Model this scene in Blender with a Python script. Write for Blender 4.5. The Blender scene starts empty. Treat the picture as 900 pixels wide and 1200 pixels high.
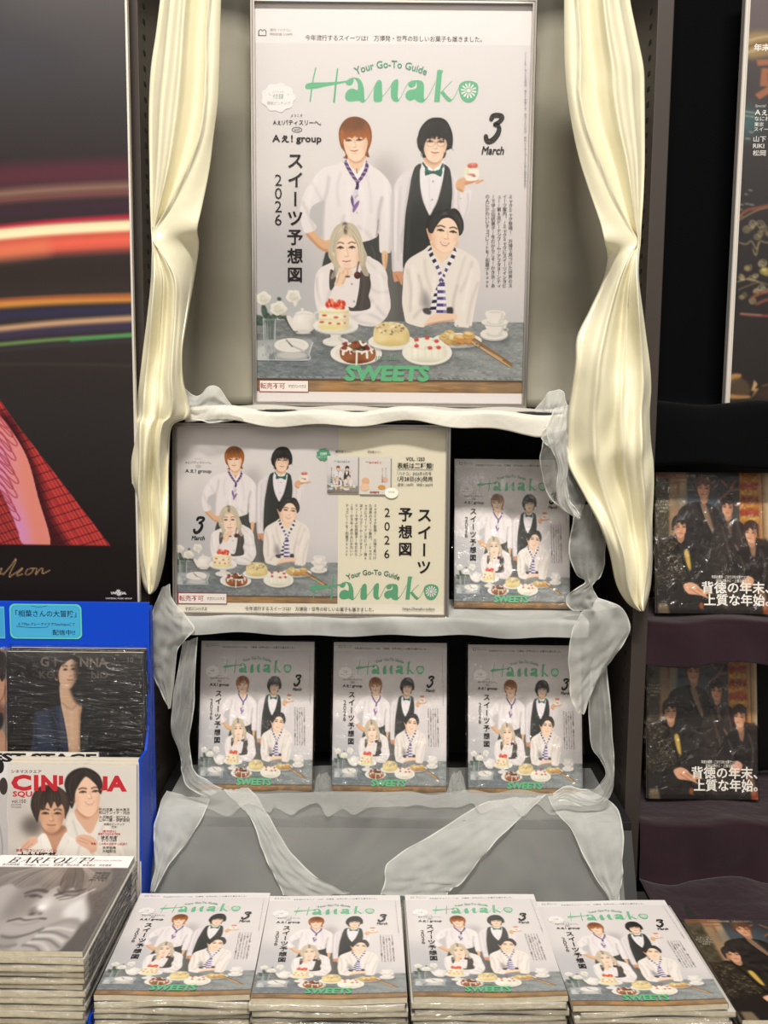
import bpy, bmesh, math, random
import numpy as np
from mathutils import Vector, Matrix

# ---------------------------------------------------------------- camera, world, lights, exposure
F_PX, PITCH, ROLL = 1150.0, math.radians(7.0), math.radians(.55)
CAM = np.array([0.0, -1.75, 1.5])
_fw = np.array([0, math.cos(PITCH), -math.sin(PITCH)]); _r0 = np.array([1., 0, 0]); _u0 = np.cross(_r0, _fw)
_rt = _r0*math.cos(ROLL)+_u0*math.sin(ROLL); _up = -_r0*math.sin(ROLL)+_u0*math.cos(ROLL)
scene = bpy.context.scene
COL = scene.collection
cam_d = bpy.data.cameras.new('camera'); cam = bpy.data.objects.new('camera', cam_d); COL.objects.link(cam)
cam.matrix_world = Matrix(((_rt[0], _up[0], -_fw[0], CAM[0]), (_rt[1], _up[1], -_fw[1], CAM[1]), (_rt[2], _up[2], -_fw[2], CAM[2]), (0, 0, 0, 1)))
cam_d.sensor_fit = 'VERTICAL'; cam_d.sensor_height = 36.0; cam_d.lens = F_PX/1200*36.0
cam_d.clip_start = .05
scene.camera = cam
scene.view_settings.view_transform = 'Standard'; scene.view_settings.look = 'None'
scene.view_settings.exposure = 0.0; scene.view_settings.gamma = 1.0; scene.view_settings.use_curve_mapping = False
world = bpy.data.worlds.new('shop_interior'); scene.world = world; world.use_nodes = True
bg = world.node_tree.nodes['Background']; bg.inputs[0].default_value = (1.0, .94, .86, 1); bg.inputs[1].default_value = .28
def area(name, loc, target, sx, sy, power, col):
    d = bpy.data.lights.new(name, 'AREA'); d.shape = 'RECTANGLE'; d.size = sx; d.size_y = sy; d.energy = power; d.color = col
    o = bpy.data.objects.new(name, d); COL.objects.link(o); o.location = loc
    o.rotation_euler = (Vector(target)-Vector(loc)).to_track_quat('-Z', 'Y').to_euler(); return o
area('ceiling_strip_light', (.05, -3.4, 5.9), (.02, 0, 1.2), 1.5, .34, 385, (1.0, .96, .90))
area('frontal_fill_light', (-.2, -3.6, 3.3), (0, 0, 1.2), 2.4, 1.6, 30, (1.0, .94, .85))  # broad soft fill added behind the camera to lift the shadows

def ray(px, py): return _fw+_rt*(px-450)/F_PX+_up*(600-py)/F_PX
def at(px, py, Y): d = ray(px, py); return CAM+d*(Y-CAM[1])/d[1]
def at_z(px, py, Z): d = ray(px, py); return CAM+d*(Z-CAM[2])/d[2]

# ---------------------------------------------------------------- helpers
def lin(c):
    c = np.asarray(c, float)/255.0
    return np.where(c <= .04045, c/12.92, ((c+.055)/1.055)**2.4)
def tag(o, label=None, cat=None, group=None, kind=None):
    for k, v in (('label', label), ('category', cat), ('group', group), ('kind', kind)):
        if v: o[k] = v
    return o
def empty(name, loc=(0, 0, 0), rot=(0, 0, 0)):
    o = bpy.data.objects.new(name, None); COL.objects.link(o); o.location = loc; o.rotation_euler = rot; o.empty_display_size = .05; return o
def link(name, me, mat=None, parent=None, smooth=False):
    o = bpy.data.objects.new(name, me); COL.objects.link(o)
    if mat: me.materials.append(mat)
    if parent: o.parent = parent
    if smooth: me.polygons.foreach_set('use_smooth', [True]*len(me.polygons))
    return o
def copy_tree(o, parent=None, keep=None):
    c = o.copy(); COL.objects.link(c)
    if parent: c.parent = parent
    for ch in [x for x in COL.objects if x.parent is o]: copy_tree(ch, c)
    return c
def bm_obj(name, bm, mat=None, parent=None, smooth=False):
    me = bpy.data.meshes.new(name); bmesh.ops.recalc_face_normals(bm, faces=bm.faces[:]); bm.to_mesh(me); bm.free(); return link(name, me, mat, parent, smooth)
def add_box(bm, x0, x1, y0, y1, z0, z1, bev=0.0):
    v = [bm.verts.new(p) for p in ((x0, y0, z0), (x1, y0, z0), (x1, y1, z0), (x0, y1, z0), (x0, y0, z1), (x1, y0, z1), (x1, y1, z1), (x0, y1, z1))]
    fs = [bm.faces.new([v[i] for i in q]) for q in ((0, 3, 2, 1), (4, 5, 6, 7), (0, 1, 5, 4), (1, 2, 6, 5), (2, 3, 7, 6), (3, 0, 4, 7))]
    if bev: bmesh.ops.bevel(bm, geom=list({e for f in fs for e in f.edges}), offset=bev, segments=2, affect='EDGES', profile=.6)
    return v
def box_obj(name, b, mat, parent=None, bev=.002):
    bm = bmesh.new(); add_box(bm, *b, bev); return bm_obj(name, bm, mat, parent)
def add_prism(bm, prof, x0, x1):
    """profile of (y, z) points swept along x"""
    a = [bm.verts.new((x0, y, z)) for y, z in prof]; b = [bm.verts.new((x1, y, z)) for y, z in prof]; n = len(prof)
    bm.faces.new(a); bm.faces.new(b[::-1])
    for i in range(n): bm.faces.new((a[i], b[i], b[(i+1) % n], a[(i+1) % n]))

# ---------------------------------------------------------------- materials
def mat(name, rgb, rough=.5, metal=0.0, coat=0.0, sheen=0.0, bump=None, spec=.5, mottled=None, aniso=0.0):
    m = bpy.data.materials.new(name); m.use_nodes = True; nt = m.node_tree; p = nt.nodes['Principled BSDF']
    c = lin(rgb); p.inputs['Base Color'].default_value = (*c, 1); p.inputs['Roughness'].default_value = rough; p.inputs['Metallic'].default_value = metal
    p.inputs['Coat Weight'].default_value = coat; p.inputs['Coat Roughness'].default_value = .15; p.inputs['Sheen Weight'].default_value = sheen; p.inputs['Specular IOR Level'].default_value = spec
    p.inputs['Anisotropic'].default_value = aniso
    tc = nt.nodes.new('ShaderNodeTexCoord')
    if mottled:      # (scale, other rgb)
        n = nt.nodes.new('ShaderNodeTexNoise'); n.inputs['Scale'].default_value = mottled[0]; n.inputs['Detail'].default_value = 5
        mx = nt.nodes.new('ShaderNodeMix'); mx.data_type = 'RGBA'; mx.inputs[6].default_value = (*c, 1); mx.inputs[7].default_value = (*lin(mottled[1]), 1)
        nt.links.new(tc.outputs['Object'], n.inputs['Vector']); nt.links.new(n.outputs['Fac'], mx.inputs[0]); nt.links.new(mx.outputs[2], p.inputs['Base Color'])
    if bump:         # (scale, strength, distance)
        n = nt.nodes.new('ShaderNodeTexNoise'); n.inputs['Scale'].default_value = bump[0]; n.inputs['Detail'].default_value = 3
        b = nt.nodes.new('ShaderNodeBump'); b.inputs['Strength'].default_value = bump[1]; b.inputs['Distance'].default_value = bump[2]
        nt.links.new(tc.outputs['Object'], n.inputs['Vector']); nt.links.new(n.outputs['Fac'], b.inputs['Height']); nt.links.new(b.outputs['Normal'], p.inputs['Normal'])
    return m
def print_mat(name, rough, coat=0.0, spec=.4):
    m = mat(name, (200, 200, 200), rough, coat=coat, spec=spec); nt = m.node_tree
    a = nt.nodes.new('ShaderNodeAttribute'); a.attribute_name = 'Col'; nt.links.new(a.outputs['Color'], nt.nodes['Principled BSDF'].inputs['Base Color']); return m
def film_mat(name, scale, strength, base=.05, rough=.12, stretch=(1, 1, 1)):
    m = bpy.data.materials.new(name); m.use_nodes = True; nt = m.node_tree; nt.nodes.remove(nt.nodes['Principled BSDF']); out = nt.nodes['Material Output']
    tr = nt.nodes.new('ShaderNodeBsdfTransparent'); gl = nt.nodes.new('ShaderNodeBsdfGlossy'); gl.inputs['Roughness'].default_value = rough
    mx = nt.nodes.new('ShaderNodeMixShader'); lw = nt.nodes.new('ShaderNodeLayerWeight'); lw.inputs['Blend'].default_value = .25
    mm = nt.nodes.new('ShaderNodeMath'); mm.operation = 'MULTIPLY_ADD'; mm.inputs[1].default_value = .35; mm.inputs[2].default_value = base
    tc = nt.nodes.new('ShaderNodeTexCoord'); mp = nt.nodes.new('ShaderNodeMapping'); mp.inputs['Scale'].default_value = stretch
    n = nt.nodes.new('ShaderNodeTexNoise'); n.inputs['Scale'].default_value = scale; n.inputs['Detail'].default_value = 4; n.inputs['Distortion'].default_value = .8
    b = nt.nodes.new('ShaderNodeBump'); b.inputs['Strength'].default_value = strength; b.inputs['Distance'].default_value = .012
    L = nt.links.new
    L(tc.outputs['Object'], mp.inputs['Vector']); L(mp.outputs[0], n.inputs['Vector']); L(n.outputs['Fac'], b.inputs['Height']); L(b.outputs['Normal'], gl.inputs['Normal']); L(lw.outputs['Fresnel'], mm.inputs[0])
    L(mm.outputs[0], mx.inputs[0]); L(tr.outputs[0], mx.inputs[1]); L(gl.outputs[0], mx.inputs[2]); L(mx.outputs[0], out.inputs['Surface']); return m
def sheer_mat(name, rgb, cover, edge=.5, amp=.5, scale=11):
    m = bpy.data.materials.new(name); m.use_nodes = True; nt = m.node_tree; nt.nodes.remove(nt.nodes['Principled BSDF']); out = nt.nodes['Material Output']; L = nt.links.new
    tr = nt.nodes.new('ShaderNodeBsdfTransparent'); df = nt.nodes.new('ShaderNodeBsdfDiffuse'); tl = nt.nodes.new('ShaderNodeBsdfTranslucent')
    for q in (df, tl): q.inputs[0].default_value = (*lin(rgb), 1)
    m1 = nt.nodes.new('ShaderNodeMixShader'); m1.inputs[0].default_value = .3; m2 = nt.nodes.new('ShaderNodeMixShader')
    lw = nt.nodes.new('ShaderNodeLayerWeight'); lw.inputs['Blend'].default_value = .35
    tc = nt.nodes.new('ShaderNodeTexCoord'); n = nt.nodes.new('ShaderNodeTexNoise'); n.inputs['Scale'].default_value = scale; n.inputs['Detail'].default_value = 3; n.inputs['Distortion'].default_value = 1.3; n.inputs['Roughness'].default_value = .5
    a1 = nt.nodes.new('ShaderNodeMath'); a1.operation = 'MULTIPLY_ADD'; a1.inputs[1].default_value = edge; a1.inputs[2].default_value = cover-amp*.5
    a2 = nt.nodes.new('ShaderNodeMath'); a2.operation = 'MULTIPLY_ADD'; a2.inputs[1].default_value = amp; a2.use_clamp = True
    L(tc.outputs['Object'], n.inputs['Vector']); L(lw.outputs['Facing'], a1.inputs[0]); L(n.outputs['Fac'], a2.inputs[0]); L(a1.outputs[0], a2.inputs[2])
    L(df.outputs[0], m1.inputs[1]); L(tl.outputs[0], m1.inputs[2]); L(a2.outputs[0], m2.inputs[0]); L(tr.outputs[0], m2.inputs[1]); L(m1.outputs[0], m2.inputs[2]); L(m2.outputs[0], out.inputs['Surface']); return m
M = dict(
    paper=print_mat('printed_paper', .6, 0.0, .15), cover=print_mat('glossy_cover', .30, .12), pages=mat('page_edges', (222, 212, 186), .6, bump=(160, .5, .001), mottled=(90, (184, 172, 146))),
    backcover=mat('cover_stock', (206, 200, 190), .4), film=film_mat('clear_film', 34, 1.0, .045, .10), film_dark=film_mat('clear_film_creased', 34, 1.0, .045, .12, (.5, 1, 3.2)), filmedge=film_mat('clear_film_edge', 60, 1.0, .075, .10, (.4, 1, 1)), pane=film_mat('poster_pane', 1.5, .02, .002, .10),
    alu=mat('brushed_aluminium', (196, 190, 184), .28, 1.0, bump=(300, .05, .0005)), white_alu=mat('pale_frame', (226, 218, 208), .32, .35), black=mat('black_board', (16, 15, 15), .7), post=mat('bronze_steel', (66, 58, 53), .45, .3), slot=mat('slot_black', (6, 6, 6), .9),
    satin=mat('cream_satin', (226, 219, 188), .30, sheen=.1, bump=(16, .3, .006), spec=.8, coat=.05), backdrop=mat('grey_satin', (146, 140, 122), .34, sheen=.2, bump=(5, .35, .02), spec=.5),
    whitecloth=mat('white_cloth', (212, 207, 193), .55, sheen=.3, bump=(22, .5, .008)), velvet=mat('plum_velvet', (40, 20, 28), .85, sheen=.2, bump=(18, .6, .01), spec=.2), fur=mat('black_plush', (7, 7, 8), .95, sheen=.05, bump=(400, .4, .002), spec=.05),
    sheer=sheer_mat('white_organza', (240, 240, 234), .30, .5, .45), sheer2=sheer_mat('white_organza_folded', (240, 240, 234), .44, .5, .5), sheer_thin=sheer_mat('white_organza_single', (236, 236, 230), .25, .25, .34, 5), hem=sheer_mat('organza_hem', (244, 244, 236), .62, .4, .2),
    blue=mat('blue_board', (2, 66, 196), .5, spec=.25), white=mat('white_board', (232, 230, 226), .5), grey=mat('grey_counter', (40, 39, 38), .6), floor=mat('shop_floor', (150, 142, 132), .5), wall=mat('dark_wall', (20, 19, 19), .8))
# ---------------------------------------------------------------- printed pictures
# A small painter: every printed picture is painted into an array and becomes the vertex colours of a fine sheet mesh.
class Canvas:
    def __init__(s, x0, y0, x1, y1, k, col=(200, 200, 200)):
        s.x0, s.y0, s.x1, s.y1, s.k = x0, y0, x1, y1, k
        s.w, s.h = int(round((x1-x0)*k)), int(round((y1-y0)*k))
        s.a = np.ones((s.h, s.w, 3), np.float32)*np.array(col, np.float32)
        s.clip = None
    def box(s, X0, Y0, X1, Y1):
        return max(0, int(X0)), max(0, int(Y0)), min(s.w, int(X1)+2), min(s.h, int(Y1)+2)
    def put(s, b, m, col, alpha):
        i0, j0, i1, j1 = b
        if i1 <= i0 or j1 <= j0: return
        if s.clip is not None: m = m*s.clip[j0:j1, i0:i1]
        m = (m*alpha)[..., None]
        v = s.a[j0:j1, i0:i1]
        s.a[j0:j1, i0:i1] = v*(1-m) + np.array(col, np.float32)*m
    @staticmethod
    def blurred(m, r):
        n = int(max(1, round(r)))
        for _ in range(2):
            for ax in (0, 1):
                c = np.cumsum(np.pad(m, [(n+1, n) if q == ax else (0, 0) for q in (0, 1)], mode='edge'), axis=ax)
                m = (c[2*n+1:]-c[:-2*n-1])/(2*n+1) if ax == 0 else (c[:, 2*n+1:]-c[:, :-2*n-1])/(2*n+1)
        return m
    def mask(s, pts, smooth=True, blur=0.0):
        p = np.array(pts, float)
        if smooth: p = spline(p, True, 6)
        p = (p-np.array([s.x0, s.y0]))*s.k
        pad = 2+blur*s.k*2.2
        b = s.box(p[:, 0].min()-pad, p[:, 1].min()-pad, p[:, 0].max()+pad, p[:, 1].max()+pad)
        i0, j0, i1, j1 = b
        if i1 <= i0 or j1 <= j0: return b, None
        n = 3
        ys = j0+(np.arange((j1-j0)*n)+.5)/n; xs = i0+(np.arange((i1-i0)*n)+.5)/n
        m = np.zeros((len(ys), len(xs)), bool)
        q = np.roll(p, -1, 0)
        for (ax, ay), (bx, by) in zip(p, q):
            if ay == by: continue
            r = np.nonzero((ys >= min(ay, by)) & (ys < max(ay, by)))[0]
            if len(r) == 0: continue
            xc = ax+(ys[r]-ay)*(bx-ax)/(by-ay)
            m[r[0]:r[-1]+1] ^= xs[None, :] > xc[:, None]
        m = m.reshape(j1-j0, n, i1-i0, n).mean((1, 3)).astype(np.float32)
        if blur*s.k > .4: m = s.blurred(m, blur*s.k)
        return b, m
    def poly(s, pts, col, blur=0.0, alpha=1.0, smooth=True):
        b, m = s.mask(pts, smooth, blur)
        if m is not None: s.put(b, m, col, alpha)
    def hard(s, pts, col, alpha=1.0, blur=0.0): s.poly(pts, col, blur, alpha, False)
    def within(s, pts, smooth=True):
        c = np.zeros((s.h, s.w), np.float32)
        b, m = s.mask(pts, smooth)
        if m is not None: c[b[1]:b[3], b[0]:b[2]] = m
        s.clip = c
    def free(s): s.clip = None
    def ell(s, cx, cy, rx, ry, col, blur=0.0, alpha=1.0, ang=0.0, a0=0, a1=360):
        t = np.radians(np.linspace(a0, a1, 40, endpoint=(a1-a0) != 360)); c, d = math.cos(math.radians(ang)), math.sin(math.radians(ang))
        x, y = rx*np.cos(t), ry*np.sin(t)
        s.poly(np.stack([cx+x*c-y*d, cy+x*d+y*c], 1), col, blur, alpha, False)
    def line(s, pts, w, col, blur=0.0, alpha=1.0, smooth=True, taper=0.0):
        p = np.array(pts, float)
        if smooth and len(p) > 2: p = spline(p, False, 5)
        p = (p-np.array([s.x0, s.y0]))*s.k
        hw = w*s.k/2; soft = max(.5, blur*s.k)
        pad = hw+soft+2
        b = s.box(p[:, 0].min()-pad, p[:, 1].min()-pad, p[:, 0].max()+pad, p[:, 1].max()+pad)
        i0, j0, i1, j1 = b
        if i1 <= i0 or j1 <= j0: return
        X, Y = np.meshgrid(np.arange(i0, i1)+.5, np.arange(j0, j1)+.5)
        m = np.zeros(X.shape, np.float32); n = len(p)-1
        for k in range(n):
            ax, ay = p[k]; dx, dy = p[k+1]-p[k]; L = dx*dx+dy*dy+1e-9
            t = np.clip(((X-ax)*dx+(Y-ay)*dy)/L, 0, 1)
            d = np.hypot(X-ax-t*dx, Y-ay-t*dy)
            hh = hw*(1-taper*abs((k+t)/n*2-1))if taper else hw
            m = np.maximum(m, np.clip((hh+soft-d)/(2*soft), 0, 1))
        s.put(b, m, col, alpha)
    def grade(s, stops, axis=1):
        n = s.h if axis == 1 else s.w
        lo, hi = (s.y0, s.y1) if axis == 1 else (s.x0, s.x1)
        t = lo+(np.arange(n)+.5)/n*(hi-lo)
        g = np.stack([np.interp(t, [q[0] for q in stops], [q[1][c] for q in stops]) for c in range(3)], 1).astype(np.float32)
        s.a[:] = g[:, None, :] if axis == 1 else g[None, :, :]
    def noise(s, amp, cell, seed, region=None, mono=True, stretch=(1, 1)):
        r = np.random.RandomState(seed)
        b = (0, 0, s.w, s.h) if region is None else s.box((region[0]-s.x0)*s.k, (region[1]-s.y0)*s.k, (region[2]-s.x0)*s.k-2, (region[3]-s.y0)*s.k-2)
        i0, j0, i1, j1 = b
        cx, cy = cell*s.k*stretch[0], cell*s.k*stretch[1]
        gw, gh = int((i1-i0)/cx)+3, int((j1-j0)/cy)+3
        g = r.randn(gh, gw, 1 if mono else 3)
        x = (np.arange(i1-i0))/cx; y = np.arange(j1-j0)/cy
        xi, yi = x.astype(int), y.astype(int); fx, fy = (x-xi)[None, :, None], (y-yi)[:, None, None]
        fx, fy = fx*fx*(3-2*fx), fy*fy*(3-2*fy)
        v = (g[yi][:, xi]*(1-fx)+g[yi][:, xi+1]*fx)*(1-fy)+(g[yi+1][:, xi]*(1-fx)+g[yi+1][:, xi+1]*fx)*fy
        v = v*amp
        if s.clip is not None: v = v*s.clip[j0:j1, i0:i1, None]
        s.a[j0:j1, i0:i1] += v.astype(np.float32)
    def crop(s, x0, y0, x1, y1, nx, ny):
        # bilinear resample of a region to ny+1 rows by nx+1 columns, values 0..1
        X = np.clip((np.linspace(x0, x1, nx+1)-s.x0)*s.k-.5, 0, s.w-1.001); Y = np.clip((np.linspace(y0, y1, ny+1)-s.y0)*s.k-.5, 0, s.h-1.001)
        step = (x1-x0)*s.k/nx
        src = s.a
        if step > 1.6:
            n = int(round(step/2))
            src = np.stack([s.blurred(s.a[..., c], n) for c in range(3)], 2) if n >= 1 else src
        xi, yi = X.astype(int), Y.astype(int); fx, fy = (X-xi)[None, :, None], (Y-yi)[:, None, None]
        v = (src[yi][:, xi]*(1-fx)+src[yi][:, xi+1]*fx)*(1-fy)+(src[yi+1][:, xi]*(1-fx)+src[yi+1][:, xi+1]*fx)*fy
        return np.clip(v/255., 0, 1)

def spline(p, closed, n):
    p = np.asarray(p, float); m = len(p)
    if m < 3: return p
    out = []
    t = (np.arange(n)/n)[:, None]
    for i in range(m if closed else m-1):
        if closed: a, b, c, d = p[(i-1) % m], p[i], p[(i+1) % m], p[(i+2) % m]
        else: a, b, c, d = p[max(i-1, 0)], p[i], p[i+1], p[min(i+2, m-1)]
        out.append(.5*((2*b)+(c-a)*t+(2*a-5*b+4*c-d)*t*t+(3*b-a-3*c+d)*t**3))
    out = np.concatenate(out)
    return out if closed else np.vstack([out, p[-1]])

def face(c, cx, cy, w, h, skin, shade, lip, tilt=0.0, smile=0.0, eye=(60, 45, 40), brow=(80, 60, 50), half=0.0, gaze=0.0):
    """features inside an already painted face: w = distance between the eyes, h = eye line to mouth"""
    ct, st = math.cos(math.radians(tilt)), math.sin(math.radians(tilt))
    def P(u, v): return (cx+u*w*ct-v*h*st, cy+u*w*st+v*h*ct)
    for q in (-.5, .5):
        x = q*1.0+gaze
        c.line([P(x-.29, -.28), P(x-.02, -.38), P(x+.29, -.29)], w*.11, brow, w*.03, .85)
        c.ell(*P(x, .0), w*.24, h*.10, shade, w*.06, .45, tilt)
        c.line([P(x-.25, .03), P(x, -.07), P(x+.25, .03)], w*.10, eye, w*.025, .95)
        c.ell(*P(x, .01), w*.135, h*.085, eye, w*.02, .95, tilt)
    c.line([P(.06+gaze*.6, .05), P(.10+gaze, .4), P(.14+gaze, .56)], w*.10, shade, w*.07, .5)
    c.line([P(-.12+gaze, .62), P(.03+gaze, .67), P(.18+gaze, .62)], w*.08, shade, w*.04, .85)
    c.ell(*P(-.02+gaze, .45), w*.08, h*.16, tuple(min(255, v+16) for v in skin), w*.05, .6, tilt)
    s = smile
    if s > .5:
        c.poly([P(-.40, .93), P(-.2, 1.0), P(0, 1.02), P(.2, 1.0), P(.40, .92), P(.2, 1.17), P(0, 1.22), P(-.2, 1.17)], lip, w*.02)
        c.poly([P(-.30, .99), P(0, 1.05), P(.30, .98), P(.16, 1.12), P(0, 1.15), P(-.16, 1.12)], (248, 240, 232), w*.01)
    else:
        c.line([P(-.36, .98-.10*s), P(-.12, .99), P(0, 1.02+.04*s), P(.12, .99), P(.36, .98-.10*s)], w*.11, lip, w*.03, .9, taper=.5)
        c.line([P(-.34, 1.0-.10*s), P(0, 1.03+.05*s), P(.34, 1.0-.10*s)], w*.05, tuple(v*.6 for v in lip), w*.02, .8)
    c.line([P(-.2, 1.24), P(0, 1.27), P(.2, 1.24)], w*.10, shade, w*.07, .4)

def strands(c, pts_a, pts_b, n, col, wid, alpha, seed, blur=.15):
    """n strokes between two guide curves: locks of hair, folds of cloth"""
    r = random.Random(seed); A, B = np.array(pts_a, float), np.array(pts_b, float)
    for _ in range(n):
        t = r.random(); j = r.uniform(-.04, .04)
        L = A*(1-t)+B*t+np.array([r.uniform(-.4, .4), 0])
        lo = r.randint(0, max(0, len(L)-3)); hi = len(L)
        q = r.uniform(-1, 1)
        c.line(L[lo:hi], wid*r.uniform(.5, 1.3), tuple(np.clip(v+q*14, 0, 255) for v in col), blur, alpha*r.uniform(.4, 1), taper=.6)
def paint_group():
    """the magazine's cover photograph: four men in white shirts behind a slate table of cakes"""
    c = Canvas(286, 30, 632, 464, 2.4)
    c.grade([(30, (219, 213, 211)), (110, (219, 212, 210)), (200, (219, 212, 208)), (280, (215, 207, 205)), (330, (207, 201, 200)), (372, (199, 195, 195))])
    c.poly([(286, 250), (330, 260), (375, 290), (385, 380), (286, 380)], (184, 182, 183), 22, .8)
    c.poly([(286, 60), (300, 60), (310, 200), (286, 240)], (206, 200, 198), 14, .5)
    c.poly([(565, 180), (632, 150), (632, 340), (560, 330)], (218, 210, 207), 18, .7)
    c.ell(452, 205, 18, 26, (176, 168, 166), 10, .75)
    c.ell(350, 245, 14, 40, (205, 198, 196), 12, .6)
    # dark ground between the figures
    c.hard([(388, 276), (474, 270), (476, 378), (384, 378)], (97, 95, 91), 1, .5)
    c.poly([(452, 300), (463, 300), (465, 376), (452, 376)], (110, 108, 104), 3, .8)
    # ---- table
    c.within([(280, 372.6), (640, 372.6), (640, 443), (280, 443)], False)
    c.hard([(280, 372), (640, 372), (640, 444), (280, 444)], (130, 133, 132))
    c.poly([(280, 372), (400, 372), (380, 400), (280, 410)], (120, 122, 121), 8, .8)
    c.poly([(280, 412), (420, 412), (400, 445), (280, 445)], (112, 119, 122), 8, .8)
    c.poly([(520, 385), (640, 380), (640, 440), (540, 440)], (146, 150, 148), 10, .8)
    for k, (am, ce) in enumerate([(6, 7), (6.5, 2.6), (6, 1.1)]): c.noise(am, ce, 20+k, (286, 372, 632, 444), stretch=(2.0, .8))
    rr = random.Random(5)
    for _ in range(300):
        x, y = rr.uniform(288, 630), rr.uniform(376, 441); L = rr.uniform(1.5, 6)
        light = rr.random() < .62
        c.line([(x, y), (x+L*.5, y+rr.uniform(-1.6, 1.6)), (x+L, y+rr.uniform(-2, 2))], rr.uniform(.3, .9), (178, 184, 186) if light else (84, 92, 98), .4, rr.uniform(.15, .42))
    c.line([(286, 440.8), (632, 440.8)], 2.0, (164, 174, 176), .6, .55)
    for _ in range(60):
        x = rr.uniform(288, 630); c.line([(x, 440.5), (x+rr.uniform(1, 4), 441.2)], 1.2, (90, 96, 98), .4, .7)
    c.free()
    c.hard([(280, 442.6), (640, 442.6), (640, 470), (280, 470)], (156, 124, 88))
    c.within([(280, 442.6), (640, 442.6), (640, 470), (280, 470)], False)
    c.noise(13, 9, 41, None, stretch=(3, .35)); c.noise(9, 2, 42, None, stretch=(4, .3)); c.noise(10, 14, 43)
    for x0, x1, cl in ((300, 375, (120, 98, 74)), (380, 410, (176, 132, 82)), (450, 490, (176, 134, 84)), (540, 560, (120, 100, 78)), (575, 632, (138, 118, 94))):
        c.hard([(x0, 444), (x1, 444), (x1, 464), (x0, 464)], cl, .55, 4)
    c.hard([(280, 442), (640, 442), (640, 445.2), (280, 445.2)], (62, 50, 42), .7, .6)
    c.hard([(280, 458), (640, 458), (640, 470), (280, 470)], (104, 78, 56), .6, 1.2)
    c.free()
    WH, WS, WD = (231, 222, 220), (206, 197, 196), (192, 184, 183)
    SK, SS = (240, 209, 182), (208, 160, 126)
    # ================= man with red hair (behind, on the viewer's left side)
    tr = [(430, 277), (445, 270), (448, 300), (450, 345), (384, 345), (386, 285)]
    c.poly(tr, (72, 72, 69), .3)
    c.line([(436, 284), (440, 296), (437, 306)], 1.2, (105, 104, 100), .6, .6)
    arm = [(359, 268), (369, 266.4), (375, 273), (381, 277.3), (390, 275.6), (392, 290), (387, 291.6), (379, 290), (371, 283), (364, 276)]
    c.poly(arm, (222, 178, 138), .2)
    c.line([(361, 271), (369, 280), (378, 288), (388, 290.5)], 2.6, (178, 124, 84), 1.2, .6)
    c.line([(383, 278), (390, 277)], 3, (234, 196, 164), 1.5, .6)
    body = [(404, 188.5), (393, 190.5), (381.7, 193.2), (373, 200), (366.5, 209), (359, 220), (355, 231), (352.8, 245), (354.5, 258), (358.6, 269.3), (368.6, 267), (372, 262),
            (369, 256), (364.5, 249), (366, 240), (371, 235.6), (380.2, 232.6), (380.4, 243), (378.6, 258), (378.6, 270), (381, 277.6), (388, 277), (398, 280), (412, 283), (428, 279), (437, 276.2), (443, 272), (442.3, 264.5),
            (444.6, 268), (445, 281), (446, 291.2), (452, 291.6), (458.8, 290), (460, 268), (460.5, 245), (459.8, 224), (457.8, 212), (453, 204.5), (446.5, 198), (437, 191.5), (429, 187.6), (419, 208)]
    c.poly(body, WH)
    c.poly([(364, 250), (366, 240), (372, 235), (380.4, 232.3), (380.2, 245), (378.4, 258), (378.6, 272), (376, 274.5), (370.6, 268), (372, 262), (368, 256)], (193, 189, 188), .5)
    c.within(body)
    for p, w, al in (([(380, 232), (384, 222), (386, 205)], 4, .55), ([(380.5, 234), (379, 258), (379, 276)], 3.2, .9), ([(444, 266), (444.6, 245), (448, 228)], 3.4, .9), ([(459.5, 225), (459.6, 260), (457.6, 290)], 3, .7),
                     ([(392, 276), (400, 262), (404, 250)], 4, .4), ([(436, 275), (428, 266), (420, 262)], 4, .4), ([(430, 200), (434, 220), (436, 244)], 3, .3), ([(400, 200), (396, 216), (398, 236)], 3, .35), ([(356, 234), (362, 246), (370, 266)], 3, .5), ([(366, 210), (373, 222), (378, 232)], 3.5, .35)):
        c.line(p, w, WD, 1.8, al)
    for p in ([(410, 214), (408, 240), (410, 268)], [(424, 216), (428, 244), (426, 272)], [(372, 206), (366, 220), (362, 236)], [(452, 212), (454, 236), (453, 262)]):
        c.line(p, 4, (240, 232, 231), 2, .6)
    c.free()
    c.line([(441.5, 272), (443, 264), (444, 253)], 1, (140, 132, 128), .5, .9)
    c.poly([(448.4, 291), (454.6, 291), (454.4, 303), (452.4, 311.5), (449.4, 308)], (232, 190, 152), .3)
    c.line([(452.4, 294), (452.6, 308)], 1.2, (190, 138, 100), .6, .7)
    # neck
    c.poly([(407.6, 178), (408.4, 188), (412, 196), (419, 202), (425.5, 194), (428.6, 186), (429, 177)], (232, 196, 166))
    c.poly([(408.6, 181), (413, 187), (420, 188.4), (427, 183.5), (429, 178), (408, 176)], (196, 150, 118), 1.0, .75)
    c.poly([(407.6, 184), (411, 191), (418.4, 199.6), (418.6, 207), (411, 200), (405.5, 190)], (240, 232, 232))
    c.poly([(428.8, 183.6), (426, 191), (419.6, 200), (419.8, 207), (426, 199), (431, 189)], (240, 232, 232))
    c.line([(418.6, 194.5), (418.8, 199.6)], 1.1, (130, 104, 88), .4, .9)
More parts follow.
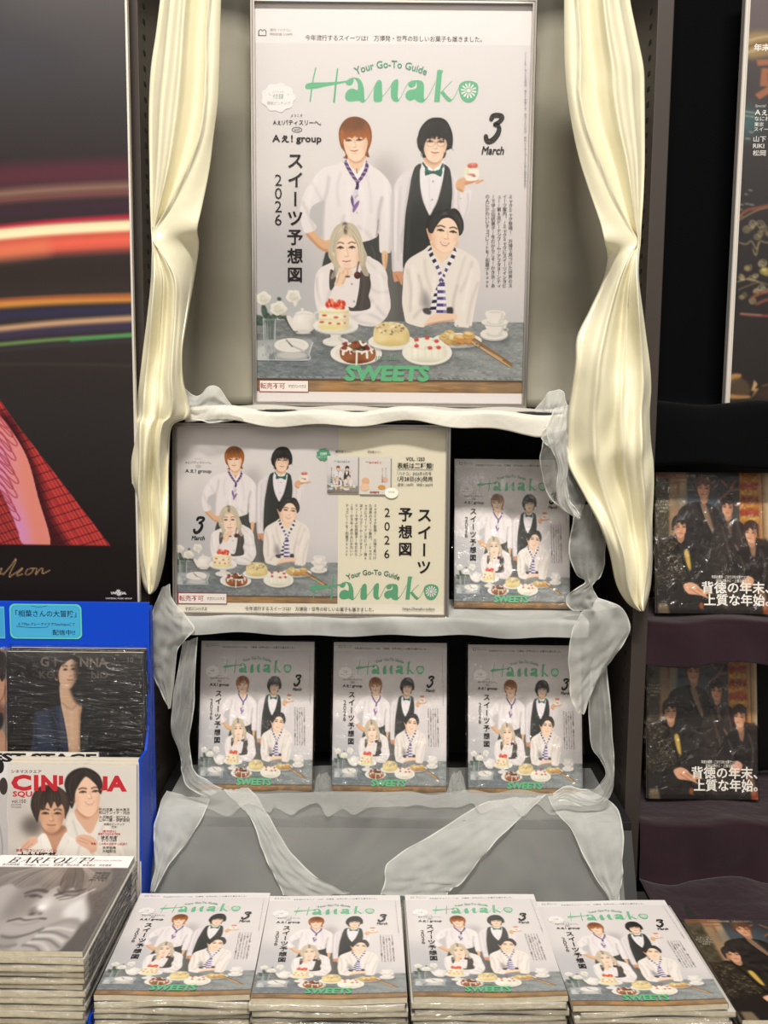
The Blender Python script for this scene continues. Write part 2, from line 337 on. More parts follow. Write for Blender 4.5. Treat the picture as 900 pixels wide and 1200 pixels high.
    # face + hair
    hair = [(408, 183.4), (405.2, 182.6), (402.8, 182.4), (405.6, 178.6), (403.4, 174), (400.6, 170.6), (398.5, 164), (397.6, 157), (398, 150), (400.6, 144), (404, 139.6), (408.4, 136.6), (414, 135), (420, 135.3), (426.6, 137.8), (431.6, 142), (434.6, 147.6), (436, 154), (435.8, 162), (433.6, 169.6), (431.8, 175), (433.4, 180.8), (430.6, 180.8), (428.4, 178.4), (428, 172), (420, 168), (410, 170), (408, 178)]
    c.poly(hair, (128, 76, 42))
    f = [(403, 160), (403.4, 167), (404.8, 173), (407.4, 178.8), (411.4, 183.4), (416.4, 186.2), (421, 185.4), (425.6, 181.8), (428.8, 176.6), (430.8, 169.6), (431.4, 161), (425, 152), (410, 152)]
    c.poly(f, SK)
    c.within(f)
    c.ell(431, 170, 4, 12, SS, 2.4, .55); c.ell(404, 168, 2.5, 10, SS, 2, .4); c.ell(417, 158, 13, 4.5, SS, 2, .45)
    c.ell(408.5, 170, 3, 2.4, (240, 190, 164), 1.4, .6); c.ell(425.5, 169, 3, 2.4, (240, 190, 164), 1.4, .6)
    c.free()
    face(c, 415.2, 161.8, 12.4, 12.2, (246, 219, 196), (200, 148, 116), (196, 106, 96), -3, .7*.5, (70, 50, 40), (140, 92, 58))
    fr = [(400.8, 168), (399.4, 160), (399.6, 151), (403.6, 144), (410, 139), (418, 137.6), (427, 141), (432.6, 148), (434.6, 158), (432.8, 167.6), (431.2, 163), (429, 158.6), (426.2, 161.6), (424, 157.4), (421, 160), (417.6, 156.8), (413, 159.6), (409, 158.4), (406.4, 161.6), (404, 160.8), (402.6, 166)]
    c.poly(fr, (156, 92, 46))
    c.within(hair)
    c.poly([(402, 146), (410, 139), (420, 137), (428, 142), (424, 150), (412, 153), (404, 152)], (96, 62, 40), 2.4, .75)
    c.free(); c.within(fr)
    c.poly([(399, 152), (406, 152), (418, 153), (430, 152), (434, 164), (424, 163), (410, 162), (400, 165)], (186, 108, 52), 2.6, .75)
    strands(c, [(414, 138), (406, 146), (402, 158), (402, 166)], [(418, 138), (428, 144), (432, 154), (432.6, 166)], 60, (150, 92, 50), .7, .7, 1)
    strands(c, [(414, 138), (406, 146), (404, 156)], [(418, 138), (427, 144), (431, 156)], 22, (92, 58, 38), .6, .7, 2)
    c.free()
    # neckerchief tie
    V, VD, VW = (92, 62, 112), (60, 42, 80), (228, 218, 226)
    L = [(406.4, 183.8), (403.6, 187.4), (406, 193), (412, 203), (418.4, 211.4), (420.4, 209), (415.6, 201), (409.6, 191)]
    R = [(429.6, 184), (432.8, 191), (430.6, 198), (425.6, 206), (420.4, 212), (418.6, 209.4), (423, 203), (427.6, 194.4)]
    for S, a, d in ((L, (406, 186), (419, 210)), (R, (431, 187), (420, 210))):
        c.hard(S, V); c.within(S, False)
        for k in range(9):
            t = k/9.; x, y = a[0]+(d[0]-a[0])*t, a[1]+(d[1]-a[1])*t
            c.hard([(x-5, y-.6), (x+5, y+1.4), (x+5, y+2.5), (x-5, y+.5)], VW if k % 2 == 0 else VD, .85, .2)
        c.free()
    c.poly([(418, 211), (421, 211.4), (421.2, 216), (419, 220), (416.6, 218.6), (418, 214)], VD)
    c.poly([(416, 219), (420.4, 220), (419, 228), (416.4, 236), (414.6, 232)], (214, 204, 214))
    c.poly([(413.2, 225), (415, 231), (415.4, 240), (412.4, 234), (411.8, 229)], (104, 76, 124)); c.poly([(415, 238), (420.8, 231), (421.2, 235.5), (416, 244.4), (414, 244.2)], (136, 104, 156))
    c.line([(416.4, 228), (420, 225)], .8, (120, 92, 140), .2, .8); c.line([(419, 244.6), (419, 246)], .8, (150, 140, 146), .3)
    # ================= man with black hair and waistcoat
    sl = [(494, 189), (484, 193.4), (476, 197.6), (469, 202.6), (464.6, 209), (462, 217), (460.8, 232), (460, 258), (459.4, 285), (459.6, 300), (460.6, 313.6), (466, 314.4), (472.9, 313.4), (474, 290), (476, 262), (482, 225), (488, 204), (496, 196)]
    c.poly(sl, (223, 215, 215)); c.within(sl)
    for p, w, al in (([(461, 222), (460.6, 260), (461, 312)], 2.4, .8), ([(481, 205), (477, 232), (474, 262), (473, 312)], 2.6, .6), ([(470, 215), (468, 250), (467, 300)], 2.2, .45), ([(474, 262), (471, 275), (471.5, 290)], 2.6, .7)): c.line(p, w, WD, 1.4, al)
    c.line([(465, 220), (464, 250), (463.6, 290)], 2.2, (240, 232, 232), 1.2, .7)
    c.free()
    hd = [(461.4, 314.4), (472, 314), (472.6, 322), (471.6, 330), (468, 325), (463, 326), (461.4, 320)]
    c.poly(hd, (206, 152, 118)); c.line([(465, 318), (469, 326)], 1, (160, 104, 76), .5, .8)
    rs = [(519, 188), (527, 193), (530.6, 200), (536, 206), (537.6, 220), (551.2, 217), (551, 230), (549.4, 240), (543, 258), (534, 262), (526, 250), (528, 236)]
    c.poly(rs, (228, 219, 218)); c.within(rs)
    for p, w, al in (([(537.4, 220), (537, 236), (540, 250)], 1.8, .6), ([(530, 204), (531, 222), (530, 240)], 2.4, .6), ([(548, 222), (548, 236), (543, 254)], 2, .5)): c.line(p, w, WD, 1, al)
    c.free(); c.ell(539.5, 227.8, .7, .7, (150, 140, 134), .2)
    shirtf = [(495, 187), (492.5, 194), (492.6, 212), (496, 230), (503.7, 247), (512.4, 231), (518.4, 208), (520.6, 192), (519, 186), (508, 196)]
    c.poly(shirtf, (232, 225, 226))
    vest = [(493.8, 188), (489, 189.6), (485.6, 193.6), (482.3, 205), (479, 225), (475.7, 245), (474.2, 265), (473.2, 285), (472.7, 299), (473.4, 310), (480, 304), (500, 300), (530, 280), (529.6, 255), (528.6, 240), (529.9, 224), (529.3, 208), (527.4, 195), (524.4, 190.8), (520.2, 188.4),
            (520.4, 195), (518.2, 208), (512.3, 230), (507.4, 240), (503.7, 246.6), (500, 239), (496.2, 229), (493, 212), (492.8, 196)]
    c.hard(spline(vest, True, 3), (57, 57, 54))
    c.within(vest, True)
    c.line([(486, 200), (480, 240), (478, 290)], 4, (72, 72, 68), 2, .6); c.line([(503, 250), (500, 280)], 1, (36, 36, 34), .8, .7); c.line([(526, 198), (524, 220), (520, 240)], 3, (70, 70, 66), 1.6, .5)
    c.free()
    c.line([(492.6, 195), (492.8, 212), (496, 230), (503.4, 247)], 1.1, (244, 238, 238), .3, .8); c.line([(520.5, 192), (518.3, 208), (512.4, 231), (504.2, 247)], .9, (244, 238, 238), .3, .7)
    c.line([(503, 204), (503.6, 240)], 1, (206, 198, 200), .6, .6)
    for y in (208.3, 229.6): c.ell(507.6 if y < 210 else 506.3, y, .9, .9, (122, 118, 116), .25)
    # neck, wings, face, hair
    c.poly([(497, 177), (497.6, 187), (501, 192), (507.6, 196), (513.6, 192), (517.6, 185), (518.6, 177)], (228, 190, 158))
    c.poly([(497.2, 180), (502, 187), (510, 189), (517, 184), (518.6, 178)], (190, 144, 112), 1.2, .8)
    c.poly([(495.6, 184.6), (499, 189), (506.8, 194.6), (502, 199), (496.4, 193)], (243, 238, 239)); c.poly([(518.8, 184), (516, 189), (508.6, 194.6), (513, 199), (519, 192)], (243, 238, 239))
    hair = [(498, 181), (495.2, 180.4), (494.6, 176), (491.4, 172.6), (489.2, 167), (489.6, 158), (491.4, 150), (496, 142.6), (502, 137.4), (509, 135.2), (517, 135.6), (523, 139), (527.4, 146), (530, 154), (530.6, 162), (529.4, 169), (526, 171.6), (523, 173), (522.2, 178), (518.6, 181.8), (517.4, 176)]
    c.poly(hair, (40, 38, 35))
    f = [(496.8, 162), (496.6, 170), (498, 177), (501.4, 182.6), (506.4, 186), (511.4, 186.2), (516.4, 183), (520.4, 177.4), (522.6, 170.6), (523.4, 162), (516, 152), (503, 152)]
    c.poly(f, (239, 208, 182)); c.within(f)
    c.ell(523, 172, 4, 12, SS, 2.4, .55); c.ell(497, 170, 2.6, 10, SS, 2, .45); c.ell(510, 157, 14, 4.5, (186, 140, 112), 2.4, .55); c.free()
    face(c, 510, 162.6, 12.8, 12.6, (246, 218, 194), (202, 152, 122), (202, 112, 100), 1, .35, (52, 42, 38), (70, 58, 50))
    for x, y in ((504.8, 164.6), (516.8, 164.2)):
        t = np.linspace(0, 2*math.pi, 17); c.line(np.stack([x+4.6*np.cos(t), y+4.0*np.sin(t)], 1), .55, (120, 96, 84), .25, .65, False)
    c.line([(509.3, 163.6), (512.3, 163.4)], .5, (120, 96, 84), .2, .7)
    fr = [(495.4, 176.6), (492, 171), (490.6, 164), (491.6, 153), (497, 144), (505, 138.4), (514, 137), (522, 141.6), (527, 150), (529, 160), (527.6, 168.6), (524, 171.8), (523.4, 165), (521.6, 159.6), (519.4, 162.4), (517.4, 157), (514.6, 160.2), (511.6, 156.4), (509.4, 160.4), (506.4, 157), (503.6, 161), (501.6, 159), (498.6, 163.6), (497, 169)]
    c.poly(fr, (44, 41, 38)); c.within(fr)
    strands(c, [(510, 137), (500, 143), (494, 153), (493, 168)], [(512, 137), (522, 143), (527, 153), (527, 168)], 60, (62, 58, 54), .6, .6, 3)
    strands(c, [(510, 137), (502, 143), (498, 152), (499, 158)], [(512, 137), (518, 143), (521, 152), (521, 157)], 40, (26, 24, 22), .6, .7, 4)
    c.ell(505, 146, 5, 4, (74, 70, 66), 2.5, .5); c.free()
    for x, y in ((494, 178), (520.4, 179), (529.6, 170.6), (489, 162)): c.line([(x, y-4), (x-.3, y), (x-.6+(x > 510)*1.5, y+1.6)], .7, (48, 44, 40), .25, .8)
    TE = (44, 92, 78)
    c.hard([(495.6, 185.4), (498.6, 189.6), (501.6, 192.6), (501, 195.4), (497.6, 192.6), (494.6, 188)], TE); c.hard([(519, 186), (516.6, 190.4), (515.4, 193.6), (517.6, 195), (519.8, 191)], TE)
    c.hard([(498.2, 193.6), (507.4, 196.8), (507.4, 199), (498.4, 202), (497.8, 198)], TE); c.hard([(517.6, 193.4), (508, 196.8), (508, 199), (516.6, 203), (518.4, 198)], TE)
    c.ell(507.7, 197.8, 1.5, 1.7, (36, 76, 64)); c.line([(499.4, 196), (505, 198)], 1, (80, 132, 114), .4, .7); c.line([(516.4, 196.6), (511, 198.4)], 1, (80, 132, 114), .4, .7)
    # hand with a slice of strawberry cake
    c.poly([(533.6, 212), (536, 206.6), (542, 203.6), (549, 205), (556, 207), (552, 210.6), (545, 212.6), (543.6, 219), (541.6, 221), (536, 218)], (220, 172, 132), .2)
    for a, b_ in (((549, 206.6), (557, 205)), ((553, 209), (560, 206)), ((558, 210), (565.4, 206.4)), ((545, 209.6), (551, 207.6))): c.line([a, b_], 2.1, (214, 152, 116), .4)
    for a, b_ in (((552, 209), (558.6, 206.6)), ((545, 211.6), (551, 209.4))): c.line([a, b_], .9, (150, 96, 70), .4, .7)
    c.line([(535.4, 216), (541, 219)], 1.6, (176, 120, 84), .6, .7)
    c.poly([(545, 193.4), (559.6, 193), (560, 205), (553, 207.4), (545.4, 205.6)], (238, 230, 216)); c.poly([(544.6, 194.6), (549, 193.6), (549, 199.6), (545, 199.8)], (220, 222, 178), .5)
    c.ell(552, 200, 4.6, 1, (198, 120, 108), .4); c.ell(555, 201.6, 2.2, 1, (168, 84, 80), .4)
    c.ell(551, 190, 3.6, 2.8, (206, 98, 84), .3); c.ell(556.4, 189.6, 3.2, 2.9, (214, 112, 94), .3); c.ell(553, 187.8, 2.5, 1.6, (226, 150, 132), .5); c.line([(551, 191.6), (558, 191.6)], .7, (160, 60, 54), .3, .7)
    # ================= blond man leaning on his hand
    sh = [(396, 301), (387, 305), (377.3, 310), (372.6, 316), (370.4, 324), (369.8, 341), (372, 355), (376.4, 366), (390, 374), (409, 372), (417.3, 375), (427, 378.4), (440, 378.9), (447, 375), (453.3, 368.6), (457, 361), (458.6, 354.6), (457.6, 343), (455.3, 330), (454.8, 320), (452.4, 312), (446, 303.6), (438, 299), (430.6, 296), (415, 306)]
    c.poly(sh, (232, 223, 219)); c.within(sh)
    for p, w, al in (([(372, 322), (376, 345), (386, 366)], 3, .5), ([(388, 338), (384, 352), (388, 366)], 3, .5), ([(434, 345), (446, 360), (452, 366)], 3, .55), ([(434, 332), (442, 338), (455, 338)], 3, .4), ([(416, 368), (432, 364), (448, 372)], 3, .6), ([(430, 300), (442, 312), (452, 322)], 3, .35), ([(411, 366), (424, 374), (440, 377)], 3, .5)): c.line(p, w, WD, 1.7, al)
    for p in ([(444, 312), (448, 330), (450, 350)], [(378, 318), (377, 340), (382, 358)], [(424, 366), (436, 360), (440, 352)]): c.line(p, 4, (243, 236, 232), 2, .6)
    c.free()
    v = [(424, 313), (433.4, 316), (434.6, 322), (435.6, 330), (434.4, 337), (433, 343), (435, 350), (434.6, 357), (428, 360), (417.3, 361.2), (411, 360.6), (409.6, 356.2), (415, 357), (418, 352), (421.4, 333)]
    c.poly(v, (80, 74, 70)); c.within(v); c.line([(428, 320), (427, 340), (424, 358)], 3, (96, 90, 86), 1.5, .6); c.free()
    c.line([(422.6, 318), (421, 336), (417.6, 354)], 1, (244, 238, 236), .4, .8)
    c.poly([(388.6, 312), (394.4, 318), (394, 329), (388.8, 337), (387, 328)], (84, 78, 76))
    for x, y in ((413.4, 329), (416, 349.6)): c.ell(x, y, 1, 1, (130, 122, 118), .3)
    hair = [(404, 256.6), (397, 259.4), (392.6, 264), (389, 271.6), (387, 282), (386, 291), (386.4, 297), (390, 303), (392.6, 309), (392, 314), (389, 319.6), (389.6, 323.6), (393.4, 321), (397, 316), (399.6, 309.4), (406, 312), (416, 310), (421, 304), (423.6, 309), (425.6, 315), (429, 319.4), (432.6, 319.2), (432.8, 316), (430, 309), (429.4, 303), (431, 295), (428.4, 288), (425.6, 279.4), (423.4, 271), (419, 263), (413.6, 258)]
    c.poly(hair, (198, 186, 162))
    f = [(405.4, 268), (399.6, 272), (396.6, 279), (395.4, 288), (395.6, 297), (398, 304.6), (401.4, 309.6), (406.4, 312.8), (411.4, 312.2), (416.4, 308.6), (420.4, 303), (422.4, 296), (423, 288), (421, 280), (417.6, 274.4), (412, 270)]
    c.poly(f, (243, 214, 190)); c.within(f)
    c.ell(423, 297, 4, 12, SS, 2.4, .5); c.ell(395, 294, 2.4, 12, SS, 2, .4); c.ell(406, 270, 8, 4, (208, 164, 134), 2, .5); c.ell(408, 312, 7, 2.4, (206, 158, 130), 1.4, .5); c.free()
    face(c, 406.6, 286, 13.4, 16.2, (248, 222, 202), (208, 158, 130), (206, 124, 112), -2, .1, (66, 52, 46), (124, 96, 76))
    fl = [(405, 258), (399, 262), (394, 270), (391, 282), (390, 294), (392.6, 304), (395.4, 309), (396, 302), (394.8, 294), (395.8, 284), (398.6, 277), (402.4, 273), (405.2, 268)]
    frr = [(406, 258), (413, 262), (419, 270), (423, 281), (426.6, 293), (426, 303), (421.6, 306), (421.6, 296), (420.4, 286), (417.6, 279.6), (413.6, 275), (408.4, 272), (405.6, 266)]
    for S in (fl, frr): c.poly(S, (206, 194, 168))
    c.poly([(402.6, 258), (407, 257), (408.4, 264), (406.6, 271), (404, 268)], (92, 78, 68), 1, .85)
    c.within(fl)
    strands(c, [(405, 259), (396, 267), (390, 282), (391, 300), (393, 308)], [(405, 262), (402, 270), (396, 280), (395, 296), (395.6, 308)], 40, (198, 184, 156), .7, .8, 5)
    strands(c, [(405, 259), (397, 266), (391, 280), (391, 296)], [(405, 262), (402, 270), (396, 280), (394, 296)], 14, (230, 220, 200), .7, .7, 7)
    strands(c, [(404, 259), (396, 266), (391, 280), (391, 292)], [(405, 262), (402, 270), (396, 280), (394, 292)], 8, (140, 124, 106), .5, .7, 8)
    c.within(frr)
    strands(c, [(406, 259), (416, 266), (424, 282), (425, 304)], [(406, 264), (414, 273), (419.6, 284), (422, 304)], 40, (196, 182, 154), .7, .8, 6)
    strands(c, [(406, 259), (416, 266), (424, 282), (425, 300)], [(406, 264), (414, 273), (419.6, 284), (422, 300)], 14, (230, 220, 200), .7, .7, 17)
    strands(c, [(406, 259), (416, 266), (424, 282), (425, 300)], [(406, 264), (414, 273), (419.6, 284), (422, 300)], 8, (140, 124, 106), .5, .7, 18)
    c.free(); c.within(hair)
    strands(c, [(387, 292), (388, 304), (390, 320)], [(391, 296), (392, 308), (394, 320)], 14, (186, 172, 148), .7, .8, 19); strands(c, [(427, 290), (427, 304), (429, 318)], [(430, 294), (430, 306), (432, 316)], 14, (186, 172, 148), .7, .8, 20)
    c.poly([(388, 312), (394, 311), (394, 324), (388, 325)], (120, 108, 100), 1.4, .6); c.poly([(424, 309), (431, 309), (433, 320), (427, 320)], (160, 148, 136), 1.4, .6)
    c.free()
    c.line([(421.4, 303), (420, 309), (419, 315)], 1.7, (112, 60, 54), .4, .85)
    c.ell(419.8, 318.6, 4, 4.3, (84, 48, 44)); c.ell(418.6, 317.4, 1.8, 2, (110, 70, 62), .6, .7)
    fist = [(399.6, 310), (404, 312.6), (410, 312.8), (414.6, 315), (413, 319), (407.6, 319), (406.6, 323.6), (404.4, 328.6), (400.4, 331.4), (394.6, 331), (393, 329), (396, 322), (398.4, 315.4)]
    c.poly(fist, (239, 205, 176)); c.within(fist)
    for p in ([(404, 312.6), (403, 317)], [(408.6, 313.6), (408.4, 318)], [(399.6, 316), (396, 328)], [(406.4, 319.6), (402.4, 329)]): c.line(p, .9, (200, 150, 120), .5, .8)
    c.free(); c.ell(408.4, 320.2, 3, 1, (66, 56, 54), .3)
    c.ell(402, 331.6, 1.6, 1.4, (226, 214, 206), .3)
    # ================= smiling man with the striped scarf
    sh = [(506, 283), (497, 288), (486.7, 294), (479.6, 299), (475, 306), (473.2, 318), (472.6, 332), (471.8, 350), (474, 364), (476.7, 373.6), (486, 377.4), (496, 379.6), (500, 375.6), (506, 368), (520, 364), (532, 363.6), (533.4, 370), (533, 377.6), (542, 379), (552, 378.4), (554.6, 366), (557.4, 350), (560.4, 334), (562.6, 320), (561.4, 305), (558, 298.6), (553, 294), (545, 289.6), (534.7, 286), (520, 300)]
    c.poly(sh, (232, 222, 213)); c.within(sh)
    c.poly([(497, 334), (503, 344), (506, 356), (500, 358), (494, 352), (495, 342)], (140, 136, 136), 3, .85)
    for p, w, al in (([(478, 312), (482, 335), (481, 360)], 3, .45), ([(491, 318), (495, 336), (494, 352)], 2.6, .55), ([(536, 330), (532, 345), (531, 362)], 3, .6), ([(553, 302), (548, 320), (540, 336)], 3, .4), ([(498, 300), (500, 318), (506, 336)], 3, .35), ([(486, 368), (495, 358), (504, 360)], 3.4, .5), ([(560, 326), (552, 350), (548, 374)], 2.6, .45), ([(545, 296), (540, 312), (536, 328)], 2.5, .35)): c.line(p, w, (188, 176, 166), 1.8, al)
    for p in ([(484, 308), (487, 330), (486, 352)], [(552, 312), (548, 334), (543, 358)], [(510, 318), (509, 336), (510, 350)]): c.line(p, 4, (243, 235, 228), 2, .6)
    c.free()
    c.poly([(496, 357.6), (504.6, 357), (505, 364), (498, 363)], (66, 62, 64), .6, .9); c.poly([(523, 356.6), (530.4, 355.6), (530.6, 363.4), (524, 363.6)], (70, 66, 70), .4)
    fa = [(497, 377), (501, 371), (507, 365.4), (516, 362.6), (527, 362.8), (535, 363.6), (536, 368), (532.6, 371.4), (522, 372.6), (512, 374.2), (503, 376.8)]
    c.poly(fa, (236, 204, 178)); c.line([(502, 376), (514, 373.4), (531, 370.6)], 1.8, (190, 142, 112), .8, .7)
    for x, y in ((536.4, 377.4), (550.6, 378.2)): c.ell(x, y, .8, .8, (110, 102, 98), .2)
    c.poly([(506, 276), (506.4, 285), (509, 292), (513.4, 298), (518, 303), (523, 297), (529, 290), (534, 284), (535, 276)], (238, 206, 178))
    c.poly([(507, 279), (514, 287.6), (524, 289.6), (532, 284), (535, 278)], (204, 158, 126), 1.6, .75)
    hair = [(506.6, 269), (502, 267.6), (499.8, 263), (500.6, 256), (503.4, 250.4), (508.4, 246), (514, 243), (519.6, 241), (524, 239.2), (526.6, 241), (532, 239), (537, 242), (540.8, 248.6), (543.2, 256), (543.4, 262), (541.6, 268), (538, 271), (536.4, 264), (526, 258), (512, 262)]
    c.poly(hair, (48, 46, 43))
    c.poly([(500, 263.4), (503.6, 262.6), (506.4, 268), (507, 275.6), (503.8, 276.4), (501.4, 270)], (226, 178, 148)); c.line([(502, 266), (504.4, 271)], 1, (180, 120, 92), .4, .7)
    f = [(507, 266), (506.4, 274), (508.4, 281), (512.6, 286.6), (518, 290), (524, 290.4), (529.4, 287.4), (533.6, 281.6), (536.4, 274.4), (537.4, 266), (534.6, 257), (529, 250.6), (521, 250.2), (513.6, 256)]
    c.poly(f, (244, 214, 188)); c.within(f)
    c.ell(507.6, 277, 3, 12, SS, 2.6, .45); c.ell(537, 275, 2.6, 11, SS, 2, .45); c.ell(518, 274.6, 3.4, 2.6, (244, 192, 166), 1.5, .5); c.ell(532, 275, 3, 2.4, (240, 190, 164), 1.4, .5); c.ell(510, 259, 4, 5, (206, 160, 130), 2, .5); c.free()
    face(c, 523, 265.6, 14.6, 14.2, (250, 224, 200), (206, 156, 124), (184, 104, 88), 7, 1.0, (56, 42, 36), (84, 66, 54), gaze=.05)
    fr = [(502, 266), (501.6, 257), (506, 249.4), (513, 244.6), (521, 242), (530, 242.4), (538, 247), (542, 256), (541.6, 265), (538.4, 269), (536.4, 262), (533, 255), (528, 251), (523, 250.4), (518, 252), (513.6, 257), (510, 262.6), (506.8, 268.6)]
    c.poly(fr, (50, 48, 45)); c.within(hair)
    strands(c, [(520, 242), (510, 247), (504, 256), (504, 267)], [(522, 245), (515, 251), (510, 259), (507, 267)], 30, (72, 68, 64), .6, .6, 9)
    strands(c, [(522, 242), (534, 244), (541, 254), (541, 267)], [(523, 246), (530, 250), (536, 258), (538, 268)], 30, (74, 70, 66), .6, .6, 10)
    c.ell(521, 245.4, 3, 1.6, (110, 106, 102), 1, .7); c.line([(524, 242), (529, 239.4), (533, 240.4)], .8, (70, 66, 62), .3, .8); c.free()
    # scarf
    W2, N2, P2 = (238, 230, 232), (44, 40, 58), (84, 74, 122)
    L = [(505.6, 284), (501.2, 289), (504, 296), (509.4, 306), (513.6, 315), (515, 326), (518.6, 326), (517.6, 314), (513.4, 304), (508.4, 294)]
    R = [(533, 283.6), (535.4, 291), (531.6, 300), (526.4, 308), (522, 318), (519, 328), (516.4, 326), (519.4, 316), (523.4, 306), (528, 296)]
    for S, st in ((L, [((502, 287.6), (507, 285)), ((502.8, 295.4), (508, 292)), ((505.8, 303), (511, 299.6)), ((509.8, 310), (515, 307)), ((512.4, 317), (518, 314)), ((514, 325), (519, 321))]), (R, [((528.6, 285.4), (535.4, 288)), ((526.6, 293.8), (534, 297)), ((522.8, 302), (530.6, 306)), ((519.4, 309.4), (526, 313)), ((517.6, 316), (523, 319.6)), ((516.4, 322), (522, 326))])):
        c.hard(S, W2); c.within(S, False)
        for k, (a, b_) in enumerate(st): c.line([a, b_], 4.0 if k < 4 else 3, N2 if k < 3 else P2, .15, .95)
        c.free()
    c.hard([(512, 331), (516, 326), (521.4, 326), (521.4, 331)], P2)
    T = [(513, 330), (521.6, 330), (524, 362.6), (511.6, 362.6)]; T2 = [(512.6, 330), (509.6, 338), (503.6, 359.6), (511.4, 360), (513.6, 345)]
    c.hard(T2, W2); c.within(T2, False)
    for y in (333.6, 341, 348.6, 356.6): c.line([(502, y+.8), (514, y-.4)], 3.7, N2, .2)
    c.free(); c.hard(T, W2); c.within(T, False)
    for y in (329, 337, 345, 352.8, 360.6): c.line([(510, y), (525, y)], 3.6, P2, .2); c.line([(521.2, y), (525, y)], 3.4, (168, 162, 196), .2, .7)
    c.free()
    # ================= things on the table
    PL, PS = (232, 226, 216), (186, 184, 180)
    def plate(x, y, rx, ry, lip=1.0):
        c.ell(x+1, y+2.2, rx, ry, (70, 74, 78), 2.0, .6); c.ell(x, y+1.1, rx, ry, (196, 192, 184)); c.ell(x, y, rx, ry, PL)
        c.ell(x, y+.2, rx*.80, ry*.76, (214, 208, 198), .6, .8); c.ell(x, y+.4, rx*.74, ry*.68, (228, 222, 212), .6)
    # leaves, vase, roses
    for x, y, rx, ry, a in ((312, 363, 3.4, 9, -12), (305, 370, 6, 3, 10), (322, 371, 4, 6, 20), (317, 372, 3, 8, -8), (329, 347.6, 2.6, 2.2, 30), (340.6, 376, 2.3, 8.4, -28), (337, 370, 5, 2.6, 14), (309, 376, 7, 3.2, -6), (330, 369, 4, 2.4, 24)):
        c.ell(x, y, rx, ry, (58, 74, 60), .6, .9, a); c.ell(x-.6, y-.6, rx*.5, ry*.5, (92, 108, 90), .6, .7, a)
    c.hard([(310, 371), (325, 371), (324, 402), (312, 402)], (150, 158, 160), .55, .6)
    for x in (314, 317, 320, 322): c.line([(x, 374), (x+rr.uniform(-2, 2), 398)], 1.3, (66, 80, 66), .6, .7)
    for x in (310.6, 324.6): c.line([(x, 371), (x+(.8 if x < 317 else -.6), 402)], 1, (214, 220, 220), .3, .75)
    c.line([(313, 376), (314, 398)], .9, (226, 230, 230), .4, .6); c.ell(317.6, 402, 6, 2, (190, 196, 198), .5, .8)
    for (x, y, rx, ry) in ((310.7, 346.6, 8.6, 7.4), (328, 358.6, 9.6, 8), (345.4, 344, 8.4, 7.8)):
        pts = [(x+rx*(1+.10*math.sin(5*t+x))*math.cos(t), y+ry*(1+.12*math.sin(4*t+y))*math.sin(t)) for t in np.linspace(0, 2*math.pi, 16, endpoint=False)]
        c.poly(pts, (232, 226, 214)); c.within(pts)
        c.ell(x+2, y+4, rx*.7, ry*.5, (204, 200, 186), 1.6, .7); c.ell(x-1, y-1, rx*.45, ry*.4, (214, 208, 192), 1, .7)
        t = np.linspace(.4, 4.6, 10); c.line(np.stack([x+rx*.42*np.cos(t), y+ry*.42*np.sin(t)], 1), .7, (190, 184, 168), .4, .6); c.line([(x-rx*.7, y+ry*.2), (x, y+ry*.62), (x+rx*.7, y+ry*.1)], .7, (198, 192, 176), .5, .6)
        c.free()
    c.poly([(345, 350), (350, 350), (349, 355), (346.4, 356)], (228, 220, 208), .4)
    # tea pot
    t = np.linspace(0, 2*math.pi, 15); c.line(np.stack([373.4+3.8*np.cos(t), 368+5.6*np.sin(t)], 1), 1.8, (222, 216, 208), .2, 1, False)
    c.ell(358.4, 388, 14, 2.6, (78, 82, 86), 1.6, .7)
    c.poly([(337.4, 368.4), (341.6, 367.6), (346.6, 374), (350, 384), (346, 385), (340.6, 377)], (226, 219, 211))
    body_ = [(345, 371), (348, 364.6), (353, 361.6), (361, 361.4), (368, 364), (371.6, 370), (372, 377), (369, 383), (363, 387), (354, 387.4), (347.6, 383.6), (344.6, 378)]
    c.poly(body_, (231, 224, 216)); c.within(body_)
    c.ell(370, 378, 5, 10, (196, 190, 184), 3, .7); c.ell(357, 388, 13, 4, (190, 185, 180), 2, .7); c.ell(353, 371, 4, 5, (244, 240, 233), 2, .8); c.line([(347, 366.4), (358, 364.6), (370, 366.4)], .6, (196, 190, 184), .3, .7); c.free()
    c.ell(355.8, 359.6, 1.7, 1.8, (232, 226, 218)); c.ell(357, 387.6, 9, 1.4, (216, 210, 202), .4)
    # little tray with plate and knife
    c.hard([(302, 397), (320, 396), (366, 395), (368.6, 399), (361, 420.4), (302, 420.6)], (168, 170, 170), .9, .6)
    c.line([(303, 420.3), (360, 420.2), (364, 412), (368, 399)], 1.1, (222, 222, 218), .3, .9); c.line([(303, 421.6), (360, 421.6)], 1.2, (74, 78, 84), .5, .8)
    c.hard([(302, 408), (312, 402), (316, 420), (302, 420)], (214, 214, 208), .6, 1.4); c.hard([(318, 414), (326, 410), (324, 420), (316, 420)], (92, 98, 104), .5, 1)
    c.ell(343.6, 413, 18, 5.2, (150, 150, 148), 1.4, .8); c.ell(344, 414.4, 17, 4.6, (206, 202, 196), .8, .8)
    c.ell(343.4, 403.4, 20, 8.6, (190, 186, 180)); c.ell(343.4, 402.4, 20, 8.4, (228, 222, 213)); c.ell(343.4, 402.8, 15, 5.8, (216, 210, 202), .6); c.ell(343.4, 403.2, 14, 5.2, (226, 220, 211), .6)
    c.line([(337.6, 396.4), (344, 404)], 1.8, (150, 148, 144), .3); c.line([(344, 403), (358, 409.6)], 2.2, (188, 186, 182), .3); c.line([(341, 400), (344.6, 404.4)], 1.2, (92, 92, 92), .3, .8)
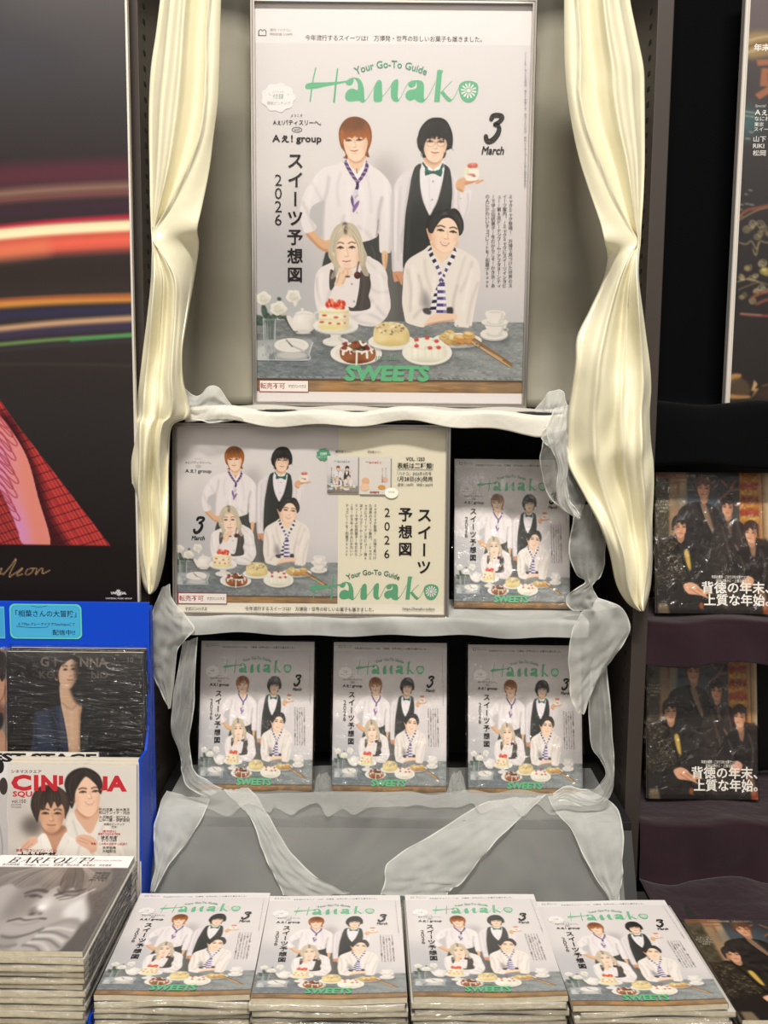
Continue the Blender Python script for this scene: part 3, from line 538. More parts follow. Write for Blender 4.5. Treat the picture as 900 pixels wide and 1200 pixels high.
    for _ in range(26):
        x, y = rr.uniform(302, 328), rr.uniform(398, 419); c.line([(x, y), (x+rr.uniform(-1, 1), y+rr.uniform(2, 5))], rr.uniform(.4, 1), rr.choice([(226, 228, 224), (84, 92, 96), (196, 200, 200)]), .4, .5)
    # cake stand
    c.ell(396, 402, 18, 4, (74, 78, 82), 2.2, .7)
    c.ell(394.7, 398.6, 15.2, 5.2, (208, 203, 196)); c.ell(394.7, 397.4, 14.8, 4.8, (228, 222, 214)); c.poly([(387.6, 384), (402, 384), (400.6, 392), (404, 397), (385.6, 397), (389, 392)], (222, 216, 208))
    c.line([(400, 386), (399.4, 393), (402, 397)], 2, (188, 184, 178), 1, .7)
    c.ell(394.7, 380, 26.4, 9.6, (200, 195, 188)); c.ell(394.7, 378.4, 26.4, 9.4, (233, 227, 219)); c.ell(395, 380.4, 20, 6, (206, 200, 192), 1.6, .8)
    ck = [(376, 359), (410, 359), (410.4, 379), (406, 383.4), (396, 385.2), (384, 385), (376.4, 382.4), (374.6, 378)]
    c.hard(ck, (236, 226, 202)); c.within(ck, False)
    for y0, y1, cl in ((361.6, 364.4, (226, 218, 150)), (366, 369.4, (240, 232, 208)), (371, 374.6, (232, 222, 178)), (378, 384, (226, 214, 150))): c.hard([(372, y0), (414, y0-.6), (414, y1-.6), (372, y1)], cl, .9, .6)
    for x, y, rx in ((381.5, 366.6, 3), (395, 368.8, 2.8), (405.4, 367.6, 1.6), (378.6, 374.6, 2.8), (388, 375.8, 2), (398, 376.4, 2.2), (405.4, 375.4, 1.3)): c.ell(x, y, rx, 1.15, (200, 72, 50), .25); c.ell(x+.6, y-.6, rx*.5, .5, (226, 120, 90), .2)
    c.hard([(372, 369.6), (382, 370), (398, 371.4), (412, 370), (412, 372), (374, 372)], (208, 188, 130), .4, .8); c.poly([(405, 356), (412, 356), (412, 386), (406, 386)], (206, 192, 160), 2, .6)
    c.free(); c.ell(393, 358.4, 17.4, 3.2, (240, 233, 222), .3)
    sr = random.Random(3)
    for _ in range(34):
        x, y = sr.uniform(384, 404.6), sr.uniform(349.6, 357.4); h = sr.uniform(1.6, 3)
        c.poly([(x-1.7, y+1.4), (x-.9, y-h), (x+.5, y-h-.5), (x+1.8, y+.8), (x+.6, y+2)], sr.choice([(214, 74, 48), (228, 108, 72), (202, 56, 40), (234, 150, 116)]), .2)
    # bundt cake
    plate(418.7, 411.4, 30, 13.2)
    bd = [(399.4, 411), (400.6, 405.4), (405, 401.6), (411, 399), (419, 397), (428, 398), (436, 401.6), (440.6, 407.6), (441, 414.4), (438, 419.6), (430, 422.8), (419, 424), (408, 422.6), (401.4, 417.8)]
    c.poly(bd, (138, 84, 52)); c.within(bd)
    c.ell(408, 417, 8, 6, (168, 108, 70), 3, .7); c.ell(434, 414, 7, 7, (176, 116, 76), 3, .7); c.ell(420, 424, 18, 3, (84, 48, 30), 2, .7); c.ell(425, 404.8, 9, 3.6, (66, 40, 30), 1, .9); c.ell(418, 402.6, 6, 3, (150, 96, 62), 1.4, .8); c.free()
    for p, w in (([(419.4, 409), (419.2, 417), (419, 426)], 2.2), ([(404, 408), (403.4, 412.6)], 3.2), ([(412, 408), (412.4, 411.4)], 2.8), ([(436, 407), (437, 411)], 2.4), ([(408, 401.6), (412, 399.6)], 2), ([(431, 409.6), (431.4, 416.6)], 2.8), ([(402, 407), (406, 409), (410, 406.6), (414, 409), (420, 409), (426, 410), (431, 408.6), (438, 406.4)], 2.4), ([(423, 397), (426, 401.6), (430, 399.6)], 2.6), ([(433, 400.6), (436, 405)], 2.4), ([(409, 404.6), (413, 407)], 2.2), ([(425, 412), (428, 409)], 2)): c.line(p, w, (234, 228, 218), .25)
    for x, y in ((404, 400.4), (407, 402), (403.4, 405.8), (406.6, 399.4), (418, 398.2), (432.6, 406.6), (431, 403.8), (413.4, 410), (417, 399)): c.ell(x, y, 1.7, 1.6, (126, 40, 42), .2); c.ell(x-.4, y-.5, .6, .5, (190, 96, 90), .2)
    for x, y in ((416.6, 408.6), (424.6, 407), (411, 403), (436.6, 403)): c.ell(x, y, 1.6, 1, (120, 140, 108), .3)
    # cheese cake with nuts
    plate(460, 397, 27.4, 9.6)
    cc = [(438.6, 388), (440, 380.6), (446, 375.6), (456, 373.6), (466, 374.2), (475, 378.2), (480, 385.6), (480.4, 394), (477, 399.4), (467, 402.2), (455, 402.6), (444, 400.4), (438.8, 395.6)]
    c.poly(cc, (226, 206, 150)); c.within(cc); c.ell(459, 403, 22, 6, (202, 178, 116), 3, .8); c.ell(480, 393, 5, 9, (196, 172, 116), 3, .7); c.ell(448, 393, 5, 5, (238, 222, 172), 3, .7); c.ell(459, 381.6, 18.6, 7.6, (218, 196, 146), 1.4, .9); c.free()
    for _ in range(46):
        a, r_ = sr.uniform(0, 6.28), math.sqrt(sr.random()); x, y = 459+18*r_*math.cos(a), 381+6.6*r_*math.sin(a)
        c.ell(x, y, sr.uniform(1.2, 2.2), sr.uniform(.9, 1.6), sr.choice([(232, 216, 176), (238, 224, 188), (206, 178, 128), (226, 206, 160)]), .25)
        if sr.random() < .42: c.ell(x+1, y+.9, 1.3, .8, (86, 66, 46), .25, .9)
    # cookies, tongs
    plate(536, 394.6, 28.6, 8.8)
    for x, y, rx, ry, a, cl in ((526, 387.6, 7, 5, -20, (216, 192, 134)), (520, 391, 5, 4, 30, (206, 178, 116)), (531, 391, 5, 5, 40, (222, 202, 150)), (539, 393, 7.4, 4.6, 10, (206, 158, 92)), (540, 390.6, 6.4, 2.4, 6, (226, 188, 124)), (540, 397, 6.4, 2.2, 6, (196, 140, 74)), (549.6, 388.4, 7, 4.4, 8, (214, 172, 104)), (549, 386.6, 5.4, 2.2, 8, (230, 198, 138)), (551, 396, 5.6, 4, -8, (196, 142, 82)), (526, 397, 6, 3, 0, (196, 160, 100)), (534.6, 398.4, 5, 2, 0, (180, 136, 80))):
        c.ell(x, y+1, rx, ry, (120, 84, 48), .7, .6, a); c.ell(x, y, rx, ry, cl, .2, 1, a); c.ell(x-.8, y-.9, rx*.5, ry*.42, tuple(min(255, q+18) for q in cl), .7, .7, a)
    for x, y in ((518, 390), (524, 384.6), (529, 395), (536, 397.6), (545, 398)): c.line([(x, y), (x+4, y+1.6)], .7, (112, 82, 52), .3, .7)
    c.ell(553, 403.4, 26, 3, (92, 98, 100), 2.4, .5)
    c.hard([(552.4, 394.6), (556, 393), (600, 423.6), (599.4, 425.6), (596.4, 425.8)], (88, 70, 54), .55, 1)
    c.hard([(554, 392.6), (556.6, 391.6), (599.4, 421.4), (599.6, 424), (596.6, 423.6)], (158, 124, 86)); c.hard([(551.6, 396.6), (554, 395.4), (598.6, 423.4), (598.6, 426), (595.6, 426)], (198, 164, 122))
    c.line([(556, 393), (598, 421.6)], .6, (92, 68, 46), .2, .9); c.line([(551.8, 398), (596, 426.4)], .7, (104, 78, 52), .2, .9); c.line([(589.6, 418), (598.6, 424.4)], 2, (110, 88, 60), .3, .8)
    for x, y in ((558.8, 398.6), (562, 402)): c.ell(x, y, 1, .8, (70, 62, 60), .2)
    # cups
    c.ell(582, 393, 16, 5, (82, 88, 92), 2.4, .7)
    c.ell(578.8, 388.2, 16, 6.8, (200, 194, 186)); c.ell(578.8, 386.6, 16, 6.6, (230, 223, 215)); c.ell(579.6, 387, 10, 3.6, (204, 198, 190), 1, .8)
    c.poly([(569.6, 374), (592, 374), (591, 382), (586.6, 387.4), (575, 387.4), (570.6, 382)], (229, 222, 214)); c.line([(589, 376), (588, 383), (585, 387)], 2.6, (198, 192, 185), 1, .7); c.line([(592, 379), (595.4, 381.6), (591.4, 384)], 1.3, (206, 198, 190), .3); c.ell(590.6, 381.4, 1.1, 1.2, (120, 114, 108), .3, .8)
    c.ell(579.6, 373.4, 15.6, 4.6, (196, 190, 183)); c.ell(579.6, 372.4, 15.6, 4.4, (230, 223, 215)); c.ell(580, 373, 10, 2.6, (204, 198, 190), .8, .8)
    c.poly([(569.8, 360.4), (590.6, 360.4), (590, 368), (586, 373.6), (575, 373.6), (570.6, 368)], (231, 224, 216)); c.line([(588.4, 362), (587.6, 368), (585, 373)], 2.4, (202, 196, 189), 1, .7); c.ell(580.2, 360.4, 10.4, 1.9, (238, 232, 225)); c.ell(580.2, 360.8, 8.8, 1.2, (212, 205, 197), .3); c.line([(590, 365.6), (593.4, 367.6), (589.6, 370)], 1.3, (206, 198, 190), .3)
    # white cake with cherries
    plate(501, 409.4, 29, 15)
    wc = [(478.4, 404), (480, 398), (486, 394.4), (495, 392), (505, 391.8), (514, 394), (520.4, 398), (522.6, 404), (524.4, 411), (521.4, 417.6), (512, 421), (500, 422), (488, 420.6), (479.6, 416.6), (477.6, 410)]
    c.poly(wc, (233, 229, 212)); c.within(wc); c.ell(500, 424, 24, 7, (198, 194, 172), 3.4, .8); c.ell(524, 411, 5, 10, (206, 200, 180), 3, .6); c.ell(488, 407, 5, 7, (244, 241, 229), 3, .7)
    for x in (484, 491, 499, 507, 515): c.line([(x, 403), (x-.6, 412), (x, 419)], 1.6, (214, 210, 190), .9, .6)
    c.line([(480, 402.6), (490, 405), (502, 405.6), (514, 404.6), (521.6, 402.6)], 1.4, (214, 208, 188), .8, .6); c.free()
    for x, y in ((488.7, 394.6), (488.7, 402), (501, 392.3), (512, 396), (504.4, 404.2), (514.4, 403.6)):
        c.ell(x, y, 2.7, 2.1, (198, 62, 58), .25); c.ell(x-.8, y-.7, .9, .6, (232, 150, 140), .25); c.line([(x+1, y-1), (x-1.4, y-5), (x-2.4, y-6.6)] if x < 500 else [(x-.6, y-1), (x-5.4, y-.6)], .4, (150, 90, 74), .2, .8)
    c.a += np.random.RandomState(9).randn(c.h, c.w, 1).astype(np.float32)*1.3
    return c
def paint_streaks():
    """big dark poster: light trails, the corner of a plaid jacket over a patterned sleeve"""
    c = Canvas(-150, -90, 166, 706, 1.5)
    c.grade([(-90, (88, 84, 84)), (0, (84, 80, 80)), (60, (70, 66, 67)), (120, (56, 52, 53)), (170, (50, 44, 45)), (240, (50, 40, 42)), (330, (50, 42, 40)), (420, (44, 38, 37)), (500, (38, 34, 34)), (640, (26, 20, 20)), (706, (24, 18, 17))])
    c.ell(-30, 10, 60, 60, (58, 58, 62), 30, .5); c.ell(40, 60, 70, 30, (58, 58, 66), 26, .5)
    def trail(y0, y1, w, col, b, al=1.0, sag=6):
        c.line([(-170, y0+(y0-y1)*.9+sag), (0, y0), (80, (y0+y1)/2-1), (175, y1)], w, col, b, al)
    trail(196, 186, 26, (92, 44, 56), 8, .75); trail(216, 203, 9, (150, 112, 94), 5, .85); trail(224, 211, 6, (150, 80, 76), 4, .6); trail(236, 226, 10, (60, 38, 52), 6, .8)
    trail(254, 238, 5, (190, 40, 62), 2.6, .95); trail(276, 262, 30, (196, 84, 70), 6, .9); trail(280, 264, 12, (226, 98, 76), 5, .8); trail(262, 248, 13, (238, 208, 164), 2.6, .98); trail(263, 248.6, 6, (246, 226, 184), 2, .8)
    c.line([(-150, 292), (0, 284), (60, 276)], 18, (206, 130, 88), 8, .5)
    trail(312, 300, 24, (46, 38, 34), 7, .9); trail(343, 333, 10, (196, 130, 62), 3, .95); trail(338, 331, 4, (150, 70, 50), 2, .6)
    trail(357, 347, 10, (48, 46, 76), 4, .8); trail(373, 357, 8, (190, 150, 116), 2.6, .92); trail(381, 366, 9, (58, 50, 78), 4, .8); trail(391, 376.6, 4.4, (102, 132, 76), 1.8, .9)
    c.line([(90, 384), (175, 375)], 4, (70, 140, 84), 1.8, .8); trail(398, 383, 4, (60, 62, 80), 3, .4); trail(414, 414, 2.5, (62, 56, 50), 1.6, .6)
    # jacket of the figure, patterned sleeve between its lapels
    jk = [(-150, 330), (-40, 380), (0, 446), (20, 479), (128, 634), (-150, 634)]
    c.hard(jk, (160, 44, 46)); c.within(jk, False)
    c.hard([(-150, 330), (0, 440), (18, 480), (60, 634), (-150, 634)], (120, 34, 40), .6, 8)
    for k in range(-8, 60):      # plaid: fine light lines along the cloth, dark lines across
        x = -60+k*4.6; c.line([(x-70, 440), (x+36, 634)], .9, (214, 104, 78), .4, .6)
    for k in range(26):
        y = 384+k*11.5; c.line([(-150, y+84), (40, y+16), (150, y-22)], 1.1, (46, 14, 20), .3, .85)
    for k in range(-3, 16):
        x = -60+k*15; c.line([(x-70, 440), (x+36, 634)], .8, (60, 16, 22), .4, .6)
    c.free()
    c.within(jk, False)
    c.poly([(4, 476), (22, 482), (38, 520), (52, 560), (62, 600), (80, 640), (40, 640), (30, 560)], (44, 14, 20), 4, .85)
    sl = [(-150, 420), (-20, 452), (6, 476), (22, 500), (36, 530), (46, 575), (58, 634), (28, 634), (18, 606), (4, 570), (-20, 530), (-150, 470)]
    c.poly(sl, (206, 128, 122)); c.free(); c.within(sl)
    c.poly([(-150, 430), (0, 500), (10, 560), (30, 640), (-150, 640)], (192, 130, 190), 9, .75); c.poly([(26, 500), (44, 560), (58, 634), (40, 634), (30, 560)], (206, 122, 106), 4, .8)
    for k in range(-6, 22):
        y = 470+k*9.2; L = 20+(k*7 % 5)*3
        p = [(-60, y-46), (-20, y-12), (0, y+3), (L*.6, y+14+L*.25), (L*.75, y+13+L*.25), (L*.5, y+7), (4, y-4), (-30, y-34)]
        c.line(p, 1.5, (156, 60, 70), .4, .9)
    c.free()
    c.hard([(-150, 634), (166, 634), (166, 706), (-150, 706)], (24, 17, 17))
    c.line([(-150, 634), (40, 634), (128, 634.4)], 1.2, (70, 24, 26), .5, .7)
    # gilt signature
    G = (196, 158, 112)
    for p in ([(-96, 676), (-102, 662), (-90, 652), (-80, 662), (-86, 676), (-74, 670)], [(-74, 672), (-62, 640), (-64, 674), (-54, 662), (-48, 674)], [(-30, 668), (-20, 663), (-18, 674), (-8, 664)], [(-10, 672), (-3, 666), (1, 664), (-2, 671), (2, 670)],
              [(2, 672), (12, 660), (17.6, 651.6), (16.6, 657), (11, 668), (9, 675), (13, 672)], [(13, 672), (19, 668), (25, 663), (23.6, 666), (19, 670), (18.6, 673), (25, 670.6)], [(31, 664.6), (28, 670), (31, 671.6), (36, 668), (37.4, 663.6), (32, 664.4)], [(37.6, 664), (41.8, 663.4), (40, 671.6), (45, 665), (49, 663.4), (48, 670), (57, 665.6)]):
        c.line(p, .9, G, .25, .95)
    # small white globe mark
    W = (226, 222, 220)
    c.ell(136.6, 693.4, 3.6, 3.6, W, .2); c.line([(131, 697), (137, 692.6), (142, 689)], 1.2, (30, 24, 24), .2); c.hard([(127.4, 692), (146, 692), (146, 695), (127.4, 695)], (26, 19, 19), .9, .2)
    c.ell(136.4, 690.6, 2.4, 1.1, W, .1)
    return c

def paint_pinstripe():
    """dark magazine cover: a man in an open pinstripe jacket. frame: photo pixels of the cover"""
    c = Canvas(6, 755, 172, 915, 3)
    c.grade([(755, (62, 59, 57)), (790, (44, 41, 40)), (830, (30, 27, 27)), (915, (26, 24, 24))])
    c.poly([(10, 760), (40, 756), (60, 800), (40, 850), (10, 860)], (34, 31, 30), 10, .8); c.ell(120, 775, 40, 16, (72, 68, 64), 12, .5); c.ell(40, 772, 22, 8, (70, 66, 62), 7, .4)
    T = (116, 110, 102)
    jk = [(70, 825), (60, 829), (46, 832.6), (41, 834.6), (39.4, 850), (36, 880), (34, 915), (135, 915), (128, 880), (124, 840), (119, 829), (105, 824), (97, 822)]
    c.poly(jk, (44, 51, 70)); c.within(jk)
    for k in range(46):
        x = 30+k*2.3; c.line([(x+6, 820), (x-2, 915)] if x < 72 else [(x-3, 820), (x, 915)], .45, (104, 114, 138) if x < 80 else (58, 58, 64), .2, .6)
    c.poly([(96, 820), (140, 820), (140, 915), (94, 915)], (25, 24, 25), 5, .9); c.poly([(58, 836), (66, 832), (82, 915), (74, 915)], (24, 28, 42), 1.5, .6)
    c.line([(61, 836), (68, 850), (80, 905)], .8, (96, 104, 124), .4, .6); c.line([(41.6, 838), (42, 870), (40, 915)], 1.2, (20, 24, 36), .8, .8); c.free()
    sk = [(71, 800), (71.6, 822), (74, 834), (77, 850), (80, 872), (83, 915), (95, 915), (94.4, 872), (95, 840), (96.6, 823), (90, 818), (86, 812), (84, 804)]
    c.poly(sk, (210, 172, 142)); c.within(sk)
    c.poly([(82, 800), (98, 812), (98, 825), (92, 824), (86, 816)], (52, 40, 36), 1.6, .95); c.line([(84, 832), (85, 860), (87, 915)], 4, (224, 190, 162), 2, .6); c.line([(94, 830), (93, 915)], 2.4, (150, 112, 90), 1.2, .7); c.line([(72, 806), (75, 836), (80, 870)], 3, (216, 182, 154), 1.6, .6); c.line([(73, 822), (84, 830), (90, 824)], 1, (140, 104, 84), .6, .7); c.free()
    f = [(69.6, 781), (69.6, 792), (71, 799), (76, 803.6), (82, 805), (87, 801), (91, 793), (93, 783), (93, 773), (88, 767), (78, 768), (71, 774)]
    c.poly(f, (216, 178, 150)); c.within(f); c.poly([(88, 766), (98, 766), (98, 806), (84, 806), (88, 796)], (66, 50, 44), 2.2, .9); c.line([(74, 776), (77, 790)], 5, (222, 190, 164), 2.5, .6); c.free()
    c.ell(67, 791, 2.2, 4.6, (190, 146, 118)); face(c, 82, 782, 9.4, 12.6, (220, 188, 160), (140, 102, 80), (132, 80, 70), -4, 0, (36, 28, 26), (46, 36, 32))
    h = [(66, 793), (64, 786), (66, 777), (71, 769), (79, 765.6), (88, 765.8), (94, 769), (97, 776), (96, 786), (94, 792), (92.6, 780), (90, 773), (84, 770), (77, 775), (72, 779), (69.4, 786), (68.6, 793)]
    c.poly(h, (44, 35, 31)); c.within(h); strands(c, [(78, 766), (70, 772), (66, 782), (67, 792)], [(82, 767), (90, 769), (95, 776), (95, 788)], 26, (84, 66, 56), .6, .6, 3); c.free()
    c.hard([(92, 776), (110, 772), (112, 826), (96, 820)], (30, 27, 26), .7, 3)
    # creases of the clear film are the wrapper's own; only print here
    c.a += np.random.RandomState(4).randn(c.h, c.w, 1).astype(np.float32)*1.5
    return c

def paint_profile():
    """a man's cheek and jaw in profile, the strip of cover that shows"""
    c = Canvas(-110, 760, 14, 915, 2)
    c.grade([(760, (120, 110, 104)), (915, (150, 140, 132))])
    c.poly([(-110, 800), (-40, 790), (0, 795), (9, 806), (10, 820), (4, 832), (0, 850), (8, 870), (14, 915), (-110, 915)], (198, 150, 124))
    c.poly([(-110, 764), (-30, 758), (4, 764), (9, 778), (7, 795), (3, 800), (-4, 792), (-30, 800), (-110, 810)], (50, 42, 40)); c.ell(7, 803, 2.6, 6, (206, 150, 126))
    c.poly([(-6, 832), (2, 826), (8, 838), (4, 848), (-8, 846)], (110, 66, 52), 2.4, .8); c.line([(8, 806), (4, 820), (-6, 830)], 1.4, (120, 76, 60), .8, .7)
    c.poly([(-16, 842), (2, 838), (4, 852), (-4, 862), (-16, 860)], (30, 24, 26), 1, .95); c.ell(4, 880, 6, 12, (218, 176, 150), 3, .6)
    return c

def paint_cinema():
    """cover with two smiling men in white shirts, photo pixels of the cover"""
    c = Canvas(4, 890, 162, 1060, 3)
    c.grade([(890, (216, 208, 198)), (960, (206, 198, 188)), (1060, (200, 192, 182))])
    c.poly([(8, 920), (30, 930), (46, 960), (40, 985), (10, 985)], (188, 178, 168), 8, .6); c.poly([(128, 940), (160, 930), (160, 1060), (134, 1010)], (212, 206, 196), 6, .7)
    c.ell(36, 966, 13, 12, (92, 82, 76), 5, .85)
    RED = (196, 44, 52)
    c.big = None
    # standing man
    sh = [(84, 950), (76, 962), (70, 985), (66, 1060), (150, 1060), (146, 1005), (139, 985), (128, 968), (116, 950), (104, 975)]
    c.poly(sh, (222, 214, 204)); c.within(sh)
    for p in ([(84, 960), (90, 980), (98, 1000)], [(120, 965), (112, 985), (106, 1010)], [(130, 985), (124, 1010), (118, 1040)], [(140, 1000), (136, 1030)], [(80, 985), (86, 1010)]): c.line(p, 2, (186, 176, 166), 1.4, .6)
    c.free()
    c.poly([(88, 945), (87, 953), (92, 962), (104, 975), (112, 962), (116, 950), (114, 942)], (212, 168, 140)); c.poly([(90, 950), (100, 957), (112, 948), (114, 944), (90, 944)], (170, 120, 96), 1.6, .8)
    h = [(82, 945), (78, 930), (74, 918), (76, 908), (82, 901), (90, 897), (99, 896), (108, 899), (115, 905), (119, 914), (118.6, 924), (115, 929), (112, 921), (100, 912), (90, 925), (86, 938)]
    c.poly(h, (44, 37, 35))
    c.ell(83, 934, 2.6, 4.6, (206, 156, 130))
    f = [(87, 926), (86.6, 936), (89, 945), (94, 951), (101, 954.6), (107, 953), (112.6, 946), (115.6, 936), (116, 924), (111, 912), (100, 906), (91, 914)]
    c.poly(f, (232, 192, 164)); c.within(f); c.ell(115, 938, 3, 12, (200, 148, 118), 2, .5); c.ell(88, 938, 2.6, 10, (200, 148, 118), 2, .5); c.free()
    face(c, 103, 924.6, 15, 12.6, (244, 210, 184), (196, 142, 114), (190, 110, 96), -4, 1.0, (48, 36, 32), (66, 50, 44), gaze=.02)
    fr = [(78, 932), (75, 918), (80, 904), (90, 898), (99, 896.6), (110, 900.6), (117, 908), (118.6, 922), (115.6, 927), (113, 919), (108, 913), (100, 907), (95, 911), (90, 919), (86, 928), (84, 938)]
    c.poly(fr, (48, 41, 38)); c.within(fr); strands(c, [(98, 898), (84, 905), (79, 918), (82, 934)], [(99, 899), (110, 903), (116, 912), (116, 924)], 40, (76, 66, 60), .6, .7, 2); c.free()
    # man in front
    sh = [(50, 975), (38, 985), (26, 990), (18, 1000), (14, 1060), (128, 1060), (122, 1010), (110, 996), (92, 985), (76, 978), (62, 998)]
    c.poly(sh, (230, 223, 214)); c.within(sh)
    for p in ([(48, 985), (54, 1000), (60, 1020)], [(78, 984), (70, 1000), (64, 1030)], [(92, 990), (88, 1010), (84, 1035)], [(30, 996), (34, 1015), (36, 1040)], [(108, 1000), (102, 1020)]): c.line(p, 2.2, (190, 182, 172), 1.4, .6)
    c.free()
    c.poly([(50, 968), (50, 980), (56, 992), (62, 1000), (70, 990), (76, 978), (74, 966)], (190, 142, 114)); c.poly([(50, 972), (58, 977), (68, 975), (75, 966), (50, 964)], (140, 96, 76), 1.6, .8)
    c.poly([(47, 978), (52, 976), (60, 996), (56, 1003), (48, 990)], (236, 229, 220)); c.poly([(78, 976), (74, 975), (64, 996), (66, 1003), (76, 990)], (226, 219, 210))
    f = [(43, 945), (44, 956), (47.6, 966), (52.6, 972.6), (58.6, 975), (64.6, 972.6), (70, 966), (73.6, 956), (74.6, 944), (68, 932), (52, 932)]
    c.poly(f, (210, 164, 132)); c.within(f); c.ell(72, 957, 4, 12, (166, 114, 88), 2.6, .6); c.ell(44, 957, 3, 10, (170, 118, 92), 2.4, .5); c.ell(58, 974, 9, 3, (168, 120, 96), 2, .6); c.free()
    face(c, 58.6, 951, 14.6, 14, (224, 182, 150), (160, 110, 84), (168, 96, 84), 0, .15, (44, 34, 30), (58, 46, 40))
    h = [(42, 962), (39, 957), (36, 950), (34, 942), (35.6, 931), (41, 922), (49, 917.6), (58, 917), (67, 919), (75, 925), (79.6, 934), (80, 944), (76.6, 953), (74.4, 958), (74, 948), (71, 940), (66, 944), (62, 937), (58, 945), (54, 938), (50, 947), (46.4, 946), (44, 953)]
    c.poly(h, (58, 48, 43)); c.within(h); strands(c, [(56, 918), (44, 924), (37, 936), (40, 954)], [(58, 918), (70, 922), (78, 934), (77, 952)], 70, (88, 72, 62), .6, .7, 5); strands(c, [(56, 918), (48, 926), (46, 940)], [(60, 918), (68, 926), (70, 942)], 40, (40, 32, 29), .6, .7, 6); c.free()
    # hands resting on the shoulders
    for q in ([(22, 992), (28, 984), (36, 979), (41, 980), (42, 986), (34, 992), (24, 996)], [(88, 979), (96, 976), (106, 978), (112, 984), (112, 994), (106, 999), (102, 994), (94, 990), (88, 985)]): c.poly(q, (216, 172, 146), .2)
    for a, b_ in (((24, 993), (32, 985)), ((28, 995), (36, 987)), ((90, 983), (102, 987)), ((92, 980), (106, 985))): c.line([a, b_], .8, (164, 116, 94), .4, .7)
    c.a += np.random.RandomState(6).randn(c.h, c.w, 1).astype(np.float32)*1.5
    return c

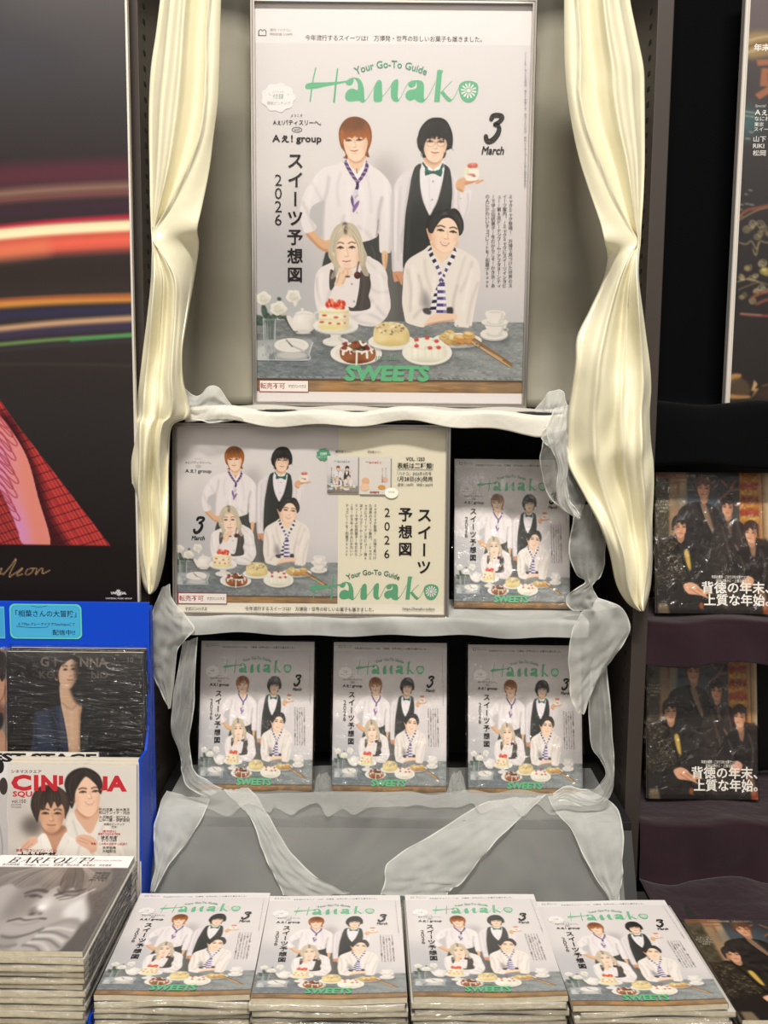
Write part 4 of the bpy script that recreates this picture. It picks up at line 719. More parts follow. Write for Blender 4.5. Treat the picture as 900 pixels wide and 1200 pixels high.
def paint_resting():
    """monochrome close-up of a man resting his chin on his hands; unit frame 0..100 wide, 0..118 high, white band on top"""
    c = Canvas(-62, 0, 100, 118, 4)
    c.grade([(0, (112, 106, 102)), (60, (96, 92, 89)), (118, (92, 88, 85))])
    c.poly([(62, 18), (104, 18), (104, 118), (74, 118), (70, 80), (76, 62)], (88, 84, 82), 4, .9); c.noise(5, 1.6, 3, (62, 18, 100, 100))
    f = [(-60, 16), (44, 26), (62, 40), (72, 54), (70, 70), (62, 86), (40, 100), (18, 104), (-20, 104), (-62, 90)]
    c.poly(f, (168, 162, 158), 2)
    c.within(f)
    c.poly([(-8, 40), (18, 42), (22, 62), (12, 78), (-8, 84)], (124, 118, 115), 6, .85); c.ell(14, 70, 12, 10, (140, 134, 130), 5, .6)
    c.ell(30, 66, 9, 10, (226, 222, 218), 5, .85); c.ell(30, 70, 5, 3.6, (244, 241, 238), 2, .9); c.ell(52, 60, 10, 8, (206, 201, 197), 5, .7)
    c.ell(54, 52, 9, 2.6, (120, 113, 110), 2, .8); c.free()
    hr = [(-66, 10), (60, 10), (84, 22), (88, 40), (76, 52), (70, 46), (60, 52), (50, 44), (40, 54), (34, 42), (20, 50), (10, 40), (-8, 46), (-24, 40), (-40, 48), (-66, 44)]
    c.poly(hr, (118, 110, 105), 1.6); c.within(hr)
    strands(c, [(10, 12), (-40, 26), (-60, 44)], [(40, 12), (74, 30), (76, 52)], 200, (108, 100, 95), 1.5, .6, 3, .4); strands(c, [(10, 12), (-40, 26), (-60, 44)], [(40, 12), (74, 30), (76, 52)], 110, (158, 150, 145), 1.0, .6, 4, .4); strands(c, [(30, 14), (30, 30), (36, 50)], [(44, 14), (56, 30), (62, 50)], 30, (70, 62, 58), 1.5, .7, 5, .4)
    c.ell(20, 28, 12, 8, (150, 142, 137), 5, .6); c.ell(38, 26, 6, 10, (92, 76, 66), 4, .7); c.free()
    for p, w in (([(36, 54), (46, 50), (56, 49), (64, 47)], 3.2), ([(34, 46), (40, 52), (50, 54)], 1.2), ([(2, 52), (12, 48), (24, 50)], 3.6), ([(40, 58), (48, 55), (58, 54), (66, 50)], 1.6), ([(44, 60), (54, 58), (62, 54)], 1.0)): c.line(p, w, (66, 60, 57), 1, .75)
    c.line([(4, 56), (12, 54), (22, 57)], 2.2, (58, 53, 51), 1, .7); c.ell(12, 56, 4, 1.6, (46, 42, 40), .8, .7); c.line([(60, 58), (68, 52), (76, 46)], 1.6, (214, 209, 205), .6, .8)
    c.poly([(18, 74), (22, 68), (26, 72), (34, 76), (24, 79)], (96, 90, 87), 2, .7); c.ell(24, 77.6, 3, 1.4, (52, 48, 46), 1, .8); c.ell(33, 77, 2.4, 1.1, (60, 55, 53), 1, .7)
    c.line([(4, 86), (14, 83), (22, 84.6), (34, 82.6), (42, 83)], 2, (66, 60, 58), .9, .85); c.line([(10, 88.4), (22, 90), (36, 86)], 3, (150, 142, 138), 1.6, .8); c.ell(26, 82, 10, 1.6, (186, 180, 176), 1, .6)
    c.poly([(58, 66), (68, 58), (78, 66), (86, 82), (80, 88), (66, 84), (56, 76)], (222, 218, 215), 3.0, .9)
    c.poly([(-6, 92), (10, 100), (30, 100), (46, 92), (60, 84), (76, 82), (82, 90), (80, 104), (72, 114), (70, 124), (-10, 124)], (150, 144, 140), 1.6)
    hd = [(28, 104), (38, 96), (52, 92), (68, 88), (80, 92), (80, 104), (70, 122), (30, 122)]
    c.poly(hd, (168, 162, 158), 1.4)
    for p, w, cl in (([(44, 98), (60, 98), (78, 104)], 2.2, (110, 104, 101)), ([(42, 106), (58, 106), (74, 114)], 2.2, (104, 98, 95)), ([(36, 112), (50, 114), (62, 122)], 2.2, (104, 98, 95)), ([(46, 95), (62, 93), (78, 96)], 3, (200, 194, 190)), ([(44, 102), (60, 102), (74, 108)], 3.2, (204, 198, 194)), ([(40, 109), (54, 110), (66, 118)], 3, (200, 194, 190)), ([(-4, 98), (14, 104), (30, 102), (46, 94)], 2.4, (88, 83, 80)), ([(2, 110), (16, 114), (28, 112)], 4, (122, 116, 112))): c.line(p, w, cl, 1.2, .8)
    c.poly([(-4, 96), (6, 100), (4, 108), (-6, 108)], (206, 200, 196), 2, .7)
    c.hard([(-64, 0), (100, 0), (100, 17), (-64, 17)], (238, 236, 233))
    return c

def paint_quartet():
    """cover with four men in dark suits; frame 0..100 wide, 0..128 high"""
    c = Canvas(0, 0, 100, 128, 4)
    c.grade([(0, (70, 52, 40)), (40, (60, 46, 38)), (80, (50, 38, 32)), (128, (46, 38, 32))])
    c.hard([(0, 0), (28, 0), (28, 60), (0, 60)], (74, 66, 50)); c.noise(12, 3, 5, (0, 0, 28, 60))
    c.hard([(12, 0), (28, 0), (28, 60), (12, 60)], (156, 126, 92), .9, 1); c.hard([(22, 0), (28, 0), (27, 60), (21, 60)], (190, 160, 118), .7, 1); c.hard([(0, 0), (28, 0), (28, 6), (0, 6)], (130, 80, 54), .8, .6)
    c.hard([(28, 0), (76, 0), (76, 46), (28, 46)], (56, 54, 56), .9, 1); c.ell(40, 26, 20, 14, (74, 86, 94), 6, .7); c.ell(66, 30, 10, 12, (80, 74, 70), 4, .6)
    for p in ([(37, 8), (44, 16)], [(44, 14), (52, 8)], [(59, 8), (63, 12)], [(57, 24), (66, 16), (70, 8)], [(75, 4), (75, 24), (72, 30)], [(68, 16), (80, 14)], [(14, 10), (26, 9)], [(20, 10), (20, 20)]): c.line(p, 2.2, (136, 90, 66), .4, .8)
    c.hard([(74, 0), (92, 0), (94, 60), (74, 56)], (150, 92, 44)); c.within([(74, 0), (92, 0), (94, 60), (74, 56)], False)
    for k in range(9): c.hard([(75, 4+k*6), (91, 4+k*6), (91, 8.4+k*6), (75, 8.4+k*6)], [(176, 120, 44), (156, 52, 40), (186, 148, 60), (120, 52, 38)][k % 4], .8, .8)
    c.noise(14, 1.6, 8); c.free()
    c.hard([(91, 0), (101, 0), (101, 60), (92, 60)], (176, 136, 88), .9, .8); c.hard([(97, 0), (101, 0), (101, 62), (98, 62)], (198, 186, 160), .8, .6); c.line([(94, 0), (95, 62)], 1, (96, 64, 40), .4, .8)
    SK, SH, LP = (212, 158, 122), (150, 100, 74), (150, 84, 70)
    def man(cx, cy, w, hh, tilt, hair, skin=SK, turn=0.0):
        P = lambda u, v: (cx+u*w, cy+v*hh)
        c.poly([P(-.40, .5), P(-.35, 1.5), P(.1, 1.9), P(.5, 1.4), P(.45, .5)], tuple(v*.8 for v in skin))
        f = [P(-.72, -.45), P(-.70, .35), P(-.5, .95), P(-.05, 1.3), P(.35, 1.15), P(.66, .6), P(.74, 0), P(.7, -.6), P(0, -.9)]
        c.poly(f, skin); c.within(f); c.ell(*P(-.62 if turn > 0 else .62, .3), w*.28, hh*.8, SH, w*.2, .7); c.free()
        face(c, cx+turn*w*.12, cy, w*.78, hh*.72, tuple(min(255, v+14) for v in skin), SH, LP, tilt, 0, (40, 28, 24), (52, 38, 32))
        h = [P(-.92, .7), P(-1.02, -.2), P(-.86, -1.0), P(-.3, -1.5), P(.3, -1.5), P(.84, -1.05), P(1.0, -.2), P(.9, .6), P(.74, .1), P(.62, -.42), P(.2, -.30), P(-.12, -.55), P(-.44, -.25), P(-.66, -.2), P(-.74, .3)]
        c.poly(h, hair); c.within(h); strands(c, [P(0, -1.45), P(-.7, -.9), P(-.9, 0), P(-.86, .6)], [P(.1, -1.4), P(.75, -.9), P(.95, 0), P(.86, .5)], 26, tuple(min(255, v+34) for v in hair), w*.06, .6, int(cx)); c.free()
    BK, B2 = (34, 28, 26), (52, 42, 38)
    def suit(p, col, seed):
        c.poly(p, col); c.within(p); c.noise(5, 4, seed, None); c.free()
    suit([(36, 27), (24, 31), (19, 40), (17, 60), (22, 90), (24, 128), (62, 128), (60, 60), (58, 40), (52, 31), (44, 28)], (40, 35, 32), 11)
    c.poly([(40, 28), (45, 30), (52, 56), (48, 52), (42, 40)], (150, 120, 96), .6, .8); c.line([(38, 29), (43, 42), (51, 60)], 1.4, (20, 17, 16), .4, .9); c.line([(47, 29), (50, 42), (53, 58)], 1.2, (66, 54, 48), .4, .9)
    man(42.5, 14.5, 7.4, 7.6, 4, (88, 54, 38), (206, 150, 116))
    suit([(62, 42), (54, 47), (50, 60), (52, 84), (50, 128), (88, 128), (82, 66), (78, 48), (70, 43)], (48, 40, 36), 12)
    c.line([(58, 48), (62, 62), (66, 80)], 1.8, (78, 64, 56), .8, .8); c.line([(72, 46), (76, 62), (78, 78)], 2, (86, 70, 60), 1, .8); c.poly([(62, 42), (66, 46), (67, 58), (64, 52)], (120, 92, 74), .5, .7); c.line([(70, 66), (76, 74), (82, 68)], 1.4, (140, 116, 98), .7, .7)
    for p in ([(40, 66), (50, 70), (58, 66)], [(44, 82), (56, 84)], [(60, 90), (70, 84)]): c.line(p, .9, (86, 74, 66), .7, .7)
    man(63.5, 31.5, 6.6, 6.8, 6, (52, 40, 36), (202, 148, 116))
    suit([(12, 58), (4, 66), (1, 80), (0, 128), (56, 128), (50, 110), (38, 104), (30, 90), (24, 68), (19, 60)], (44, 38, 31), 13)
    c.within([(2, 60), (18, 60), (26, 90), (24, 104), (0, 104)], True)
    rr = random.Random(8)
    for _ in range(130): c.ell(rr.uniform(1, 25), rr.uniform(62, 104), .7, .6, rr.choice([(118, 104, 76), (84, 72, 52), (150, 132, 98)]), .2, .7)
    c.free()
    c.line([(18, 62), (24, 80), (30, 98)], 1.6, (24, 20, 18), .5, .9); c.poly([(25, 72), (29, 72), (31, 88), (28, 86)], (214, 178, 84), .5, .9)
    c.poly([(0, 104), (26, 100), (36, 106), (48, 112), (54, 128), (0, 128)], (36, 31, 28), 1.4)
    man(21.5, 50, 7.2, 7.6, -2, (38, 32, 30), (208, 156, 122), 1.0)
    suit([(80, 66), (72, 72), (66, 86), (62, 104), (74, 108), (84, 112), (101, 116), (101, 72), (92, 66)], (36, 30, 28), 14)
    for p in ([(74, 76), (78, 90), (72, 100)], [(92, 70), (96, 84), (94, 104)], [(84, 96), (92, 100)], [(80, 86), (86, 82), (90, 86)]): c.line(p, 1.2, (92, 78, 68), .8, .7)
    c.poly([(83, 66), (88, 64), (87, 76), (84, 74)], (170, 124, 96), .5, .8)
    man(84, 54.4, 6.8, 7.4, 8, (58, 38, 32), (214, 160, 124), -.6)
    # hands
    c.poly([(24, 103), (30, 100), (36, 102), (40, 106), (48, 108), (50, 110), (44, 111), (47, 115), (40, 112), (34, 111), (28, 110)], (220, 166, 132), .2); c.line([(34, 104), (40, 109)], .8, (150, 100, 76), .4, .8); c.line([(30, 106), (38, 111)], .7, (150, 100, 76), .4, .8)
    c.poly([(76, 98), (82, 94), (86, 97), (85, 102), (80, 106), (75, 103)], (214, 160, 126), .2)
    c.hard([(2, 119), (10, 119), (12, 128), (2, 128)], (150, 130, 100), .7, .8); c.hard([(94, 120), (101, 118), (101, 128), (94, 128)], (180, 84, 52), .8, .6); c.ell(40, 121, 2, 3, (170, 90, 44), .6, .8); c.ell(64, 106, 3, 8, (120, 92, 72), 2, .5)
    c.poly([(88, 106), (94, 104), (98, 120), (95, 124)], (170, 120, 92), 1, .7)
    c.a += np.random.RandomState(7).randn(c.h, c.w, 1).astype(np.float32)*1.6
    return c

def paint_ornament():
    """dark poster with gilt ornaments, a fish and a brass plinth; photo pixels, poster's own sheared frame removed. x 0..300, y -100..470"""
    c = Canvas(0, -110, 300, 478, 1.7)
    c.grade([(-110, (112, 100, 100)), (0, (106, 96, 96)), (30, (86, 80, 80)), (140, (72, 68, 68)), (250, (60, 56, 56)), (340, (54, 50, 49)), (478, (48, 42, 38))])
    c.poly([(0, 10), (60, 8), (120, 0), (120, 26), (60, 30), (0, 40)], (156, 132, 96), 3); 
    for y in (16, 23, 30): c.line([(0, y+4), (20, y-2), (60, y-6), (130, y-12)], 2, (206, 188, 150) if y != 23 else (98, 82, 60), 1, .8)
    c.ell(0, 118, 22, 18, (84, 126, 128), 10, .7)
    for x, y, w in ((2, 105, 5), (8, 106, 6), (3, 110, 4), (9, 111, 4), (5, 138, 5), (9, 130, 4), (12, 202, 3), (3, 220, 3), (9, 219, 3), (14, 220, 4), (3, 226, 2), (3, 234, 2), (8, 207, 2)): c.line([(x, y), (x+w, y+.4)], 1.3, (196, 196, 178), .5, .8)
    c.ell(180, 120, 70, 90, (88, 78, 74), 30, .7)
    G = [(188, 168, 120), (214, 198, 152), (150, 130, 96)]
    r = random.Random(12)
    def curl(x, y, s, a, n=1.6):
        t = np.linspace(0, n*2*math.pi, 22); rad = s*(1-t/t[-1]*.8)
        c.line(np.stack([x+rad*np.cos(t+a), y+rad*np.sin(t+a)], 1), .9, r.choice(G), .3, .9)
    for x, y in ((12, 250), (20, 246), (30, 248), (24, 258), (36, 256), (46, 252), (58, 250), (70, 256), (16, 300), (30, 296), (40, 304), (8, 312), (22, 312), (50, 300), (64, 304), (12, 336), (20, 340), (26, 330), (34, 326)):
        for k in range(2): curl(x+r.uniform(-3, 3), y+r.uniform(-3, 3), r.uniform(2.4, 6), r.uniform(0, 6.28))
    for p in ([(4, 268), (12, 270), (18, 266), (24, 276), (28, 266), (36, 268), (46, 264), (70, 268)], [(2, 240), (14, 232), (26, 226), (44, 222), (80, 218)], [(26, 268), (24, 284), (20, 276)], [(4, 318), (16, 314), (30, 318)], [(6, 328), (14, 324), (30, 318), (40, 322)]): c.line(p, 1.1, r.choice(G), .3, .9)
    for p in ([(0, 238), (10, 228), (24, 224), (60, 216), (120, 214)], [(22, 338), (40, 330), (70, 334), (120, 328)], [(28, 346), (44, 340), (60, 352), (110, 350)]): c.line(p, 3.2, (168, 96, 76), 1.2, .8)
    c.line([(10, 359), (30, 361), (60, 360), (120, 354)], 2.6, (176, 84, 70), .9, .8); c.line([(10, 358.4), (34, 360)], 1, (196, 190, 178), .4, .8)
    c.ell(36, 304, 7, 5, (176, 156, 84), .6, .8); c.ell(34, 302, 3, 2, (226, 210, 140), .6, .8)
    c.poly([(0, 440), (14, 437), (12, 444), (2, 452), (2, 462), (22, 464), (26, 468), (0, 468)], (186, 138, 86), .4); c.poly([(2, 446), (14, 442), (24, 450), (24, 464), (2, 462)], (92, 74, 56), 1, .9)
    c.hard([(30, 444), (34, 450), (31, 456), (36, 455), (28, 468), (31, 458), (27, 459)], (206, 166, 112)); c.line([(40, 452), (56, 448), (100, 440)], 2, (150, 112, 72), 1, .8); c.poly([(40, 456), (90, 446), (130, 450), (130, 470), (40, 468)], (78, 56, 48), 3, .8)
    c.hard([(0, 469), (300, 469), (300, 478), (0, 478)], (50, 44, 40), .8, .5)
    B = (162, 108, 84)
    for q in ([(13, 42), (70, 38), (70, 45), (14, 49)], [(19, 52), (26, 52), (27, 74), (18, 74)], [(13, 84), (30, 72), (36, 78), (18, 90)], [(26, 52), (70, 48), (70, 54), (26, 58)], [(26, 68), (70, 66), (70, 72), (26, 74)], [(40, 74), (50, 74), (50, 100), (40, 96)]): c.hard(q, B)
    return c
# ---------------------------------------------------------------- lettering and printed sheets
_glyph = {}
_tc = bpy.data.curves.new('lettering', 'FONT'); _to = bpy.data.objects.new('lettering', _tc); COL.objects.link(_to)
_tc.resolution_u = 2
def _raw(s, bold):
    _tc.body = s; _tc.offset = bold; _tc.size = 1.0; _tc.fill_mode = 'FRONT'
    dg = bpy.context.evaluated_depsgraph_get(); dg.update()
    me = bpy.data.meshes.new_from_object(_to.evaluated_get(dg))
    v = np.array([p.co[:2] for p in me.vertices]) if len(me.vertices) else np.zeros((0, 2)); f = [tuple(p.vertices) for p in me.polygons]
    bpy.data.meshes.remove(me); return v, f
def glyph(s, bold=0.0):
    k = (s, bold)
    if k not in _glyph: _glyph[k] = _raw(s, bold)
    return _glyph[k]
_v = glyph('国')[0]; EM = (_v[:, 0].max()-_v[:, 0].min())/.84      # one full-width character

class Sheet:
    """a flat print: local x right, z up, face towards -y; art coordinates run right and down"""
    def __init__(s, w, h, ax0, ay0, ax1, ay1):
        s.w, s.h, s.a = w, h, (ax0, ay0, ax1, ay1); s.V, s.C, s.Fc, s.n, s.layer = [], [], [], 0, 0; s.kx, s.ky = w/(ax1-ax0), h/(ay1-ay0); s.warp = False
    def loc(s, p):
        p = np.asarray(p, float).reshape(-1, 2)
        if s.warp: p = np.stack([459.3+(p[:, 0]-461+3.5*p[:, 1]/476)*325.5/(334-17*p[:, 1]/476), p[:, 1]], 1)
        return np.stack([(p[:, 0]-s.a[0])*s.kx-s.w/2, s.h-(p[:, 1]-s.a[1])*s.ky], 1)
    def add(s, pts, faces, col, lift=True):
        if len(pts) == 0: return
        if lift: s.layer += 1
        q = s.loc(pts); y = np.full((len(q), 1), -.00002*s.layer)
        s.V.append(np.concatenate([q[:, :1], y, q[:, 1:]], 1)); c = lin(col); s.C.append(np.tile(c, (len(q), 1)) if c.ndim == 1 else c)
        s.Fc += [tuple(i+s.n for i in f) for f in faces]; s.n += len(q)
    def picture(s, c, cx0, cy0, cx1, cy1, x0, y0, x1, y1, nx, ny):
        """part cx0..cy1 of a painted canvas printed on x0..y1"""
        w_, s.warp = s.warp, False
        g = c.crop(cx0, cy0, cx1, cy1, nx, ny).reshape(-1, 3)*255
        X, Y = np.meshgrid(np.linspace(x0, x1, nx+1), np.linspace(y0, y1, ny+1)); i = np.arange((nx+1)*ny).reshape(ny, nx+1)[:, :-1].ravel()
        s.add(np.stack([X.ravel(), Y.ravel()], 1), [(a, a+nx+1, a+nx+2, a+1) for a in i.tolist()], g); s.warp = w_
    def rect(s, x0, y0, x1, y1, col, flat=True):
        w_ = s.warp; s.warp = s.warp and not flat
        s._rect(x0, y0, x1, y1, col); s.warp = w_
    def _rect(s, x0, y0, x1, y1, col):
        n = max(1, int(max(abs(x1-x0)/(s.a[2]-s.a[0]), abs(y1-y0)/(s.a[3]-s.a[1]))*40)); X, Y = np.meshgrid(np.linspace(x0, x1, n+1), np.linspace(y0, y1, n+1)); i = np.arange((n+1)*n).reshape(n, n+1)[:, :-1].ravel()
        s.add(np.stack([X.ravel(), Y.ravel()], 1), [(a, a+n+1, a+n+2, a+1) for a in i.tolist()], col)
    def poly(s, pts, col, smooth=False, n=4):
        p = spline(pts, True, n) if smooth else np.asarray(pts, float)
        q = s.loc(p); A = np.sum(q[:, 0]*np.roll(q[:, 1], -1)-np.roll(q[:, 0], -1)*q[:, 1])
        s.add(p, [tuple(range(len(p))) if A > 0 else tuple(range(len(p)-1, -1, -1))], col)
    def ell(s, x, y, rx, ry, col, n=28, ang=0): 
        t = np.linspace(0, 2*math.pi, n, endpoint=False); c, d = math.cos(ang), math.sin(ang)
        s.poly(np.stack([x+rx*np.cos(t)*c-ry*np.sin(t)*d, y+rx*np.cos(t)*d+ry*np.sin(t)*c], 1), col)
    def ring(s, x, y, rx, ry, w, col, n=30):
        t = np.linspace(0, 2*math.pi, n, endpoint=False); o = np.stack([np.cos(t), np.sin(t)], 1)
        s.add(np.concatenate([np.array([x, y])+o*[rx, ry], np.array([x, y])+o*[rx-w, ry-w]]), [(i, n+i, n+(i+1) % n, (i+1) % n) for i in range(n)], col)
    def stroke(s, pts, w, col, smooth=True, n=5):
        p = spline(pts, False, n) if smooth and len(pts) > 2 else np.asarray(pts, float)
        t = np.gradient(p, axis=0); t /= np.linalg.norm(t, axis=1, keepdims=True)+1e-9; nn = np.stack([-t[:, 1], t[:, 0]], 1); m = len(p)
        ww = np.full((m, 1), w/2.) if np.isscalar(w) else np.interp(np.linspace(0, 1, m), np.linspace(0, 1, len(w)), w)[:, None]/2
        a = np.linspace(0, math.pi, 7)[1:-1]; w0, w1 = ww[0, 0], ww[-1, 0]
        cap0 = np.stack([p[0]-t[0]*w0*math.sin(k)+nn[0]*w0*math.cos(k) for k in a]); cap1 = np.stack([p[-1]+t[-1]*w1*math.sin(k)-nn[-1]*w1*math.cos(k) for k in a])
        P = np.concatenate([p+nn*ww, cap1[::-1] if False else cap1[::-1], (p-nn*ww)[::-1], cap0[::-1]])
        # strip faces for the body, fans for the caps
        L_, R_ = p+nn*ww, p-nn*ww
        s.add(np.concatenate([L_, R_]), [(i, m+i, m+i+1, i+1)[::-1] if False else (i, i+1, m+i+1, m+i) for i in range(m-1)], col)
        s.layer -= 1; s.add(np.concatenate([[p[0]+nn[0]*w0], cap0, [p[0]-nn[0]*w0]]), [tuple(range(7))], col)
        s.layer -= 1; s.add(np.concatenate([[p[-1]+nn[-1]*w1], np.stack([p[-1]+t[-1]*w1*math.sin(k)+nn[-1]*w1*math.cos(k) for k in a]), [p[-1]-nn[-1]*w1]]), [tuple(range(7))], col)
    def fat(s, fn, d):
        for a in range(0, 360, 60): fn(d*math.cos(math.radians(a)), d*math.sin(math.radians(a)))
    def text(s, body, x, y, size, col, bold=0.0, align='c', width=None, sx=1.0, shear=0.0, rot=0.0, track=0.0):
        """baseline-centred: y is the middle of the line; size = em height; width forces the run to a width"""
        v, f = glyph(body, bold)
        if not len(v): return
        v = v/EM*size; x0, x1 = v[:, 0].min(), v[:, 0].max()
        k = width/(x1-x0) if width else sx
        u = (v[:, 0]-x0)*k; wd = (x1-x0)*k; yy = -(v[:, 1]-.36*size)
        u = u-(wd/2 if align == 'c' else (wd if align == 'r' else 0)); u = u-yy*shear
        c, d = math.cos(rot), math.sin(rot)
        s.add(np.stack([x+u*c-yy*d, y+u*d+yy*c], 1), [q[::1] for q in f], col)
    def column(s, body, x, y, size, col, pitch=None, bold=0.0):
        """vertical writing, one character under the other from y down"""
        pitch = pitch or size
        s.layer += 1
        for i, ch in enumerate(body):
            if ch in ' 　': continue
            v, f = glyph(ch, bold); 
            if not len(v): continue
            v = v/EM*size; cx = (v[:, 0].min()+v[:, 0].max())/2; u, w = v[:, 0]-cx, -(v[:, 1]-.38*size)
            if ch in 'ー〜': u, w = -w+0, u
            if ch in '、。': u, w = u+.32*size, w-.5*size
            if ch in 'ャュョィッァゥェォ': u = u+.08*size
            s.add(np.stack([x+u, y+(i+.5)*pitch+w], 1), f, col, False)
    def arc(s, body, cx, cy, r, a0, a1, size, col, bold=0.0):
        v, f = glyph(body, bold); v = v/EM*size; t = (v[:, 0]-v[:, 0].min())/(v[:, 0].max()-v[:, 0].min()); a = a0+(a1-a0)*t; rr = r+v[:, 1]
        s.add(np.stack([cx+rr*np.sin(a), cy-rr*np.cos(a)], 1), f, col)
    def mesh(s, name, bend=None, extra=None):
        me = bpy.data.meshes.new(name); V = np.concatenate(s.V); C = np.concatenate(s.C)
        if bend: V[:, 1] -= bend(V[:, 0], V[:, 2])
        if extra: # (vertices, faces, colour) of the rest of the part
            s.Fc = s.Fc+[tuple(i+len(V) for i in f) for f in extra[1]]; V = np.concatenate([V, extra[0]]); C = np.concatenate([C, np.tile(lin(extra[2]), (len(extra[0]), 1))])
        me.from_pydata(V.tolist(), [], s.Fc); me.update()
        at_ = me.color_attributes.new('Col', 'FLOAT_COLOR', 'POINT'); at_.data.foreach_set('color', np.concatenate([np.clip(C, 0, 1), np.ones((len(C), 1))], 1).astype(np.float32).ravel()); return me

GREEN = (108, 180, 138)
INK = (38, 32, 32)
def hanako_logo(s, ox, oy, k, col=GREEN):
    """the masthead traced in poster pixels, origin (360,80), scaled by k to (ox,oy)"""
    T = lambda pts: [(ox+(x-360)*k, oy+(y-80)*k) for x, y in pts]
    P = lambda pts, sm=True: s.poly(T(pts), col, sm)
    S = lambda pts, w: s.stroke(T(pts), [q*k for q in w] if not np.isscalar(w) else w*k, col)
    S([(370.6, 80.6), (367, 97), (364.2, 118.4)], [1.4, 1.6, 1.6]); S([(396, 81.4), (394, 98), (392, 118.6)], [1.8, 2.2, 2.6])
    P([(358.4, 101.5), (360, 98.6), (366, 97), (380, 96.6), (396, 95.8), (405, 94.6), (409, 95.6), (405, 96.8), (396, 98.8), (384, 101), (370, 104), (362, 104.6), (359, 103.6)])
    P([(405.6, 96.4), (408, 93.4), (412, 91.4), (414.6, 92.4), (414.4, 96), (412, 99.4), (408.6, 100), (406, 98.4)])
    S([(410, 93), (414, 91.4), (419, 92.4), (422, 95)], [1, 1.2, 2, 3.6])
    P([(416, 92), (421, 93), (425, 97.4), (426.8, 104), (427.2, 112), (427.6, 118), (424.6, 119.4), (420.4, 117), (414, 118), (408.6, 118), (405, 114.6), (405.4, 109), (409, 104.6), (414, 103.2), (419, 105), (419.6, 100), (418.6, 95.6)])
    S([(425.6, 118.4), (430, 115.4), (436, 106), (442, 95.4)], [1.6, .7, .6, 1])
    P([(438, 108), (440, 98), (444.4, 93.2), (447.4, 96), (447.8, 104), (448, 116), (445, 118.2), (439.4, 118.2), (438, 115)])
    S([(447.4, 113), (454, 106), (461, 95)], [1, .6, 1])
    P([(458, 108), (459, 97), (464.6, 92.2), (466.8, 95), (466.4, 104), (466, 112), (467, 116.6), (463.4, 118), (459.6, 115.4), (458.2, 111.6)])
    S([(466.4, 117.4), (470, 112), (475.6, 101), (479, 96)], [1, .6, .6, 1])
    P([(478.4, 98), (481, 94.4), (485.6, 93.4), (487.4, 95), (486.4, 99.4), (482.6, 101.6), (479.4, 100.8)])
    P([(487, 93.4), (493, 93.8), (496.2, 97), (496.8, 104), (496.4, 112), (497.8, 116), (494.6, 118.6), (489, 117.4), (485.6, 114.8), (480.4, 116.6), (475.8, 113.6), (475.4, 108.6), (479, 104.6), (485, 103.4), (488, 101.6), (488.2, 97)])
    S([(496.6, 116.6), (501, 112), (506, 103), (510, 95)], [1.4, .6, .6, .8])
    P([(511.8, 82.4), (514.6, 81), (519.4, 82.4), (517.6, 85), (516.6, 96), (515.6, 108), (515, 117.4), (508.4, 117.6), (509.4, 106), (510.8, 94)], False)
    S([(529, 94), (522, 101), (516, 107.6)], [.6, .6, 1.2]); P([(516.6, 107.6), (519.4, 105.6), (524, 110.6), (528.4, 114.6), (528, 117), (524.6, 117), (520, 112.6)])
    S([(527.6, 116.6), (532, 112), (536, 104), (538, 99.6)], [1, .6, .6, .8])
    P([(537.6, 106), (537, 100), (540, 95.6), (546, 93.4), (553, 93.8), (558.4, 96.6), (560, 101.6), (558.6, 109), (554.4, 115.6), (548.6, 118), (542.4, 116), (539, 111)])
    for a in range(0, 360, 30):
        c, d = math.cos(math.radians(a+8)), math.sin(math.radians(a+8))
        s.stroke(T([(548.6+c*3.8, 104.6+d*3.6), (548.6+c*8.2, 104.6+d*7.8)]), [1.2*k, 2.0*k], (236, 228, 226), False)
    s.ell(*T([(548.6, 104.6)])[0], 2.6*k, 2.4*k, (226, 222, 218), 12)
def three(s, x, y, k, col=(46, 43, 41)):
    s.stroke([(x+a*k, y+b*k) for a, b in ((-3.6, -11), (-1.6, -14.6), (3, -15.6), (8, -14.8), (9, -12), (5.6, -8), (1, -5.4), (.6, -4.6), (4, -3.8), (5.6, 0), (3.8, 6), (-1, 12), (-6, 14.4), (-9, 12.6), (-9.8, 8.6))], [5*k, 5.6*k, 5.6*k, 5*k, 4.6*k, 4.4*k, 5*k, 5.8*k, 6.2*k, 6*k, 5.2*k], col, True, 4)
TOP_LINE = '今年流行するスイーツは?　万博発・世界の珍しいお菓子も届きました。'
STORY = ['ミャクミャク登場!　万博で見つけた世界のス', 'イーツ案内。/ミャクミャクにスイーツインタビ', 'ュー/第6次ドーナツブーム/アフタヌーンティ', 'ーで学ぶ伝統菓子/冬だからこそ!かき氷/あ', 'の人にかわいいチョコレートを/和菓子book']
def catch_lines(s, dx=0, dy=0, k=1.0, ox=0, oy=0):
    """the small welcome lines; poster pixels moved to (ox,oy)"""
    Q = lambda x, y: (ox+(x-349)*k+dx, oy+(y-150)*k+dy)
    s.text('ようこそ', *Q(348.6, 134.6), 3.7*k, INK, width=13.6*k); s.text('Aぇ!パティスリーへ。', *Q(349, 142.6), 6.6*k, INK, width=56*k, bold=.012)
    s.ring(*Q(349, 150.6), 6*k, 3.1*k, .6*k, (70, 64, 64)); s.text('with', *Q(349, 150.4), 4*k, INK, width=7*k); s.fat(lambda a, b: s.text('Aぇ! group', *(np.array(Q(349, 160.6))+[a, b]), 10.6*k, INK, width=56.6*k), .34*k)
